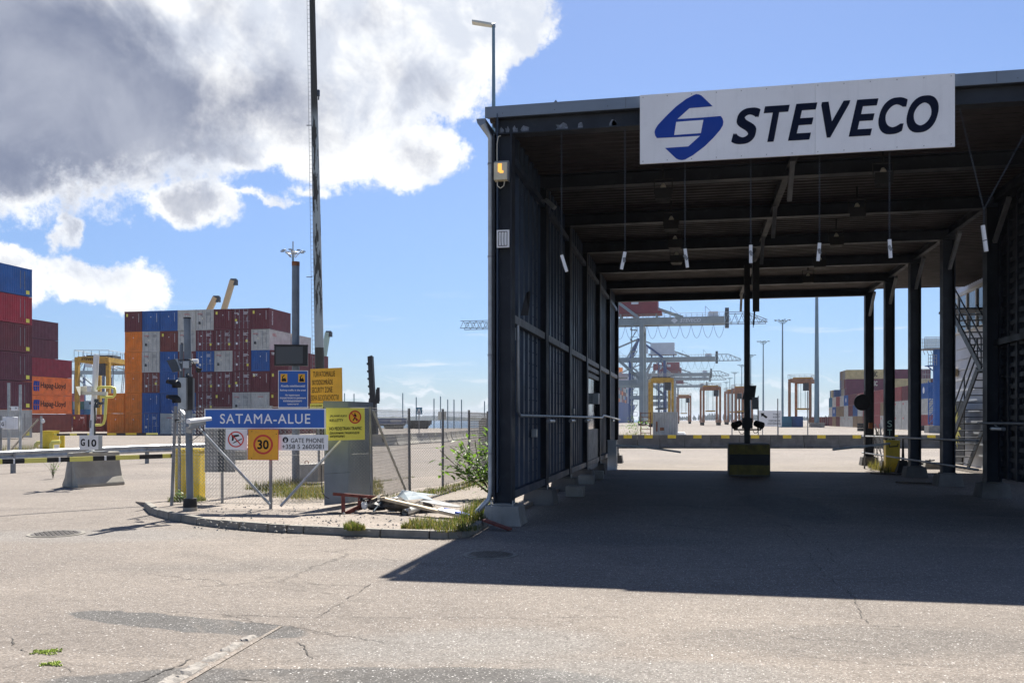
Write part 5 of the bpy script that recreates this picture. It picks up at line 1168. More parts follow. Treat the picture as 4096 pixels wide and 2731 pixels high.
m = MB().add([A1, A2, A3, B1, B2, B3, B4, A1+FW*.02-ZA*.01, A2+FW*.02-ZA*.01, A3+FW*.02-ZA*.01, (B1+FW*1.3), (B4+FW*1.2)], [(0,3,4,1),(1,4,5,2),(2,5,6),(7,8,10),(8,9,11,10)])
single('bent_sheet', 'crumpled pale sheet propped up on the debris pile', 'sheet', m, M['sheet_blue'])
bent('bent_sheet', 'flat white corner of sheet left of the crumpled one', [(890,470),(960,458),(990,480),(985,496),(920,488)], 'white', [17.3,17.5,17.2,16.9,16.9])
bent('bent_sheet', 'long grey folded sheet tail trailing to the right', [(1245,470),(1330,492),(1450,530),(1605,553),(1560,560),(1420,548),(1300,525),(1180,500)], 'sheet_tail', [17.2,17.2,17.0,16.8,16.6,16.5,16.6,16.7])
bent('printed_board', 'blue and white printed board lying on the end of the plank', [(1360,585),(1400,565),(1560,600),(1735,648),(1690,662),(1520,622)], 'sign_white', [15.6,15.9,15.6,15.1,15.0,15.2])
single('blue_print', 'blue printed area on the board by the column foot', 'print', MB().prism([at(*D2(1420,578), 15.7), at(*D2(1545,600), 15.5), at(*D2(1500,610), 15.4)], ZA*.02).prism([at(*D2(1560,604), 15.45), at(*D2(1700,645), 15.1), at(*D2(1660,652), 15.0), at(*D2(1530,618), 15.2)], ZA*.02), M['logo_blue'])
T_ = Thing('drain_pipe_piece', 'short white plastic pipe lying on the gravel', 'pipe', tuple(at(*D2(1050,630), 16.2))); T_.part('pipe', MB().cyl(at(*D2(1040,618), 16.1), at(*D2(1265,538), 16.9), .062, n=16, cap=False).cyl(at(*D2(1040,618), 16.1), at(*D2(1265,538), 16.9), .056, n=16, cap=False), M['tube_white']); T_.part('broken_collar', MB().cyl(at(*D2(1025,625), 16.05), at(*D2(1050,615), 16.15), .068, .064, n=16, cap=False), M['rubber'])
rr = random.Random(8)
def lump(p, sx, sy, sz, seed, n=2):
    r_ = random.Random(seed); m = MB(); vs = []; N, K_ = 8, 5
    for j in range(K_+1):
        th = PI*j/K_
        for i in range(N): ph = 2*PI*i/N; f = r_.uniform(.75, 1.2); vs.append((p[0]+sx*math.sin(th)*math.cos(ph)*f, p[1]+sy*math.sin(th)*math.sin(ph)*f, max(p[2]-.02, p[2]+sz*(1+math.cos(th))*.5*f)))
    m.add(vs, [(j*N+i, j*N+(i+1) % N, (j+1)*N+(i+1) % N, (j+1)*N+i) for j in range(K_) for i in range(N)]); return m
q = at(*D2(980,620), 16.6); single('old_log', 'cracked grey-brown log lying under the plank', 'log', lump((q.x, q.y, IZ), .34, .16, .24, 3), M['wood_old'])
q = at(*D2(770,630), 16.7); m = lump((q.x, q.y, IZ), .26, .18, .2, 5)
for k in range(14): a = Vector((q.x+rr.uniform(-.35, .35), q.y+rr.uniform(-.2, .2), IZ+rr.uniform(.05, .3))); m.bar(a, a+Vector((rr.uniform(-.3, .3), rr.uniform(-.2, .2), rr.uniform(-.12, .1))), .05, .02)
single('dark_rubble', 'heap of charred dark rubble beneath the broken frame', 'rubble', m, M['black'])
q = at(*D2(640,590), 16.6); single('white_rag', 'crumpled white scrap beside the dark rubble', 'scrap', lump((q.x, q.y, IZ+.03), .07, .06, .16, 9), M['white'])
q = at(*D2(1220,620), 16.6); single('dark_rubble', 'small dark clod under the middle of the plank', 'rubble', lump((q.x, q.y, IZ), .2, .12, .16, 12), M['wood_old'])
single('fallen_board', 'reddish rotten board lying in the shade by the column footing', 'plank', MB().bar(gi(1935,2090)+ZA*.05, gnd(2040,2124)+ZA*.03, .13, .03), M['wood_red'])
m = MB()
for k in range(420):
    q = gi(rr.uniform(780, 1750), rr.uniform(2000, 2125)); s_ = rr.uniform(.008, .028)
    if math.hypot(q.x, q.y) < 12: continue
    m.join(MB().add([(q.x-s_, q.y-s_*.6, IZ), (q.x+s_, q.y-s_*.5, IZ), (q.x+s_*.4, q.y+s_, IZ), (q.x+rr.uniform(-.3, .3)*s_, q.y, IZ+s_*rr.uniform(.6, 1.2))], [(0,1,3),(1,2,3),(2,0,3)]))
o = struct('gravel_stones', m, M['concrete_light'], 'stuff'); o['label'] = 'loose small stones scattered on the gravel island'
# ------------------------------------------------------------------ left lane objects
P2 = lambda x, y: (x/2.851, 1450+y/2.851)
# jersey barrier profile builder (local: length along x, base at z 0)
def jersey(m, L, w=.6, h=.9, top=.17):
    pr = [(-w/2,0),(-w/2,.08),(-w/2+.11,.26),(-top/2-.02,.58*h/.9+.05),(-top/2,h),(top/2,h),(top/2+.02,.58*h/.9+.05),(w/2-.11,.26),(w/2,.08),(w/2,0)]
    m.add([(-L/2, y, z) for y, z in pr]+[(L/2, y, z) for y, z in pr], [tuple(range(9, -1, -1)), tuple(range(10, 20))]+[(i, (i+1) % 10, 10+(i+1) % 10, 10+i) for i in range(10)]); return m
a, b = gnd(312, 1951), gnd(500, 1938); ang = math.atan2((b-a).y, (b-a).x); L = (b-a).length; n_ = Vector((-math.sin(ang), math.cos(ang), 0)); mid = (a+b)/2+n_*.36
T_ = Thing('concrete_barrier', 'weathered pale concrete barrier block holding the leaning white pole', 'concrete barrier', (mid.x, mid.y, 0), ang, local=True)
T_.part('block', jersey(MB(), L, .72, .92, .26), M['concrete_light'], bevel=.02); T_.part('end_plate', MB().box(-L/2-.012, -L/2-.002, -.10, .10, .05, .84), M['concrete']); T_.part('steel_plate', MB().box(-.1, .35, -.12, .10, .92, .94), M['galv_dull'])
wd = 24.5; wq = at(*P2(1042,1025), wd)
T_ = Thing('white_pole', 'leaning white pole with camera and yellow tube on the concrete barrier', 'pole', tuple(wq))
T_.part('pole', MB().cyl(wq, at(*P2(1100,-88), wd), .072, n=18), M['white']); T_.part('worn_patch', MB().cyl(at(*P2(1047,745), wd), at(*P2(1052,655), wd), .0735, n=18), M['galv_dull']); T_.part('flange', MB().cyl(wq-ZA*.0, wq+ZA*.04, .14, n=18), M['galv'])
T_.part('dark_conduit', MB().tube([at(*P2(x, y), wd-.1) for x, y in ((1080,840),(1083,700),(1085,600),(1078,500),(1095,450),(1110,420))], .022, 6).tube([at(*P2(x, y), wd-.1) for x, y in ((1115,430),(1145,480),(1140,500),(1110,510))], .012, 5), M['black'])
T_.part('connector', MB().cyl(at(*P2(1100,415), wd-.12), at(*P2(1100,450), wd-.12), .06, n=10).cyl(at(*P2(1100,470), wd-.12), at(*P2(1100,515), wd-.12), .06, n=10), M['steel_dark'])
T_ = Thing('camera_box', 'beige camera housing on a crossbar of the leaning white pole', 'camera', tuple(at(*P2(930,375), wd-.1)))
T_.part('housing', MB().hexa([at(*P2(905,375), wd-.35), at(*P2(935,360), wd-.1), at(*P2(1000,345), wd+.1), at(*P2(960,350), wd+.1)], [at(*P2(862,272), wd-.4), at(*P2(920,270), wd-.2), at(*P2(1040,275), wd+.1), at(*P2(1000,270), wd+.1)]), M['cream']); hb(T_, 'crossbar', at(*P2(945,348), wd-.12), at(*P2(1225,352), wd-.12), .08, .09, 'cream'); hb(T_, 'clamp', at(*P2(1000,300), wd-.12), at(*P2(1045,300), wd-.12), .1, .16, 'white')
T_ = Thing('yellow_tube', 'bent pale yellow tube handle bolted beside the white pole', 'tube', tuple(at(*P2(1100,710), wd-.15)))
T_.part('tube', MB().tube([at(*P2(x, y), wd-.18) for x, y in ((1115,310),(1120,285),(1160,278),(1270,280),(1305,292),(1312,330),(1308,372),(1290,392),(1215,392),(1145,388))], .036, 8).tube([at(*P2(x, y), wd-.18) for x, y in ((1212,395),(1205,500),(1195,640),(1180,695),(1150,710),(1090,712))], .036, 8), M['arm_yellow'])
s = Panel('lane_number_sign', 'white lane number sign box on the foot of the leaning white pole', 'sign', P2(905,0)[0], P2(1122,0)[0], P2(0,828)[1], P2(0,990)[1], wd-.55, wd-.35, 'sign_white', .04)
s.txt('G', *[P2(x,0)[0] for x in (920,968)], *[P2(0,y)[1] for y in (868,948)], 'ink', .03); s.txt('10', *[P2(x,0)[0] for x in (1002,1098)], *[P2(0,y)[1] for y in (875,958)], 'ink', .03)
s.part('side_box', MB().box(-s.w/2+.02, s.w/2+.10, .041, .26, 0.0, s.h-.01), M['galv'])
# guard rail
ga, gb, gc = at(-60, HY, 29.2), at(583, HY, 37.0), at(830, HY, 39.5)
T_ = Thing('guard_rail', 'galvanised steel guard rail running along the left lane', 'guard rail', (gb.x, gb.y, 0))
def wbeam(p, q, z0):
    prof = [(0,0),(.05,.03),(.05,.09),(.0,.14),(.0,.17),(.05,.22),(.05,.28),(0,.31)]; d = (q-p).normalized(); n_ = Vector((d.y, -d.x, 0)); m = MB(); vs = []
    for P_ in (p, q): vs += [Vector((P_.x, P_.y, z0+z))+n_*y for y, z in prof]
    m.add(vs, [(i, i+8, i+9, i+1) for i in range(7)]); return m
T_.part('rail', wbeam(ga, gb, .45), M['galv']); T_.part('rail', wbeam(gb, gc, .45), M['galv']); T_.part('rail', wbeam(gc, at(985, HY, 38), .45), M['galv'])
for px in (43, 583, 800):
    u = None
    q = ga.lerp(gb, 0.0); y_ = None
    A_, B_2 = (ga, gb) if px <= 583 else (gb, gc)
    best = min([A_.lerp(B_2, k/60) for k in range(61)], key=lambda v: abs(proj((v.x, v.y, .5))[0]-px)); T_.part('rail_post', MB().box(best.x-.06, best.x+.06, best.y+.03, best.y+.14, 0, .72), M['galv_dull'])
T_ = Thing('concrete_block', 'short weathered concrete block at the end of the guard rail', 'block', tuple(gnd(962,1838))); q = gnd(962, 1838); T_.part('block', MB().box(q.x-.28, q.x+.28, q.y, q.y+.6, 0, .55), M['concrete_light'], bevel=.03)
# far lane barrier
fd = 54.0; fa = at(168, HY, fd)
T_ = Thing('barrier_cabinet', 'distant yellow barrier cabinet beside the left mesh fence', 'barrier', (fa.x, fa.y, 0)); fb = at(216, HY, fd)
T_.part('cabinet', MB().box(fa.x, fb.x, fa.y, fa.y+.6, 0, 1.08), M['yellow'], bevel=.02); T_.part('lid', MB().box(fa.x-.02, fb.x+.02, fa.y-.02, fa.y+.62, 1.08, 1.14), M['yellow'])
A_ = Thing('boom_barrier', 'far yellow and black barrier arm in front of the container stack', 'barrier arm', tuple(at(217,1737,fd)))
seg = [(620,650,'arm_yellow'),(650,800,'black'),(800,880,'arm_yellow'),(880,1000,'black'),(1000,1090,'arm_yellow'),(1090,1225,'black'),(1225,1330,'yellow'),(1330,1435,'black'),(1435,1560,'yellow'),(1560,1670,'black'),(1670,1795,'arm_yellow')]
for a, b, mt in seg: A_.part('arm_segment', MB().bar(at(a/2.851, 1738-(a-620)*.003, fd), at(b/2.851, 1738-(b-620)*.003, fd), .08, .12), M[mt])
T_ = Thing('yellow_tube', 'yellow tube hoops and post beside the distant barrier cabinet', 'tube', tuple(gnd(250,1795))); dd = 53
T_.part('post', MB().cyl(at(249,1795,dd), at(249,1742,dd), .14, n=12), M['yellow']); T_.part('hoop', MB().tube([at(*P2(x, y), dd-.3) for x, y in ((590,990),(588,930),(600,908),(690,905))], .12, 8), M['arm_yellow']); T_.part('elbow', MB().tube([at(*P2(x, y), dd-.3) for x, y in ((410,965),(412,930),(430,915),(468,912))], .12, 8), M['arm_yellow'])
single('battery_box', 'small white box with black lid on the ground by the yellow hoops', 'box', MB().box(*(lambda q: (q.x-.5, q.x+.3, q.y, q.y+.4, 0, .3))(gnd(200,1798))), M['white'])
# left mesh fence
le0, le1 = at(-40, HY, 46), at(165, HY, 50)
T_ = Thing('chain_link_fence', 'chain link fence with corner brace at the left edge below the stacked containers', 'fence', (le1.x, le1.y, 0)); m = MB(); chainlink(m, le0, le1, .1, 1.95, .12, .006); T_.part('wire_mesh', m, M['wire'], kind='stuff')
T_.part('post', MB().cyl((le1.x,le1.y,0), (le1.x,le1.y,2.0), .06), M['galv']); T_.part('brace', MB().cyl((le1.x-.2,le1.y,1.8), at(44,1798,48.5), .05), M['wood_pale']); q = le0.lerp(le1, .2); T_.part('post', MB().cyl((q.x,q.y,0), (q.x,q.y,2.0), .05), M['galv_dull'])
for px, yt, lab in ((35, 1531, 'grey conduit pole with floodlight left of the white box'), (81, 1538, 'grey conduit pole just right of the white box')):
    q = at(px, HY, 46.5); single('conduit_pole', lab, 'pole', MB().cyl((q.x,q.y,0), (q.x,q.y,EYE+(HY-yt)*46.5/FX), .07), M['galv'], 'conduit poles by the left fence')
q = at(50, 1634, 46.3); T_ = Thing('floodlight', 'small pale floodlight bracketed between the two conduit poles', 'lamp', tuple(q)); hb(T_, 'arm', at(35,1627,46.4), at(66,1632,46.2), .06, .06, 'galv'); T_.part('housing', MB().box(q.x, q.x+.22, q.y-.1, q.y+.15, q.z-.1, q.z+.12), M['white'])
a, b = at(21, 1716, 46.1), at(75, 1667, 46.1); single('control_box', 'white control box fixed to the conduit poles on the left fence', 'electrical box', MB().box(a.x, b.x, a.y-.2, a.y+.1, a.z, b.z), M['white'], bevel=.02)
s = Panel('letter_sign', 'small white sign with a single letter at the far left edge', 'sign', 2, 20, 1681, 1711, 45.8, None, 'sign_white', .03); s.txt('G', 6, 16, 1688, 1703, 'ink', .03)
q = at(171, 1684, 49.8); single('dome_camera', 'white dome camera on the corner post of the left fence', 'camera', MB().join(lump((q.x, q.y, q.z-.12), .11, .11, .24, 2)), M['white'])
grass([(30,1800,1.2),(90,1800,1.2),(140,1800,1.0)], 180, .55, .6, 41, .5, 'grass growing along the foot of the left mesh fence', 0)
# street lamp behind the gate
ld = 27.0; lq = at(1978, HY, ld); lq.z = 0
T_ = Thing('street_lamp', 'tall slim street lamp with flat head rising behind the canopy corner', 'street lamp', tuple(lq)); zt_ = EYE+(HY-108)*ld/FX
T_.part('pole', MB().cyl(lq, lq+ZA*zt_-RT*.03, .10, .045, n=14), M['mast_teal']); A = at(1968, 100, ld); B = at(1888, 90, ld)
T_.part('lamp_head', MB().hexa([A+ZA*-.06-FW*.1, B-ZA*.03-FW*.13, B-ZA*.03+FW*.13, A-ZA*.06+FW*.1], [A+ZA*.03-FW*.08, B+ZA*.05-FW*.1, B+ZA*.05+FW*.1, A+ZA*.03+FW*.08]), M['cream'], bevel=.02); T_.part('neck', MB().tube([at(1976,110,ld), at(1977,98,ld), at(1966,102,ld)], .05, 8), M['galv'])
# dark rack beside the gate
rd = 29.5
T_ = Thing('metal_rack', 'dark timber and steel rack standing behind the bush', 'rack', tuple(gnd(1930,1893)))
D5 = lambda x, y: (1300+x/1.845, 1350+y/1.845)
hb(T_, 'post', at(*D5(1162,605), rd), at(*D5(1162,1000), rd), .2, .2, 'wood_old'); hb(T_, 'post', at(*D5(1203,612), rd), at(*D5(1205,960), rd), .1, .1, 'wood_old'); hb(T_, 'top_rail', at(*D5(1155,602), rd), at(*D5(1290,602), rd), .12, .12, 'black'); hb(T_, 'shelf', at(*D5(1165,850), rd+.1), at(*D5(1290,850), rd+.1), .3, .4, 'red_dark')
# ragged black boom behind the fence
bd = 62.0; m = MB(); rr = random.Random(2); A = at(*D5(368,670), bd); A.z = 0.4; B = at(*D5(336,140), bd)
T_ = Thing('raised_boom', 'upright ragged black boom sticking up behind the grey cabinet', 'boom', (A.x, A.y, 0))
T_.part('boom', MB().bar(A, A.lerp(B, .5), .42).bar(A.lerp(B, .5), B, .33), M['black'])
for k in range(9):
    p_ = A.lerp(B, .2+.1*k*.9); T_.part('lug', MB().bar(p_, p_-RT*.28-ZA*.05, .14), M['black'])
T_.part('side_fitting', MB().bar(at(*D5(362,470), bd), at(*D5(400,470), bd), .3).bar(at(*D5(395,470), bd), at(*D5(393,368), bd), .16).bar(at(*D5(380,470), bd), at(*D5(384,380), bd), .12), M['black']); T_.part('top_fitting', MB().bar(at(*D5(322,145), bd), at(*D5(350,138), bd), .3, .12), M['black'])
T_.part('foot', MB().box(A.x-.8, A.x+.8, A.y-.5, A.y+.5, 0, .5), M['black'])
# ------------------------------------------------------------------ containers
ORD = ['', 'first', 'second', 'third', 'fourth', 'fifth', 'sixth', 'seventh', 'eighth', 'ninth', 'tenth', 'eleventh', 'twelfth', 'thirteenth', 'fourteenth', 'fifteenth', 'sixteenth', 'seventeenth', 'eighteenth', 'nineteenth', 'twentieth', 'twenty-first', 'twenty-second', 'twenty-third', 'twenty-fourth', 'twenty-fifth', 'twenty-sixth', 'twenty-seventh', 'twenty-eighth', 'twenty-ninth', 'thirtieth', 'thirty-first', 'thirty-second', 'thirty-third', 'thirty-fourth', 'thirty-fifth', 'thirty-sixth']
_cp = {}; PAINT = M['c_maroon']
def cproto(L, H, front):
    k = (L, H, front)
    if k in _cp: return _cp[k]
    W_ = 2.438; T_ = Thing('shipping_container', 'x', 'container', (0, 0, -50), local=True); hw, hl = W_/2, L/2
    f = MB()
    for x in (-hw+.04, hw-.04):
        for y in (-hl+.05, hl-.05): f.box(x-.04, x+.04, y-.05, y+.05, .1, H-.1)
        f.box(x-.04, x+.04, -hl+.1, hl-.1, .02, .17); f.box(x-.04, x+.04, -hl+.1, hl-.1, H-.09, H-.01)
    for y in (-hl+.05, hl-.05): f.box(-hw+.08, hw-.08, y-.05, y+.05, .02, .17); f.box(-hw+.08, hw-.08, y-.05, y+.05, H-.12, H-.01)
    T_.part('frame', f, PAINT)
    c = MB()
    for x in (-hw+.075, hw-.075):
        for y in (-hl+.085, hl-.085):
            for z in (0, H-.115): c.box(x-.084, x+.084, y-.092, y+.092, z, z+.116)
    T_.part('corner_castings', c, PAINT, kind='stuff')
    T_.part('side_wall', MB().wave((hw-.045, -hl+.1, .17), (0,1,0), (0,0,1), L-.2, H-.26, .28, .036, (1,0,0)), PAINT)
    T_.part('side_wall', MB().wave((-hw+.045, -hl+.1, .17), (0,1,0), (0,0,1), L-.2, H-.26, .28, .036, (-1,0,0)), PAINT)
    T_.part('end_wall', MB().wave((-hw+.08, hl-.05, .17), (1,0,0), (0,0,1), W_-.16, H-.29, .25, .04, (0,1,0)), PAINT)
    T_.part('roof', MB().box(-hw+.08, hw-.08, -hl+.1, hl-.1, H-.05, H-.02), PAINT); T_.part('floor', MB().box(-hw+.08, hw-.08, -hl+.1, hl-.1, .12, .16), PAINT)
    if front == 'plain': T_.part('end_wall', MB().wave((-hw+.08, -hl+.05, .17), (1,0,0), (0,0,1), W_-.16, H-.29, .25, .06, (0,-1,0)), PAINT)
    else:
        for s_ in (-1, 1):
            x0, x1 = (-hw+.085, -.008) if s_ < 0 else (.008, hw-.085)
            m = MB().box(x0, x1, -hl+.04, -hl+.07, .18, H-.13)
            for z in (.5, 1.05, 1.6, 2.1): m.box(x0+.06, x1-.06, -hl+.028, -hl+.04, z, z+.22)
            d_ = T_.part('door', m, PAINT)
            for fx in (.22, .72):
                xb = x0+(x1-x0)*fx; b_ = MB().cyl((xb, -hl+.005, .12), (xb, -hl+.005, H-.06), .022, n=6)
                for z in (.2, .8, 1.5, H-.3): b_.box(xb-.05, xb+.05, -hl+.0, -hl+.03, z, z+.05)
                b_.bar((xb, -hl-.01, 1.0), (xb+.3, -hl-.01, 1.0), .03)
                T_.part('locking_bar', b_, M['galv'], parent=d_)
    _cp[k] = T_; return T_
def marks(kind, front, L, H, rr, side=None):
    """small printed marks on the end face; returns list of (name, MB, mat)"""
    out = []; y = -L/2-.016; hw = 1.219
    if front == 'plain':
        if kind not in ('orange', 'hapag'):
            out.append(('number_column', MB().box(hw-.42, hw-.38, y-.004, y, H*.45, H*.88), 'white'))
        out.append(('mark', MB().box(-.05, .05, y-.004, y, H*.68, H*.73), 'sign_white'))
        if kind in ('maroon', 'brown', 'plum') and rr.random() < .6: out.append(('warning_label', MB().box(-hw+.25, -hw+.5, y-.004, y, H*.74, H*.88), 'sign_yellow' if kind != 'orange' else 'white'))
    else:
        m = MB()
        for z in (.82, .77, .72): m.box(.25, .25+rr.uniform(.4, .75), y-.004, y, H*z, H*z+.05)
        for z in (.55, .50, .45, .38): m.box(.62, .62+rr.uniform(.15, .3), y-.004, y, H*z, H*z+.04)
        m.box(-.55, -.38, y-.004, y, H*.70, H*.75); m.box(-.75, -.52, y-.004, y, H*.28, H*.38)
        out.append(('printed_marks', m, 'sign_white' if kind != 'white' else 'galv_dull'))
        if kind == 'white': out.append(('vent_square', MB().box(-.83, -.57, y-.004, y, H*.30, H*.42), 'black')); out.append(('warning_label', MB().box(-.40, -.2, y-.004, y, H*.52, H*.62), 'cream'))
        elif kind in ('maroon', 'brown', 'plum'): out.append(('warning_label', MB().box(*((-.9,-.62) if rr.random() < .5 else (.55,.83)), y-.004, y, H*.40, H*.50) if rr.random() < .6 else MB().box(.7, .95, y-.004, y, H*.25, H*.36), 'sign_yellow'))
    return out
CN = []
def cont(kind, x, y, z, L=6.06, H=2.59, front='plain', rotz=0, label='', group=None, det=True, seed=0, logo=None):
    pr = cproto(L, H, front); o = dup(pr.e, (x, y, z), rotz, label, group, {PAINT: M['c_'+kind]}); CN.append(o)
    rr = random.Random(seed*7+int(abs(x)*13+z*5))
    if det:
        for nm, mb, mt in marks(kind, front, L, H, rr): child(nm, mb, M[mt], o, kind='stuff' if nm == 'printed_marks' else None)
    if logo:
        st, face, fx0, fx1, fz0, fz1, mt = logo
        if face == 'front': m = text(st, (fx0, -L/2-.022, fz0), XA, ZA, fx1-fx0, fz1-fz0, .02)
        elif face == 'right': m = text(st, (1.219+.004, fx0, fz0), YA, ZA, fx1-fx0, fz1-fz0, .02)
        else: m = text(st, (-1.223, fx1, fz0), -YA, ZA, fx1-fx0, fz1-fz0, .02)
        child('lettering', m, M[mt], o)
    return o
COLN = {'maroon': 'dark maroon', 'wine': 'wine red', 'red': 'bright red', 'brown': 'red-brown', 'plum': 'plum', 'blue': 'blue', 'dkblue': 'dark blue', 'orange': 'orange', 'hapag': 'light orange', 'white': 'greyish white', 'grey': 'grey', 'beige': 'beige', 'purple': 'purple', 'green': 'green', 'teal': 'teal', 'tan': 'tan', 'lred': 'faded red'}
# big block behind the signs
BYF = 103.0; X0 = onY(498, BYF)+1.25; PW = 2.50; HT = 2.60
rowsL = {6: 'mp bp bp wp wd mp md mp', 5: 'op wd bnp wd md md md wd', 4: 'op wd bp mp bd wd md bp mp', 3: 'op bnd bp mp md md md mp mp', 2: 'op bp bp bp md mp wd wp bnp', 1: 'op bd wp wp md bd bd mp md'}
key = {'m': 'maroon', 'b': 'blue', 'w': 'white', 'o': 'orange', 'bn': 'brown'}
for tier, s_ in rowsL.items():
    for ci, tk in enumerate(s_.split()):
        kind = key[tk[:-1]]; fr = 'door' if tk[-1] == 'd' else 'plain'; x = X0+ci*PW; y = BYF+3.03+random.uniform(-.06, .06); z = (tier-1)*HT
        lg = None
        if kind == 'white': lg = ('OOCL', 'front', -.95 if fr == 'door' else -.3, -.25 if fr == 'door' else .45, 1.95, 2.12, 'sign_red')
        if (tier, ci) == (3, 7): lg = ('tex', 'front', -1.0, -.35, 2.0, 2.35, 'sign_white')
        if (tier, ci) == (4, 8): lg = ('tex', 'front', -1.0, -.35, 2.0, 2.35, 'sign_white')
        if (tier, ci) == (6, 6): lg = ('tex', 'front', -1.0, -.4, 1.95, 2.12, 'sign_white')
        o = cont(kind, x+random.uniform(-.015, .015), y, z, front=fr, label=f"{COLN[kind]} {'door' if fr == 'door' else 'ribbed'} end container, {ORD[ci+1]} column, {ORD[tier]} tier of the large block", group='containers in the large block behind the signs', seed=tier*10+ci, logo=lg)
        if ci == 7 and tier == 6: child('lettering', text('TRITON', (1.224, -2.3, 2.3), -ZA, YA, 1.7, .28, .02), M['sign_white'], o)
        if ci == 7 and tier == 5: child('lettering', text('OOCL', (1.224, -2.2, 1.8), YA, ZA, 1.1, .35, .02), M['sign_red'], o)
for tier, kind in ((1, 'orange'), (2, 'orange')):
    cont(kind, X0-PW, BYF+3.0, (tier-1)*HT, label=f"orange container {'on the ground' if tier == 1 else 'on top'} in the short column left of the large block", group='containers in the large block behind the signs')
for tier, (k1, k2) in {5: ('white', 'white'), 4: ('maroon', 'maroon'), 3: ('plum', 'maroon'), 2: ('maroon', 'plum'), 1: ('maroon', 'maroon')}.items():
    for j, kk in ((1, k1),):
        cont(kk, X0+(7 if tier > 4 else 8)*PW, BYF+3.03+j*6.3, (tier-1)*HT, label=f"{COLN[kk]} container, {'second' if j == 1 else 'third'} row back on the block's right flank, {ORD[tier]} tier", group='containers in the large block behind the signs', det=False)
# left stacks, long sides seen
LX = -61.5; dz = -.0
for tier, kk in enumerate(['grey', 'plum', 'plum', 'maroon', 'red', 'blue']):
    o = cont(kk, LX-1.219, 74.8-6.1, tier*2.66+.1, L=12.19, H=2.62, label=f"{COLN[kk]} container, {ORD[tier+1]} from the ground in the tall stack at the left edge", group='stacks at the left edge', det=False)
    m = MB()
    for y_ in (4.55, 5.1): m.box(1.222, 1.226, y_, y_+.07, .6, 2.3)
    child('number_column', m, M['galv_dull'], o); child('warning_label', MB().box(1.222, 1.227, 5.3, 5.75, .2, .55), M['sign_yellow'], o)
    if kk == 'grey': pass
AX = -89.5
for tier, kk in enumerate(['brown', 'hapag', 'hapag', 'wine']):
    o = cont(kk, AX-1.219, 117-6.1, tier*2.62, L=12.19, H=2.59, label=f"{COLN[kk]} container {'with dark lettering ' if kk == 'hapag' else ''}at {ORD[tier+1]} level beside the left edge stack", group='stacks at the left edge', det=False)
    if kk == 'hapag':
        child('lettering', text('Hapag-Lloyd', (1.224, onX(163, AX)-110.9, .78), YA, ZA, onX(262, AX)-onX(163, AX), 1.05, .015), M['ink'], o)
        m = MB()
        for k in range(3): y_ = -1.85+.42*k; m.add([(1.224, y_, 1.30), (1.224, y_+.36, 1.30), (1.224, y_+.62-.1*k, 1.95), (1.224, y_+.15, 1.95)], [(0,1,2,3)]); m.add([(1.224, y_+.12, .55), (1.224, y_+.5-.1*k, .55), (1.224, y_+.36, 1.22), (1.224, y_, 1.22)], [(0,1,2,3)])
        child('emblem', m, M['logo_blue'], o)
for tier in (4, 5): cont('plum', AX-1.219, onX(233, AX)-6.1, tier*2.62, L=12.19, H=2.59, label=f"plum container at {ORD[tier+1]} level behind the left edge stack", group='stacks at the left edge', det=False)
for i, px in enumerate((318, 385, 452)):
    x = onY(px, 122); cont('brown', x, 125, 0, label=['low red-brown container beside the light orange stack', 'low red-brown container under the yellow straddle carrier', 'low red-brown container just left of the orange ones'][i], group='low row of red-brown containers', logo=('tex', 'front', .15, .8, 1.95, 2.3, 'sign_white'))
for i, (px, tier, kk, d) in enumerate([(300,0,'dkblue',300),(345,0,'grey',300),(322,1,'blue',300),(368,1,'teal',300),(300,1,'brown',300),(345,2,'green',300),(368,0,'brown',300),(300,2,'green',300),(322,0,'white',300),(322,2,'white',300),(368,2,'grey',300),(300,3,'lred',300),(345,1,'dkblue',300)]):
    q = at(px, HY, d); cont(kk, q.x, q.y, tier*2.62, label=f"{COLN[kk]} distant container, {ORD[tier+1]} tier, {ORD[[300,322,345,368].index(px)+1]} stack in the left gap", group='distant containers in the left gap', det=False)
# containers right of the gate view
WX = 37.0; ys = [154.5+6.35*k for k in range(20)]
colr = [('lred','white','blue'),('brown','brown','dkblue'),('white','white','maroon'),('white','white','lred'),('lred','blue','lred'),('white','tan','lred'),('lred','lred','lred'),('white','lred','maroon'),('brown','lred','lred'),('tan','white','lred'),('tan','dkblue','maroon'),('white','maroon','maroon'),('white','white','blue'),('white','tan','white'),('maroon','tan','lred'),('tan','blue','white'),('maroon','white','teal')]
for i, cs in enumerate(colr):
    for tier, kk in enumerate(cs):
        fr = 'door' if (i+tier) % 3 == 0 else 'plain'
        o = cont(kk, WX+1.22, ys[i]+3.03, tier*HT, front=fr, rotz=0, label=f"{COLN[kk]} container in the right wall, {ORD[i+1]} from the blue tower, {ORD[tier+1]} tier", group='long low wall of containers on the right', det=False, seed=i)
        if kk == 'blue': child('emblem', MB().cyl((-1.222, 0, 1.4), (-1.226, 0, 1.4), .55, n=16), M['sign_white'], o)
        elif kk == 'white': child('emblem', MB().box(-1.226, -1.222, 1.6, 2.3, 1.9, 2.2), M['sign_red'], o)
ends = ['blue', 'white', 'lred', 'white']
for tier, kk in enumerate(['lred', 'white', 'blue']):
    cont(kk, WX+1.22+2.6, ys[0]-.0+3.03, tier*HT, label=f"{COLN[kk]} container at the near corner of the right wall, {ORD[tier+1]} tier", group='long low wall of containers on the right', det=False)
BYR = 300.0
cols_b = [['tan','beige','purple','purple','purple','beige'], ['tan','tan','maroon','brown','beige','purple'], ['maroon','beige','tan','purple','maroon','maroon']]
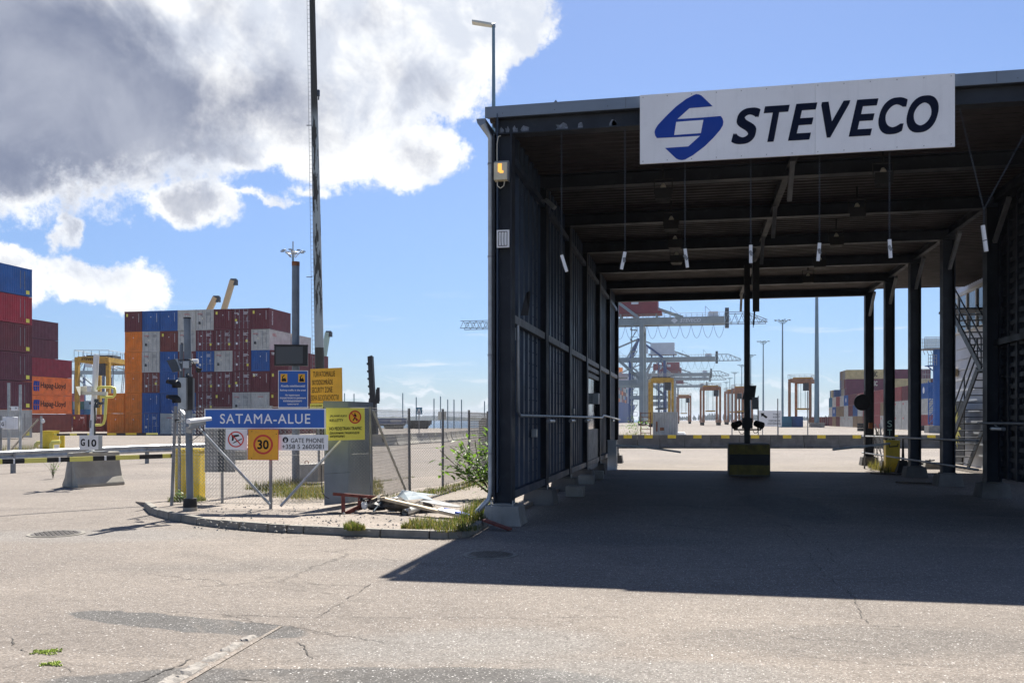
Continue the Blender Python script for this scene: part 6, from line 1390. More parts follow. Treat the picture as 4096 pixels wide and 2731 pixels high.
for ci, cs in enumerate(cols_b):
    for tier, kk in enumerate(cs):
        if ci == 2 and tier == 5: continue
        x = onY(3382, BYR)+6.2+ci*12.6; o = cont(kk, x, BYR, tier*2.92, L=12.19, H=2.9, rotz=-PI/2, label=f"{COLN[kk]} container side on, {ORD[ci+1]} column, {ORD[tier+1]} tier of the rear stack", group='tall rear stack on the right', det=False)
        child('lettering', text('MSC', (1.224, 1.2, .7), YA, ZA, 1.9, 1.5, .03) if tier > 2 else MB().box(1.222, 1.226, 2, 2.6, 1.2, 1.7), M['ink' if kk == 'beige' else 'cream'], o)
rr = random.Random(77)
for j in range(1, 9):
    for tier in range(6 if j < 5 else 4):
        kk = rr.choice(['maroon', 'tan', 'purple', 'beige', 'brown', 'dkblue', 'tan']); x = onY(3382, BYR)+6.2+(0 if j < 5 else -1.5)
        cont(kk, x, BYR+j*2.75, tier*2.92, L=12.19, H=2.9, rotz=-PI/2, front='door' if rr.random() < .6 else 'plain', label=f"{COLN[kk]} container end on, {ORD[j+1]} row deep, {ORD[tier+1]} tier of the rear stack", group='tall rear stack on the right', det=False)
for i, (px, d) in enumerate([(3140,215),(3185,215)]):
    q = at(px, HY, d); cont(['teal','dkblue'][i], q.x, q.y, 0, label=['teal low container left of the far straddle carrier', 'dark blue low container left of the far straddle carrier'][i], group='low containers beside the far straddle carrier', det=False)
for i, (px, tier, kk) in enumerate([(3268,0,'brown'),(3300,0,'maroon')]):
    q = at(px, HY, 262); cont(kk, q.x, q.y, 0, front='door', label=['red-brown container at the left end of the right-hand wall', 'maroon container just inside the left end of the right-hand wall'][i], group='end containers of the right wall', det=False)
q = at(2652, HY, 92); rc = cont('grey', q.x+.2, q.y+3, 0, front='plain', label='rust stained pale container behind the concrete barriers', group=None, det=False)
child('rust_patch', MB().box(-.5, -.1, -3.09, -3.084, .7, 1.0).box(-.9, -.75, -3.09, -3.084, .6, 1.6), M['rust'], rc)
for p_ in _cp.values():
    for c in list(p_.e.children_recursive)+[p_.e]: bpy.data.objects.remove(c, do_unlink=True)
# ------------------------------------------------------------------ concrete barrier rows
bcx = [2438, 2510, 2593, 2686, 2788, 2899, 3018, 3146, 3283, 3424, 3572, 3722, 3872]
tot = None
for i, c in enumerate(bcx):
    w = (bcx[min(i+1, 12)]-bcx[max(0, i-1)])/(2 if 0 < i < 12 else 1); d = 57.0; q = at(c, HY, d); L = w*d/FX-.03
    T_ = Thing('concrete_barrier', f"concrete barrier with yellow marker, {ORD[i+1]} from left beyond the gate", 'concrete barrier', (q.x, q.y, 0), YAW, 'barrier row across the road beyond the gate', local=True)
    T_.part('block', jersey(MB(), L, .6, .84), M['concrete_shaded']); T_.part('yellow_marker', MB().box(-.26, .26, -.135, -.125, .62, .83), M['yellow']); T_.part('foot_gap', MB().box(-L/2+.1, -L/2+.5, -.305, -.299, 0, .06), M['black'])  # backlit faces: their shade is darkened into the concrete colour
row = [at(1470, HY, 60.5), at(1579, HY, 62.5), at(1660, HY, 67), at(1760, HY, 71), at(1835, HY, 80), at(1905, HY, 92), at(1960, HY, 104)]
k = 0
for a, b in zip(row[:-1], row[1:]):
    n = max(1, round((b-a).length/2.1)); ang = math.atan2((b-a).y, (b-a).x)
    for j in range(n):
        c = a.lerp(b, (j+.5)/n); L = (b-a).length/n-.06; k += 1
        T_ = Thing('concrete_barrier', f"grey concrete barrier with pale mark, {ORD[k]} in the row behind the fence", 'concrete barrier', (c.x, c.y, 0), ang+random.uniform(-.03, .03), 'curving barrier row behind the side fence', local=True)
        T_.part('block', jersey(MB(), L, .6, .8), M['concrete_light' if k % 2 else 'concrete']); T_.part('marker', MB().box(-.12, .12, -.135, -.125, .6, .78), M['cream'])
# markers and thin poles
def thin_pole(px, yt, d, lab, r_=.05, grp=None, mt='mast_teal', zb=0): q = at(px, HY, d); return single('thin_pole', lab, 'pole', MB().cyl((q.x,q.y,zb), (q.x,q.y,EYE+(HY-yt)*d/FX), r_, n=8), M[mt], grp)
for i, (px, yt) in enumerate([(1378,1572),(1416,1574),(1611,1572),(1665,1588),(1736,1594),(1762,1585),(1791,1597),(1816,1598),(1846,1598),(1938,1604)]): thin_pole(px, yt, 178, f"thin bare pole on the quay edge, {ORD[i+1]} from the left", .11, 'thin poles along the quay edge')
for i, (px, yt) in enumerate([(2928,1552),(3033,1583),(3111,1594),(3231,1565)]): thin_pole(px, yt, 60, f"thin marker post behind the concrete barriers, {ORD[i+1]} from the left", .035, 'marker posts behind the barriers', 'galv_dull')
s = Panel('container_sign', 'white sign with black arrow and two-language container text beyond the barriers', 'sign', 3035, 3127, 1642, 1705, 66, None, 'sign_white', .03)
R1 = lambda x, y: (2400+x/1.845, 1100+y/1.845)
s.poly([R1(*p) for p in ((1187,1018),(1215,1018),(1208,1026),(1236,1046),(1226,1058),(1200,1038),(1192,1046))], 'ink', 1, 'arrow')
s.txt('TYHJÄT', *[R1(x,0)[0] for x in (1275,1328)], *[R1(0,y)[1] for y in (1018,1036)], 'ink', .01); s.txt('KONTIT', *[R1(x,0)[0] for x in (1278,1328)], *[R1(0,y)[1] for y in (1040,1054)], 'ink', .01)
s.txt('ПОРОЖНИЕ', *[R1(x,0)[0] for x in (1245,1330)], *[R1(0,y)[1] for y in (1067,1083)], 'ink', .01); s.txt('КОНТЕЙНЕРЫ', *[R1(x,0)[0] for x in (1238,1334)], *[R1(0,y)[1] for y in (1086,1102)], 'ink', .01)
s.part('post', MB().cyl((-.55,.05,-s.z0), (-.55,.05,s.h), .03), M['galv_dull']); s.part('post', MB().cyl((.6,.05,-s.z0), (.6,.05,s.h), .03), M['galv_dull'])
s = Panel('crossing_sign', 'small teal pedestrian crossing sign on a post behind the fence', 'traffic sign', 1663, 1689, 1629, 1656, 88, None, 'teal' if 'teal' in M else 'c_teal', .03)
s.poly([(1676,1632),(1685,1652),(1667,1652)], 'sign_white', 1, 'triangle'); s.poly([(1676,1638),(1679,1650),(1673,1650)], 'ink', 2, 'figure'); s.part('post', MB().cyl((0,.05,-s.z0), (0,.05,s.h), .05), M['galv_dull'])
s = Panel('sign_plate', 'beige back of a small sign seen through the side fence', 'sign', 1752, 1785, 1646, 1678, 88, None, 'cream', .03); s.part('post', MB().cyl((0,.05,-s.z0), (0,.05,s.h), .05), M['galv_dull'])
for i, (x0, x1, yt, mt) in enumerate([(1510,1618,1673,'c_dkblue'),(1628,1718,1681,'black')]):
    a, b = at(x0, HY, 176), at(x1, HY, 176); T_ = Thing('flat_trailer', ['dark blue boxed trailer with pale lettering parked at the quay edge', 'low black trailer parked at the quay edge'][i], 'trailer', (a.x, a.y, 0)); zt_ = EYE+(HY-yt)*176/FX
    T_.part('body', MB().box(a.x, b.x, a.y, a.y+2.4, .9, zt_), M[mt]); T_.part('chassis', MB().box(a.x+.2, b.x-.2, a.y+.3, a.y+2.1, .6, .9), M['black']); 
    for k in range(3):
        for yy in (a.y+.2, a.y+2.0): T_.part('wheel', MB().cyl((b.x-1-k*1.2, yy-.15, .5), (b.x-1-k*1.2, yy+.15, .5), .5, n=14), M['rubber'])
    if i == 0: T_.part('lettering', text('MAERSK', (a.x+3.0, a.y-.02, zt_-.75), XA, ZA, 2.2, .5, .02) if False else MB().box(a.x+2.6, a.x+4.9, a.y-.02, a.y-.005, zt_-.75, zt_-.3), M['galv'])
# clutter beyond the barriers
q = gnd(2700, 1748); m = MB().box(q.x-1.0, q.x+1.1, q.y, q.y+1.0, 0, .38).box(q.x-.85, q.x+1.0, q.y+.1, q.y+.9, .38, .5)
single('white_bundle', 'white wrapped bundle lying in front of the rust stained container', 'bundle', m, M['white'], bevel=.12)
T_ = Thing('rust_rack', 'open rusty ladder rack left of the rust stained container', 'rack', tuple(gnd(2582,1755))); dq = 84
for x in (2563, 2602): hb(T_, 'upright', at(x,1748,dq), at(x,1648,dq), .08, .08, 'rust')
for k in range(6): hb(T_, 'rung', at(2563,1652+k*16,dq), at(2602,1652+k*16,dq), .06, .06, 'rust')
c = gnd(2540, 1745); rr = random.Random(6); m = MB()
for k in range(260):
    v = Vector((rr.gauss(0, .7), rr.gauss(0, .5), abs(rr.gauss(.9, .5)))); s_ = rr.uniform(.08, .2); n1 = Vector((rr.uniform(-1, 1), rr.uniform(-1, 1), rr.uniform(-1, 1))).normalized(); n2 = n1.cross(ZA)
    p_ = Vector((c.x, c.y+2, 0))+v; m.add([p_, p_+n1*s_+n2*s_*.5, p_+n1*s_*2, p_+n1*s_-n2*s_*.5], [(0,1,2,3)])
o = single('bush', 'distant green shrub left of the rusty rack', 'bush', m, M['leaf'])
grass([(2480,1752,2.0),(2520,1752,2.2),(2560,1752,2.0)], 60, .9, .5, 51, .6, 'tall pale grass behind the left end of the far barrier row', 0)
for i, (px, py) in enumerate(((3452,1724),(3695,1722))):
    q = gnd(px, py); T_ = Thing('tyre_stack', ['dark tyre stack left of the farthest right column', 'dark tyre stack right of the third right column'][i], 'tyre stack', tuple(q))
    for k in range(3 if i == 0 else 2): T_.part('tyre', MB().cyl((q.x,q.y,k*.42+.03), (q.x,q.y,k*.42+.41), .85, n=18), M['rubber'])
# ------------------------------------------------------------------ high masts
def crown(T_, c, R_, mt='mast_teal', n=8):
    m = MB(); m.cyl(c-ZA*.3, c+ZA*.35, .35, n=10)
    for k in range(n):
        a = 2*PI*k/n+.2; v = Vector((math.cos(a), math.sin(a), 0)); m.tube([c-ZA*1.0+v*.5, c-ZA*.2+v*R_*.55, c+ZA*.35+v*R_*.78, c+ZA*.2+v*R_], .07, 4)
    m.tube([c+Vector((math.cos(a), math.sin(a), 0))*R_*.6-ZA*.1 for a in [2*PI*k/16 for k in range(16)]], .07, 4, closed=True); T_.part('crown', m, M[mt])
    for k in range(n):
        a = 2*PI*k/n+.2; v = Vector((math.cos(a), math.sin(a), 0)); q = c+v*R_*.95+ZA*.15; T_.part('floodlight', MB().box(q.x-.28, q.x+.28, q.y-.28, q.y+.28, q.z-.1, q.z+.12), M[mt])
for i, (px, yt) in enumerate([(3130,1278),(3053,1363),(3003,1418),(2967,1458),(2939,1488),(2919,1510),(2905,1527)]):
    d = (33.2)*FX/(HY-yt); q = at(px, HY, d); q.z = 0
    T_ = Thing('high_mast', f"tall lighting mast with lamp crown, {ORD[i+1]} nearest seen through the gate", 'light mast', tuple(q), group='row of lighting masts down the yard')
    T_.part('pole', MB().cyl(q, q+ZA*34, .42, .2, n=10), M['mast_teal']); crown(T_, q+ZA*34.6, 2.6)
d = 176; q = at(1172, HY, d); q.z = 0; T_ = Thing('high_mast', 'lighting mast with a basket-like crown behind the grey sign pole', 'light mast', tuple(q)); T_.part('pole', MB().cyl(q, q+ZA*34, .35, .2, n=10), M['mast_teal']); crown(T_, q+ZA*34.5, 2.2, 'galv'); T_.part('service_mast', MB().cyl(q+ZA*34, q+ZA*36.6, .12, n=6), M['galv'])
q = at(3267, HY, 212); q.z = 0; T_ = Thing('tall_mast', 'tall plain steel mast on a concrete foot seen through the gate', 'mast', tuple(q)); T_.part('pole', MB().cyl(q+ZA*1, q+ZA*46, .6, .22, n=12), M['mast_teal']); T_.part('footing', MB().box(q.x-1.6, q.x+1.6, q.y-1.2, q.y+1.2, 0, 1.1), M['concrete'])
# big weathered mast
md = 76.0; q = at(1285, HY, md); q.z = 0
T_ = Thing('weathered_mast', 'very tall peeling dark mast with ladder leaving the top of the picture', 'mast', tuple(q)); tip = at(1247, -120, md)
T_.part('pole', MB().cyl((0,0,0), tip-q, .40, .20, n=18), M['mast_worn']) if False else None
o = bpy.data.objects.new('pole', mesh('pole', MB().cyl((0,0,0), tip-q, .41, .22, n=18), M['mast_worn'])); COL.objects.link(o); o.parent = T_.e
ld_ = MB(); a0, a1 = q-RT*.62, tip-RT*.42
for s_ in (0, .22): ld_.cyl(a0+RT*s_+FW*-.1, a1+RT*s_+FW*-.1, .018, n=4)
n = 110
for k in range(n): p_ = a0.lerp(a1, (k+.5)/n)-FW*.1; ld_.cyl(p_, p_+RT*.22, .014, n=4)
T_.part('ladder', ld_, M['galv_dull'])
for py in (502, 1108): p_ = at(1226, py, md); T_.part('bracket', MB().bar(p_, p_+RT*.5, .08, .06), M['galv_dull'])
T_.part('lamp_fitting', MB().box(*(lambda v: (v.x, v.x+.22, v.y-.1, v.y+.1, v.z, v.z+.5))(at(1268,385,md))).cyl(at(1274,400,md), at(1276,372,md), .06), M['steel_dark'])
# ------------------------------------------------------------------ straddle carriers
def straddle(mts, W_=5.2, L_=9.5, H_=12.5):
    T_ = Thing('straddle_carrier', 'x', 'straddle carrier', (0, 0, 0), local=True); hw, hl = W_/2, L_/2; mt, mt2 = mts
    for sx in (-1, 1):
        T_.part('sill_beam', MB().box(sx*hw-.35, sx*hw+.35, -hl, hl, .9, 1.8), M[mt])
        T_.part('side_girder', MB().box(sx*hw-.25, sx*hw+.25, -hl, hl, H_-1.0, H_-.2), M[mt])
        for y in (-hl+.5, hl-.5): T_.part('leg', MB().box(sx*hw-.30, sx*hw+.30, y-.35, y+.35, 1.8, H_-1.0), M[mt])
        for k in range(4): T_.part('wheel', MB().cyl((sx*hw-.22, -hl+1.1+k*2.4, .72), (sx*hw+.22, -hl+1.1+k*2.4, .72), .72, n=14), M['rubber'])
    for y in (-hl+.4, hl-.4): T_.part('cross_beam', MB().box(-hw+.25, hw-.25, y-.35, y+.35, H_-1.1, H_-.1), M[mt])
    T_.part('machine_deck', MB().box(-hw+.3, hw-.3, -1.6, 1.6, H_-.2, H_+.35), M[mt2]); T_.part('cab', MB().box(hw-1.9, hw-.4, -hl+.9, -hl+2.4, H_-3.2, H_-1.2), M['steel_dark'])
    m = MB()
    for x in (-hw-.3, hw+.3):
        for y in [-hl+k*1.6 for k in range(7)]: m.cyl((x, y, H_-.1), (x, y, H_+.95), .04, n=4)
        m.cyl((x, -hl, H_+.95), (x, hl, H_+.95), .04, n=4)
    for y in (-hl, hl):
        for x in (-1.3, 0, 1.3): m.cyl((x, y, H_-.1), (x, y, H_+.95), .04, n=4)
        m.cyl((-hw-.3, y, H_+.95), (hw+.3, y, H_+.95), .04, n=4)
    T_.part('deck_railing', m, M['galv_dull']); T_.part('spreader', MB().box(-1.2, 1.2, -3.0, 3.0, 4.4, 4.8), M[mt2])
    m = MB()
    for x in (-.9, .9):
        for y in (-1.8, 1.8): m.cyl((x, y, 4.8), (x, y, H_-1.0), .05, n=4)
    T_.part('hoist_ropes', m, M['black'], kind='stuff')
    m = MB(); m.bar((hw+.35,-1,1.8), (hw+.35,1.2,H_-1), .08); m.bar((hw+.65,-1,1.8), (hw+.65,1.2,H_-1), .08)
    for k in range(24): u = k/24; m.bar((hw+.35,-1+2.2*u,1.8+(H_-2.8)*u), (hw+.65,-1+2.2*u,1.8+(H_-2.8)*u), .05)
    T_.part('ladder', m, M['galv_dull']); return T_
sc1 = straddle(('yellow_dark', 'steel_dark')); q = at(415, HY, 156)
sc1.e.location = (q.x, q.y, 0); sc1.e.rotation_euler = (0, 0, .22); sc1.e['label'] = 'yellow straddle carrier standing between the orange stacks on the left'; sc1.e['group'] = 'straddle carriers'
sc1.part('lettering', text('STEVECO', (-1.7, -4.86+.0-.0, 11.75), XA, ZA, 2.8, .42, .03, .2), M['ink']); sc1.part('lettering', text('66', (2.1, -4.62, 10.9), XA, ZA, .5, .4, .02), M['ink'])
q = at(2643, HY, 233); o = dup(sc1.e, (q.x, q.y, 0), 0.12, 'yellow straddle carrier behind the rust stained container')
for c_ in list(o.children):
    if c_.name.startswith('lettering'): bpy.data.objects.remove(c_)
sc2 = straddle(('orange_rust', 'yellow_dark')); q = at(3212, HY, 236); sc2.e.location = (q.x, q.y, 0); sc2.e.rotation_euler = (0, 0, -.30); sc2.e['label'] = 'orange-brown straddle carrier next to the tall plain mast'; sc2.e['group'] = 'straddle carriers'
for px, d, lab in ((2841, 292, 'straddle carrier alone in mid yard between the rusty box and centre post'), (2735, 400, 'distant straddle carrier right of the rust stained container'), (2935, 330, 'left one of two faded straddle carriers behind the centre post'), (2968, 300, 'right one of two faded straddle carriers behind the centre post')):
    q = at(px, HY, d); dup(sc2.e, (q.x, q.y, 0), .1, lab, None)
# ------------------------------------------------------------------ ship-to-shore cranes
def sts(mt, leg, house):
    T_ = Thing('quay_crane', 'x', 'crane', (0, 0, 0), local=True); hb_ = 9.0; ZBm = 32.5; xl, xw = 0.0, -18.0
    for x in (xl, xw):
        for y in (-hb_, hb_): T_.part('leg', MB().bar((x, y, 1.5), (x, y*.85, ZBm), 1.3, 1.5, up=(0,1,0)), M[leg])
        T_.part('sill_beam', MB().box(x-.8, x+.8, -hb_-1.5, hb_+1.5, 1.2, 2.8), M[leg])
        for y in (-hb_, hb_): T_.part('bogie', MB().box(x-.9, x+.9, y-3.5, y+3.5, .1, 1.2), M['steel_dark'])
        T_.part('cross_beam', MB().box(x-.6, x+.6, -hb_*.9, hb_*.9, ZBm-1.8, ZBm-.1), M[mt])
    for y in (-hb_, hb_):
        T_.part('portal_beam', MB().bar((xl, y, 13.5), (xw, y, 13.5), 1.4, 1.8), M[mt]); T_.part('diagonal', MB().bar((xl, y*.93, 14.3), (xw, y*.87, ZBm-2), .9), M[mt])
    zb0 = ZBm; gx0, gx1 = -50, 26.0
    for y in (-2.6, 2.6): T_.part('boom_girder', MB().box(gx0, gx1, y-.55, y+.55, zb0, zb0+2.3), M[mt])
    for y in (-2.6, 2.6):
        m = MB()
        for k in range(6):
            x = gx1+k*2.2; m.bar((x, y, zb0+.2), (x+2.2, y, zb0+.2), .22).bar((x, y, zb0+(3.6 if k < 4 else 3.6-(k-3)*.9)), (x+2.2, y, zb0+(3.6 if k < 3 else 3.6-(k-2)*.9)), .2); m.bar((x, y, zb0+.2), (x+1.1, y, zb0+3.2-(max(0, k-3))*.9), .15).bar((x+1.1, y, zb0+3.2-(max(0, k-3))*.9), (x+2.2, y, zb0+.2), .15)
        T_.part('end_truss', m, M[mt]); m = MB()
        for k in range(5): x = gx0-k*2.2; m.bar((x, y, zb0+.2), (x-2.2, y, zb0+.2), .22).bar((x, y, zb0+2.6), (x-2.2, y, zb0+2.6), .2).bar((x, y, zb0+.2), (x-1.1, y, zb0+2.6), .15).bar((x-1.1, y, zb0+2.6), (x-2.2, y, zb0+.2), .15)
        T_.part('end_truss', m, M[mt])
    apex = (-14, 44.8)
    for y in (-3.5, 3.5): T_.part('apex_leg', MB().bar((xl-1, y*1.8, zb0+2), (apex[0], y*.6, apex[1]), .8), M[leg]); T_.part('apex_leg', MB().bar((xw, y*1.8, zb0+2), (apex[0], y*.6, apex[1]), .8), M[leg]); T_.part('fore_stay', MB().bar((apex[0], y*.6, apex[1]), (gx0+12, y*.75, zb0+2.4), .45), M[mt]); T_.part('back_stay', MB().bar((apex[0], y*.6, apex[1]), (gx1-13, y*.75, zb0+2.4), .5), M[mt]); T_.part('fore_stay', MB().bar((apex[0], y*.6, apex[1]), (gx0+30, y*.75, zb0+2.4), .4), M[mt])
    h_ = T_.part('machinery_house', MB().box(-7.5, 5.0, -4.2, 4.2, zb0+4.3, zb0+9.8), M[house]); T_.part('house_frame', MB().box(-8.5, 6.2, -4.6, 4.6, zb0+3.6, zb0+4.3), M[house]); T_.part('emblem_plate', MB().box(-3.5, -1.2, -4.24, -4.2, zb0+6.6, zb0+8.4), M['crane_white'], parent=h_)
    T_.part('machinery_house', MB().box(-13.5, -9, -3.0, 3.0, zb0+4.6, zb0+9), M[house])
    m = MB()
    for x in (-7, 4.5):
        for y in (-3.5, 3.5): m.bar((x, y, zb0+2.3), (x, y, zb0+3.6), .5)
    T_.part('house_support', m, M[leg]); T_.part('operator_cab', MB().box(-30, -27, -1.4, 1.4, zb0-3.4, zb0-.4), M['steel_dark']); T_.part('trolley', MB().box(gx1-5, gx1-2, -2, 2, zb0+2.3, zb0+4.0), M['crane_white']); T_.part('hoist_unit', MB().box(gx1+.2, gx1+1.4, -1, 1, zb0-1.2, zb0+5.2), M['steel_dark'])
    m = MB(); n = 20
    for k in range(n):
        x0_, x1_ = gx0+6+(gx1-gx0-6)*k/n, gx0+6+(gx1-gx0-6)*(k+1)/n; m.tube([(x0_+(x1_-x0_)*u, -3.3, zb0-.2-4.6*4*u*(1-u)*.95) for u in [j/8 for j in range(9)]], .06, 3)
    T_.part('cable_loops', m, M['steel_dark'], kind='stuff')
    m = MB()
    for y in (-3.3, 3.3):
        m.cyl((gx0, y, zb0+3.5), (gx1, y, zb0+3.5), .06, n=4)
        for k in range(45): x = gx0+(gx1-gx0)*k/44; m.cyl((x, y, zb0+2.2), (x, y, zb0+3.5), .05, n=4)
    for k in range(5): x = gx1-6-k*11; m.bar((x, 0, zb0+2.3), (x, 0, zb0+6), .12).bar((x, 0, zb0+6), (x+3.5, 0, zb0+2.4), .1)
    T_.part('walkway_railing', m, M['galv_dull'], kind='stuff')
    m = MB()
    for k in range(9):
        z = 3+k*3.4; m.box(xl-3.4, xl-1.2, -10.2, -7.8, z, z+.15); m.bar((xl-3.3, -10, z+.2), (xl-1.3, -10, z+3.4), .25)
        for x in (xl-3.4, xl-1.2): m.cyl((x, -10.2, z), (x, -10.2, z+1.2), .06, n=4)
        m.cyl((xl-3.4, -10.2, z+1.2), (xl-1.2, -10.2, z+1.2), .06, n=4)
    m.box(xl-3.2, xl-2.9, -9, -8.7, 2, 32); T_.part('stair_tower', m, M[leg]); return T_
cr = sts('crane_grey', 'crane_grey', 'crane_red'); q = at(2566, HY, 287); cr.e.location = (q.x, q.y+8, 0); cr.e['label'] = 'nearest pale grey quay crane with red machinery house and long lettered boom'; cr.e['group'] = 'row of quay cranes'
xx = at(2740, 0, 280).x-q.x
cr.part('lettering', text('STEVECO', (xx-1.6, -3.18, 33.1), XA, ZA, 6.5, 1.15, .03, .2), M['crane_white']); cr.part('emblem', MB().add([(xx-4.6, -3.18, 33.7), (xx-3.4, -3.18, 32.8), (xx-2.3, -3.18, 33.7), (xx-3.4, -3.18, 34.6)], [(0,1,2,3)]), M['crane_white'])
cr2 = sts('crane_grey', 'crane_blue', 'crane_white'); q = at(2660, HY, 478); cr2.e.location = (q.x, q.y, 0); cr2.e['label'] = 'second quay crane with blue legs and white machinery house'; cr2.e['group'] = 'row of quay cranes'
for px, d, lab, src in ((2690, 640, 'third quay crane with red machinery house', cr), (2700, 705, 'fourth quay crane, partly hidden behind the third', cr), (2712, 860, 'fifth and farthest quay crane, small in the haze', cr)):
    q = at(px, HY, d); o = dup(src.e, (q.x, q.y, 0), 0, lab)
    for c in list(o.children):
        if c.name.startswith('lettering') or c.name.startswith('emblem.'): bpy.data.objects.remove(c)
# mobile harbour cranes: boom tips behind the container block
def mobile(px0, py0, px1, py1, d, w, mt, lab):
    a, b = at(px0, HY, d), at(px1, py1, d); a.z = 2; T_ = Thing('mobile_crane', lab, 'crane', (a.x, a.y, 0)); p0_ = at(px0, py0, d)
    lo = b+(p0_-b)*1.0; dr = (p0_-b).normalized(); t_ = (b.z-6)/max(.05, -dr.z); foot = b+dr*t_
    T_.part('boom', MB().bar(foot, b, w*1.5, w*1.5), M[mt]); T_.part('boom_head', MB().bar(b-RT*w*.6, b+RT*w*1.2, w*1.1).box(b.x+w*.3, b.x+w*1.5, b.y-w*.6, b.y+w*.6, b.z-w*1.5, b.z+w*.2), M['steel_dark']); T_.part('tower', MB().box(foot.x-2, foot.x+2, foot.y-2, foot.y+2, 2, 9), M[mt]); T_.part('chassis', MB().box(foot.x-5, foot.x+5, foot.y-3, foot.y+3, .5, 2), M[mt])
    for sx in (-3.5, 0, 3.5): T_.part('wheel', MB().cyl((foot.x+sx, foot.y-3.4, .8), (foot.x+sx, foot.y-2.9, .8), .8, n=12), M['rubber'])
mobile(900, 1225, 931, 1122, 170, .6, 'crane_cream', 'cream crane boom with dark head rising highest behind the large container block')
mobile(845, 1225, 862, 1190, 172, .6, 'crane_cream', 'lower cream crane boom tip behind the large container block')
mobile(1288, 1471, 1311, 1330, 172, .55, 'crane_mint', 'pale green crane boom leaning up right of the tall mast')
# far quay crane left and land under it
g2 = grid_sheet(-900, -235, QY, 520, 4, 4, -.01).join(grid_sheet(-900, -420, 520, 900, 4, 4, -.01)); struct('ground', g2, M['asphalt'])
q = at(430, HY, 610); dup(cr2.e, (q.x, q.y, 0), .3, 'very distant quay crane glimpsed in the gap beside the yellow straddle carrier')
# ------------------------------------------------------------------ ship
sx0, sx1, sy0, sy1 = -46-28, -46, 470, 690
T_ = Thing('container_ship', 'container ship with dark blue hull moored beyond the quay cranes', 'ship', (sx1, sy0, 0))
T_.part('hull', MB().hexa([(sx0+6,sy0+20,-2),(sx1-6,sy0+20,-2),(sx1,sy1,-2),(sx0,sy1,-2)], [(sx0+5,sy0,13),(sx1-2,sy0,13),(sx1+3,sy1,13),(sx0-2,sy1,13)]), M['c_blue']); T_.part('deckhouse', MB().box(sx0+1, sx1-1, sy1-18, sy1-4, 13, 36), M['crane_white']).parent
T_.part('bridge_windows', MB().box(sx0+1.5, sx1-1.5, sy1-18.1, sy1-18, 32, 34), M['glass_dark']); T_.part('funnel', MB().box(sx1-12, sx1-6, sy1-10, sy1-5, 36, 41), M['c_orange']); T_.part('bow_stripe', MB().box(sx0+6, sx1-3, sy0-.1, sy0+0, 10, 12), M['white'])
rr = random.Random(15); cm = {}
for b_ in range(9):
    for tier in range(5):
        kk = rr.choice(['white', 'blue', 'maroon', 'lred', 'teal', 'grey', 'orange', 'brown']); y = sy0+70+b_*13.5; z = 13+tier*2.6
        if b_ > 7 and tier > 3: continue
        if kk not in cm: cm[kk] = mesh('shipping_container', MB().box(-1.2, 1.2, -6.1, 6.1, 0, 2.55), M['c_'+kk])
        for col in range(1):
            o = bpy.data.objects.new('shipping_container', cm[kk]); COL.objects.link(o); o.location = (sx1-1.5-col*2.5, y, z); props(o, f"{COLN[kk]} container on the ship, {ORD[b_+1]} bay from the bow, {ORD[tier+1]} tier", 'container', 'containers stacked on the ship')
T_.part('lashing_bridge', MB().box(sx0+2, sx1-3, sy0+60, sy1-20, 13, 24), M['c_lred'])
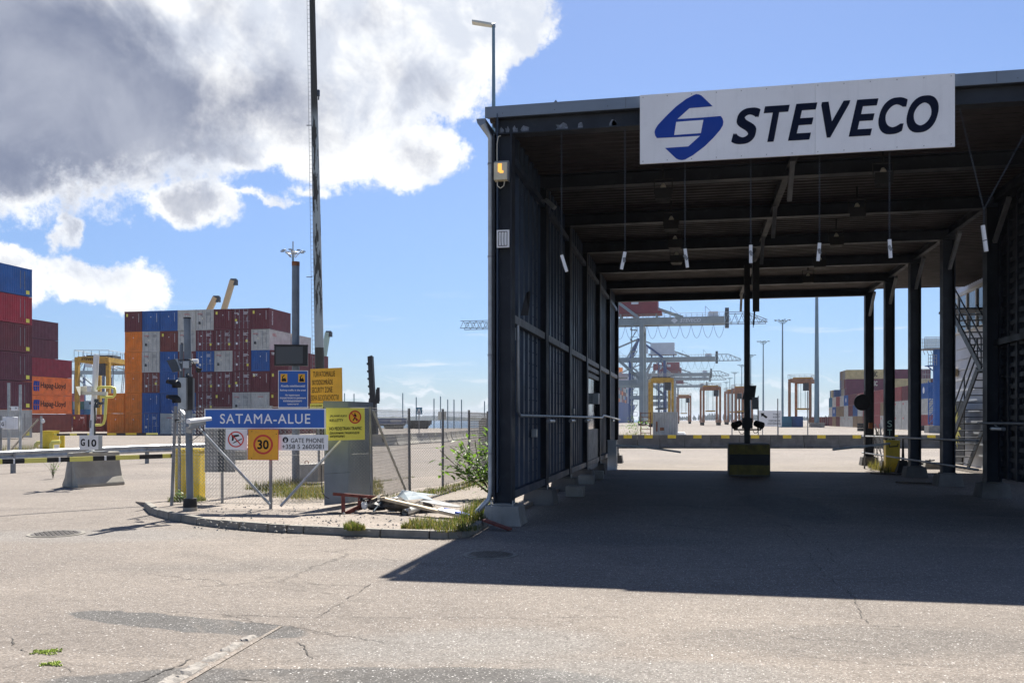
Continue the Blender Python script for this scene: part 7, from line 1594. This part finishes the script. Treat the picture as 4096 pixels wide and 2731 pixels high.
# ------------------------------------------------------------------ blue tower crane on the right
td = 122; q = at(3756, HY, td); q.z = 0
T_ = Thing('blue_tower', 'blue tower with railed platforms and caged ladder behind the fourth right column', 'tower', tuple(q)); R2 = lambda x, y: (3100+x/1.845, 1100+y/1.845)
ztop = at(3750, 1396, td).z; T_.part('shaft', MB().cyl(q+ZA*.8, q+ZA*ztop, .75, n=18), M['tower_blue']); T_.part('footing', MB().box(q.x-1.6, q.x+1.4, q.y-1.2, q.y+1.2, 0, 1.0), M['concrete'])
a, b = at(*R2(1090,545), td), at(*R2(1230,545), td); m = MB().box(a.x, b.x+1, q.y-1.5, q.y+1.5, a.z-.1, a.z+.05); T_.part('platform', m, M['galv_dull'])
def rail(m, a, b, n, h, y):
    for k in range(n+1): p_ = a.lerp(b, k/n); m.cyl((p_.x, y, p_.z), (p_.x, y, p_.z+h), .035, n=4)
    for z in (h, h*.66, h*.33): m.cyl((a.x, y, a.z+z), (b.x, y, b.z+z), .035, n=4)
m = MB(); rail(m, a, b, 12, 1.5, q.y-1.5); rail(m, a, b, 12, 1.5, q.y+1.5)
for k in range(5): u = k/4; p_ = a.lerp(b, u*.8); m.bar(p_-ZA*.1, p_-ZA*.8+RT*.3, .06)
T_.part('railing', m, M['galv']); a, b = at(*R2(1122,668), td), at(*R2(1180,668), td); T_.part('platform', MB().box(a.x, b.x, q.y-1, q.y+1, a.z-.08, a.z+.04).bar(a, at(*R2(1165,705), td), .12), M['tower_blue']); m = MB(); rail(m, a, b, 4, 1.4, q.y-1); T_.part('railing', m, M['galv'])
m = MB(); a, b = at(*R2(1132,1100), td-2), at(*R2(1132,780), td-2)
for o_ in (0, .9): m.bar(a+RT*o_, b+RT*o_, .1)
for k in range(20): p_ = a.lerp(b, k/20); m.bar(p_, p_+RT*.9, .06)
for k in range(6): p_ = a.lerp(b, k/6); m.bar(p_, a.lerp(b, (k+1)/6)+RT*.9, .07)
T_.part('ladder_cage', m, M['tower_blue']); a = at(*R2(1092,800), td); m = MB(); rail(m, a, at(*R2(1150,800), td), 5, 1.9, q.y); T_.part('railing', m, M['galv'])
# ------------------------------------------------------------------ sea air
hm = bpy.data.materials.new('haze_air'); hm.use_nodes = True; t = NT(hm.node_tree); t.n.clear()
pv = t.new('ShaderNodeVolumePrincipled'); pv.inputs['Color'].default_value = (0.80,0.88,1.0,1); pv.inputs['Density'].default_value = 0.00012; pv.inputs['Anisotropy'].default_value = 0.0
ho = t.new('ShaderNodeOutputMaterial'); t.link(pv.outputs[0], ho.inputs['Volume'])
o = bpy.data.objects.new('haze', mesh('haze', MB().box(-9100, 9100, -80, 14100, -5, 60), hm)); COL.objects.link(o); o['kind'] = 'stuff'
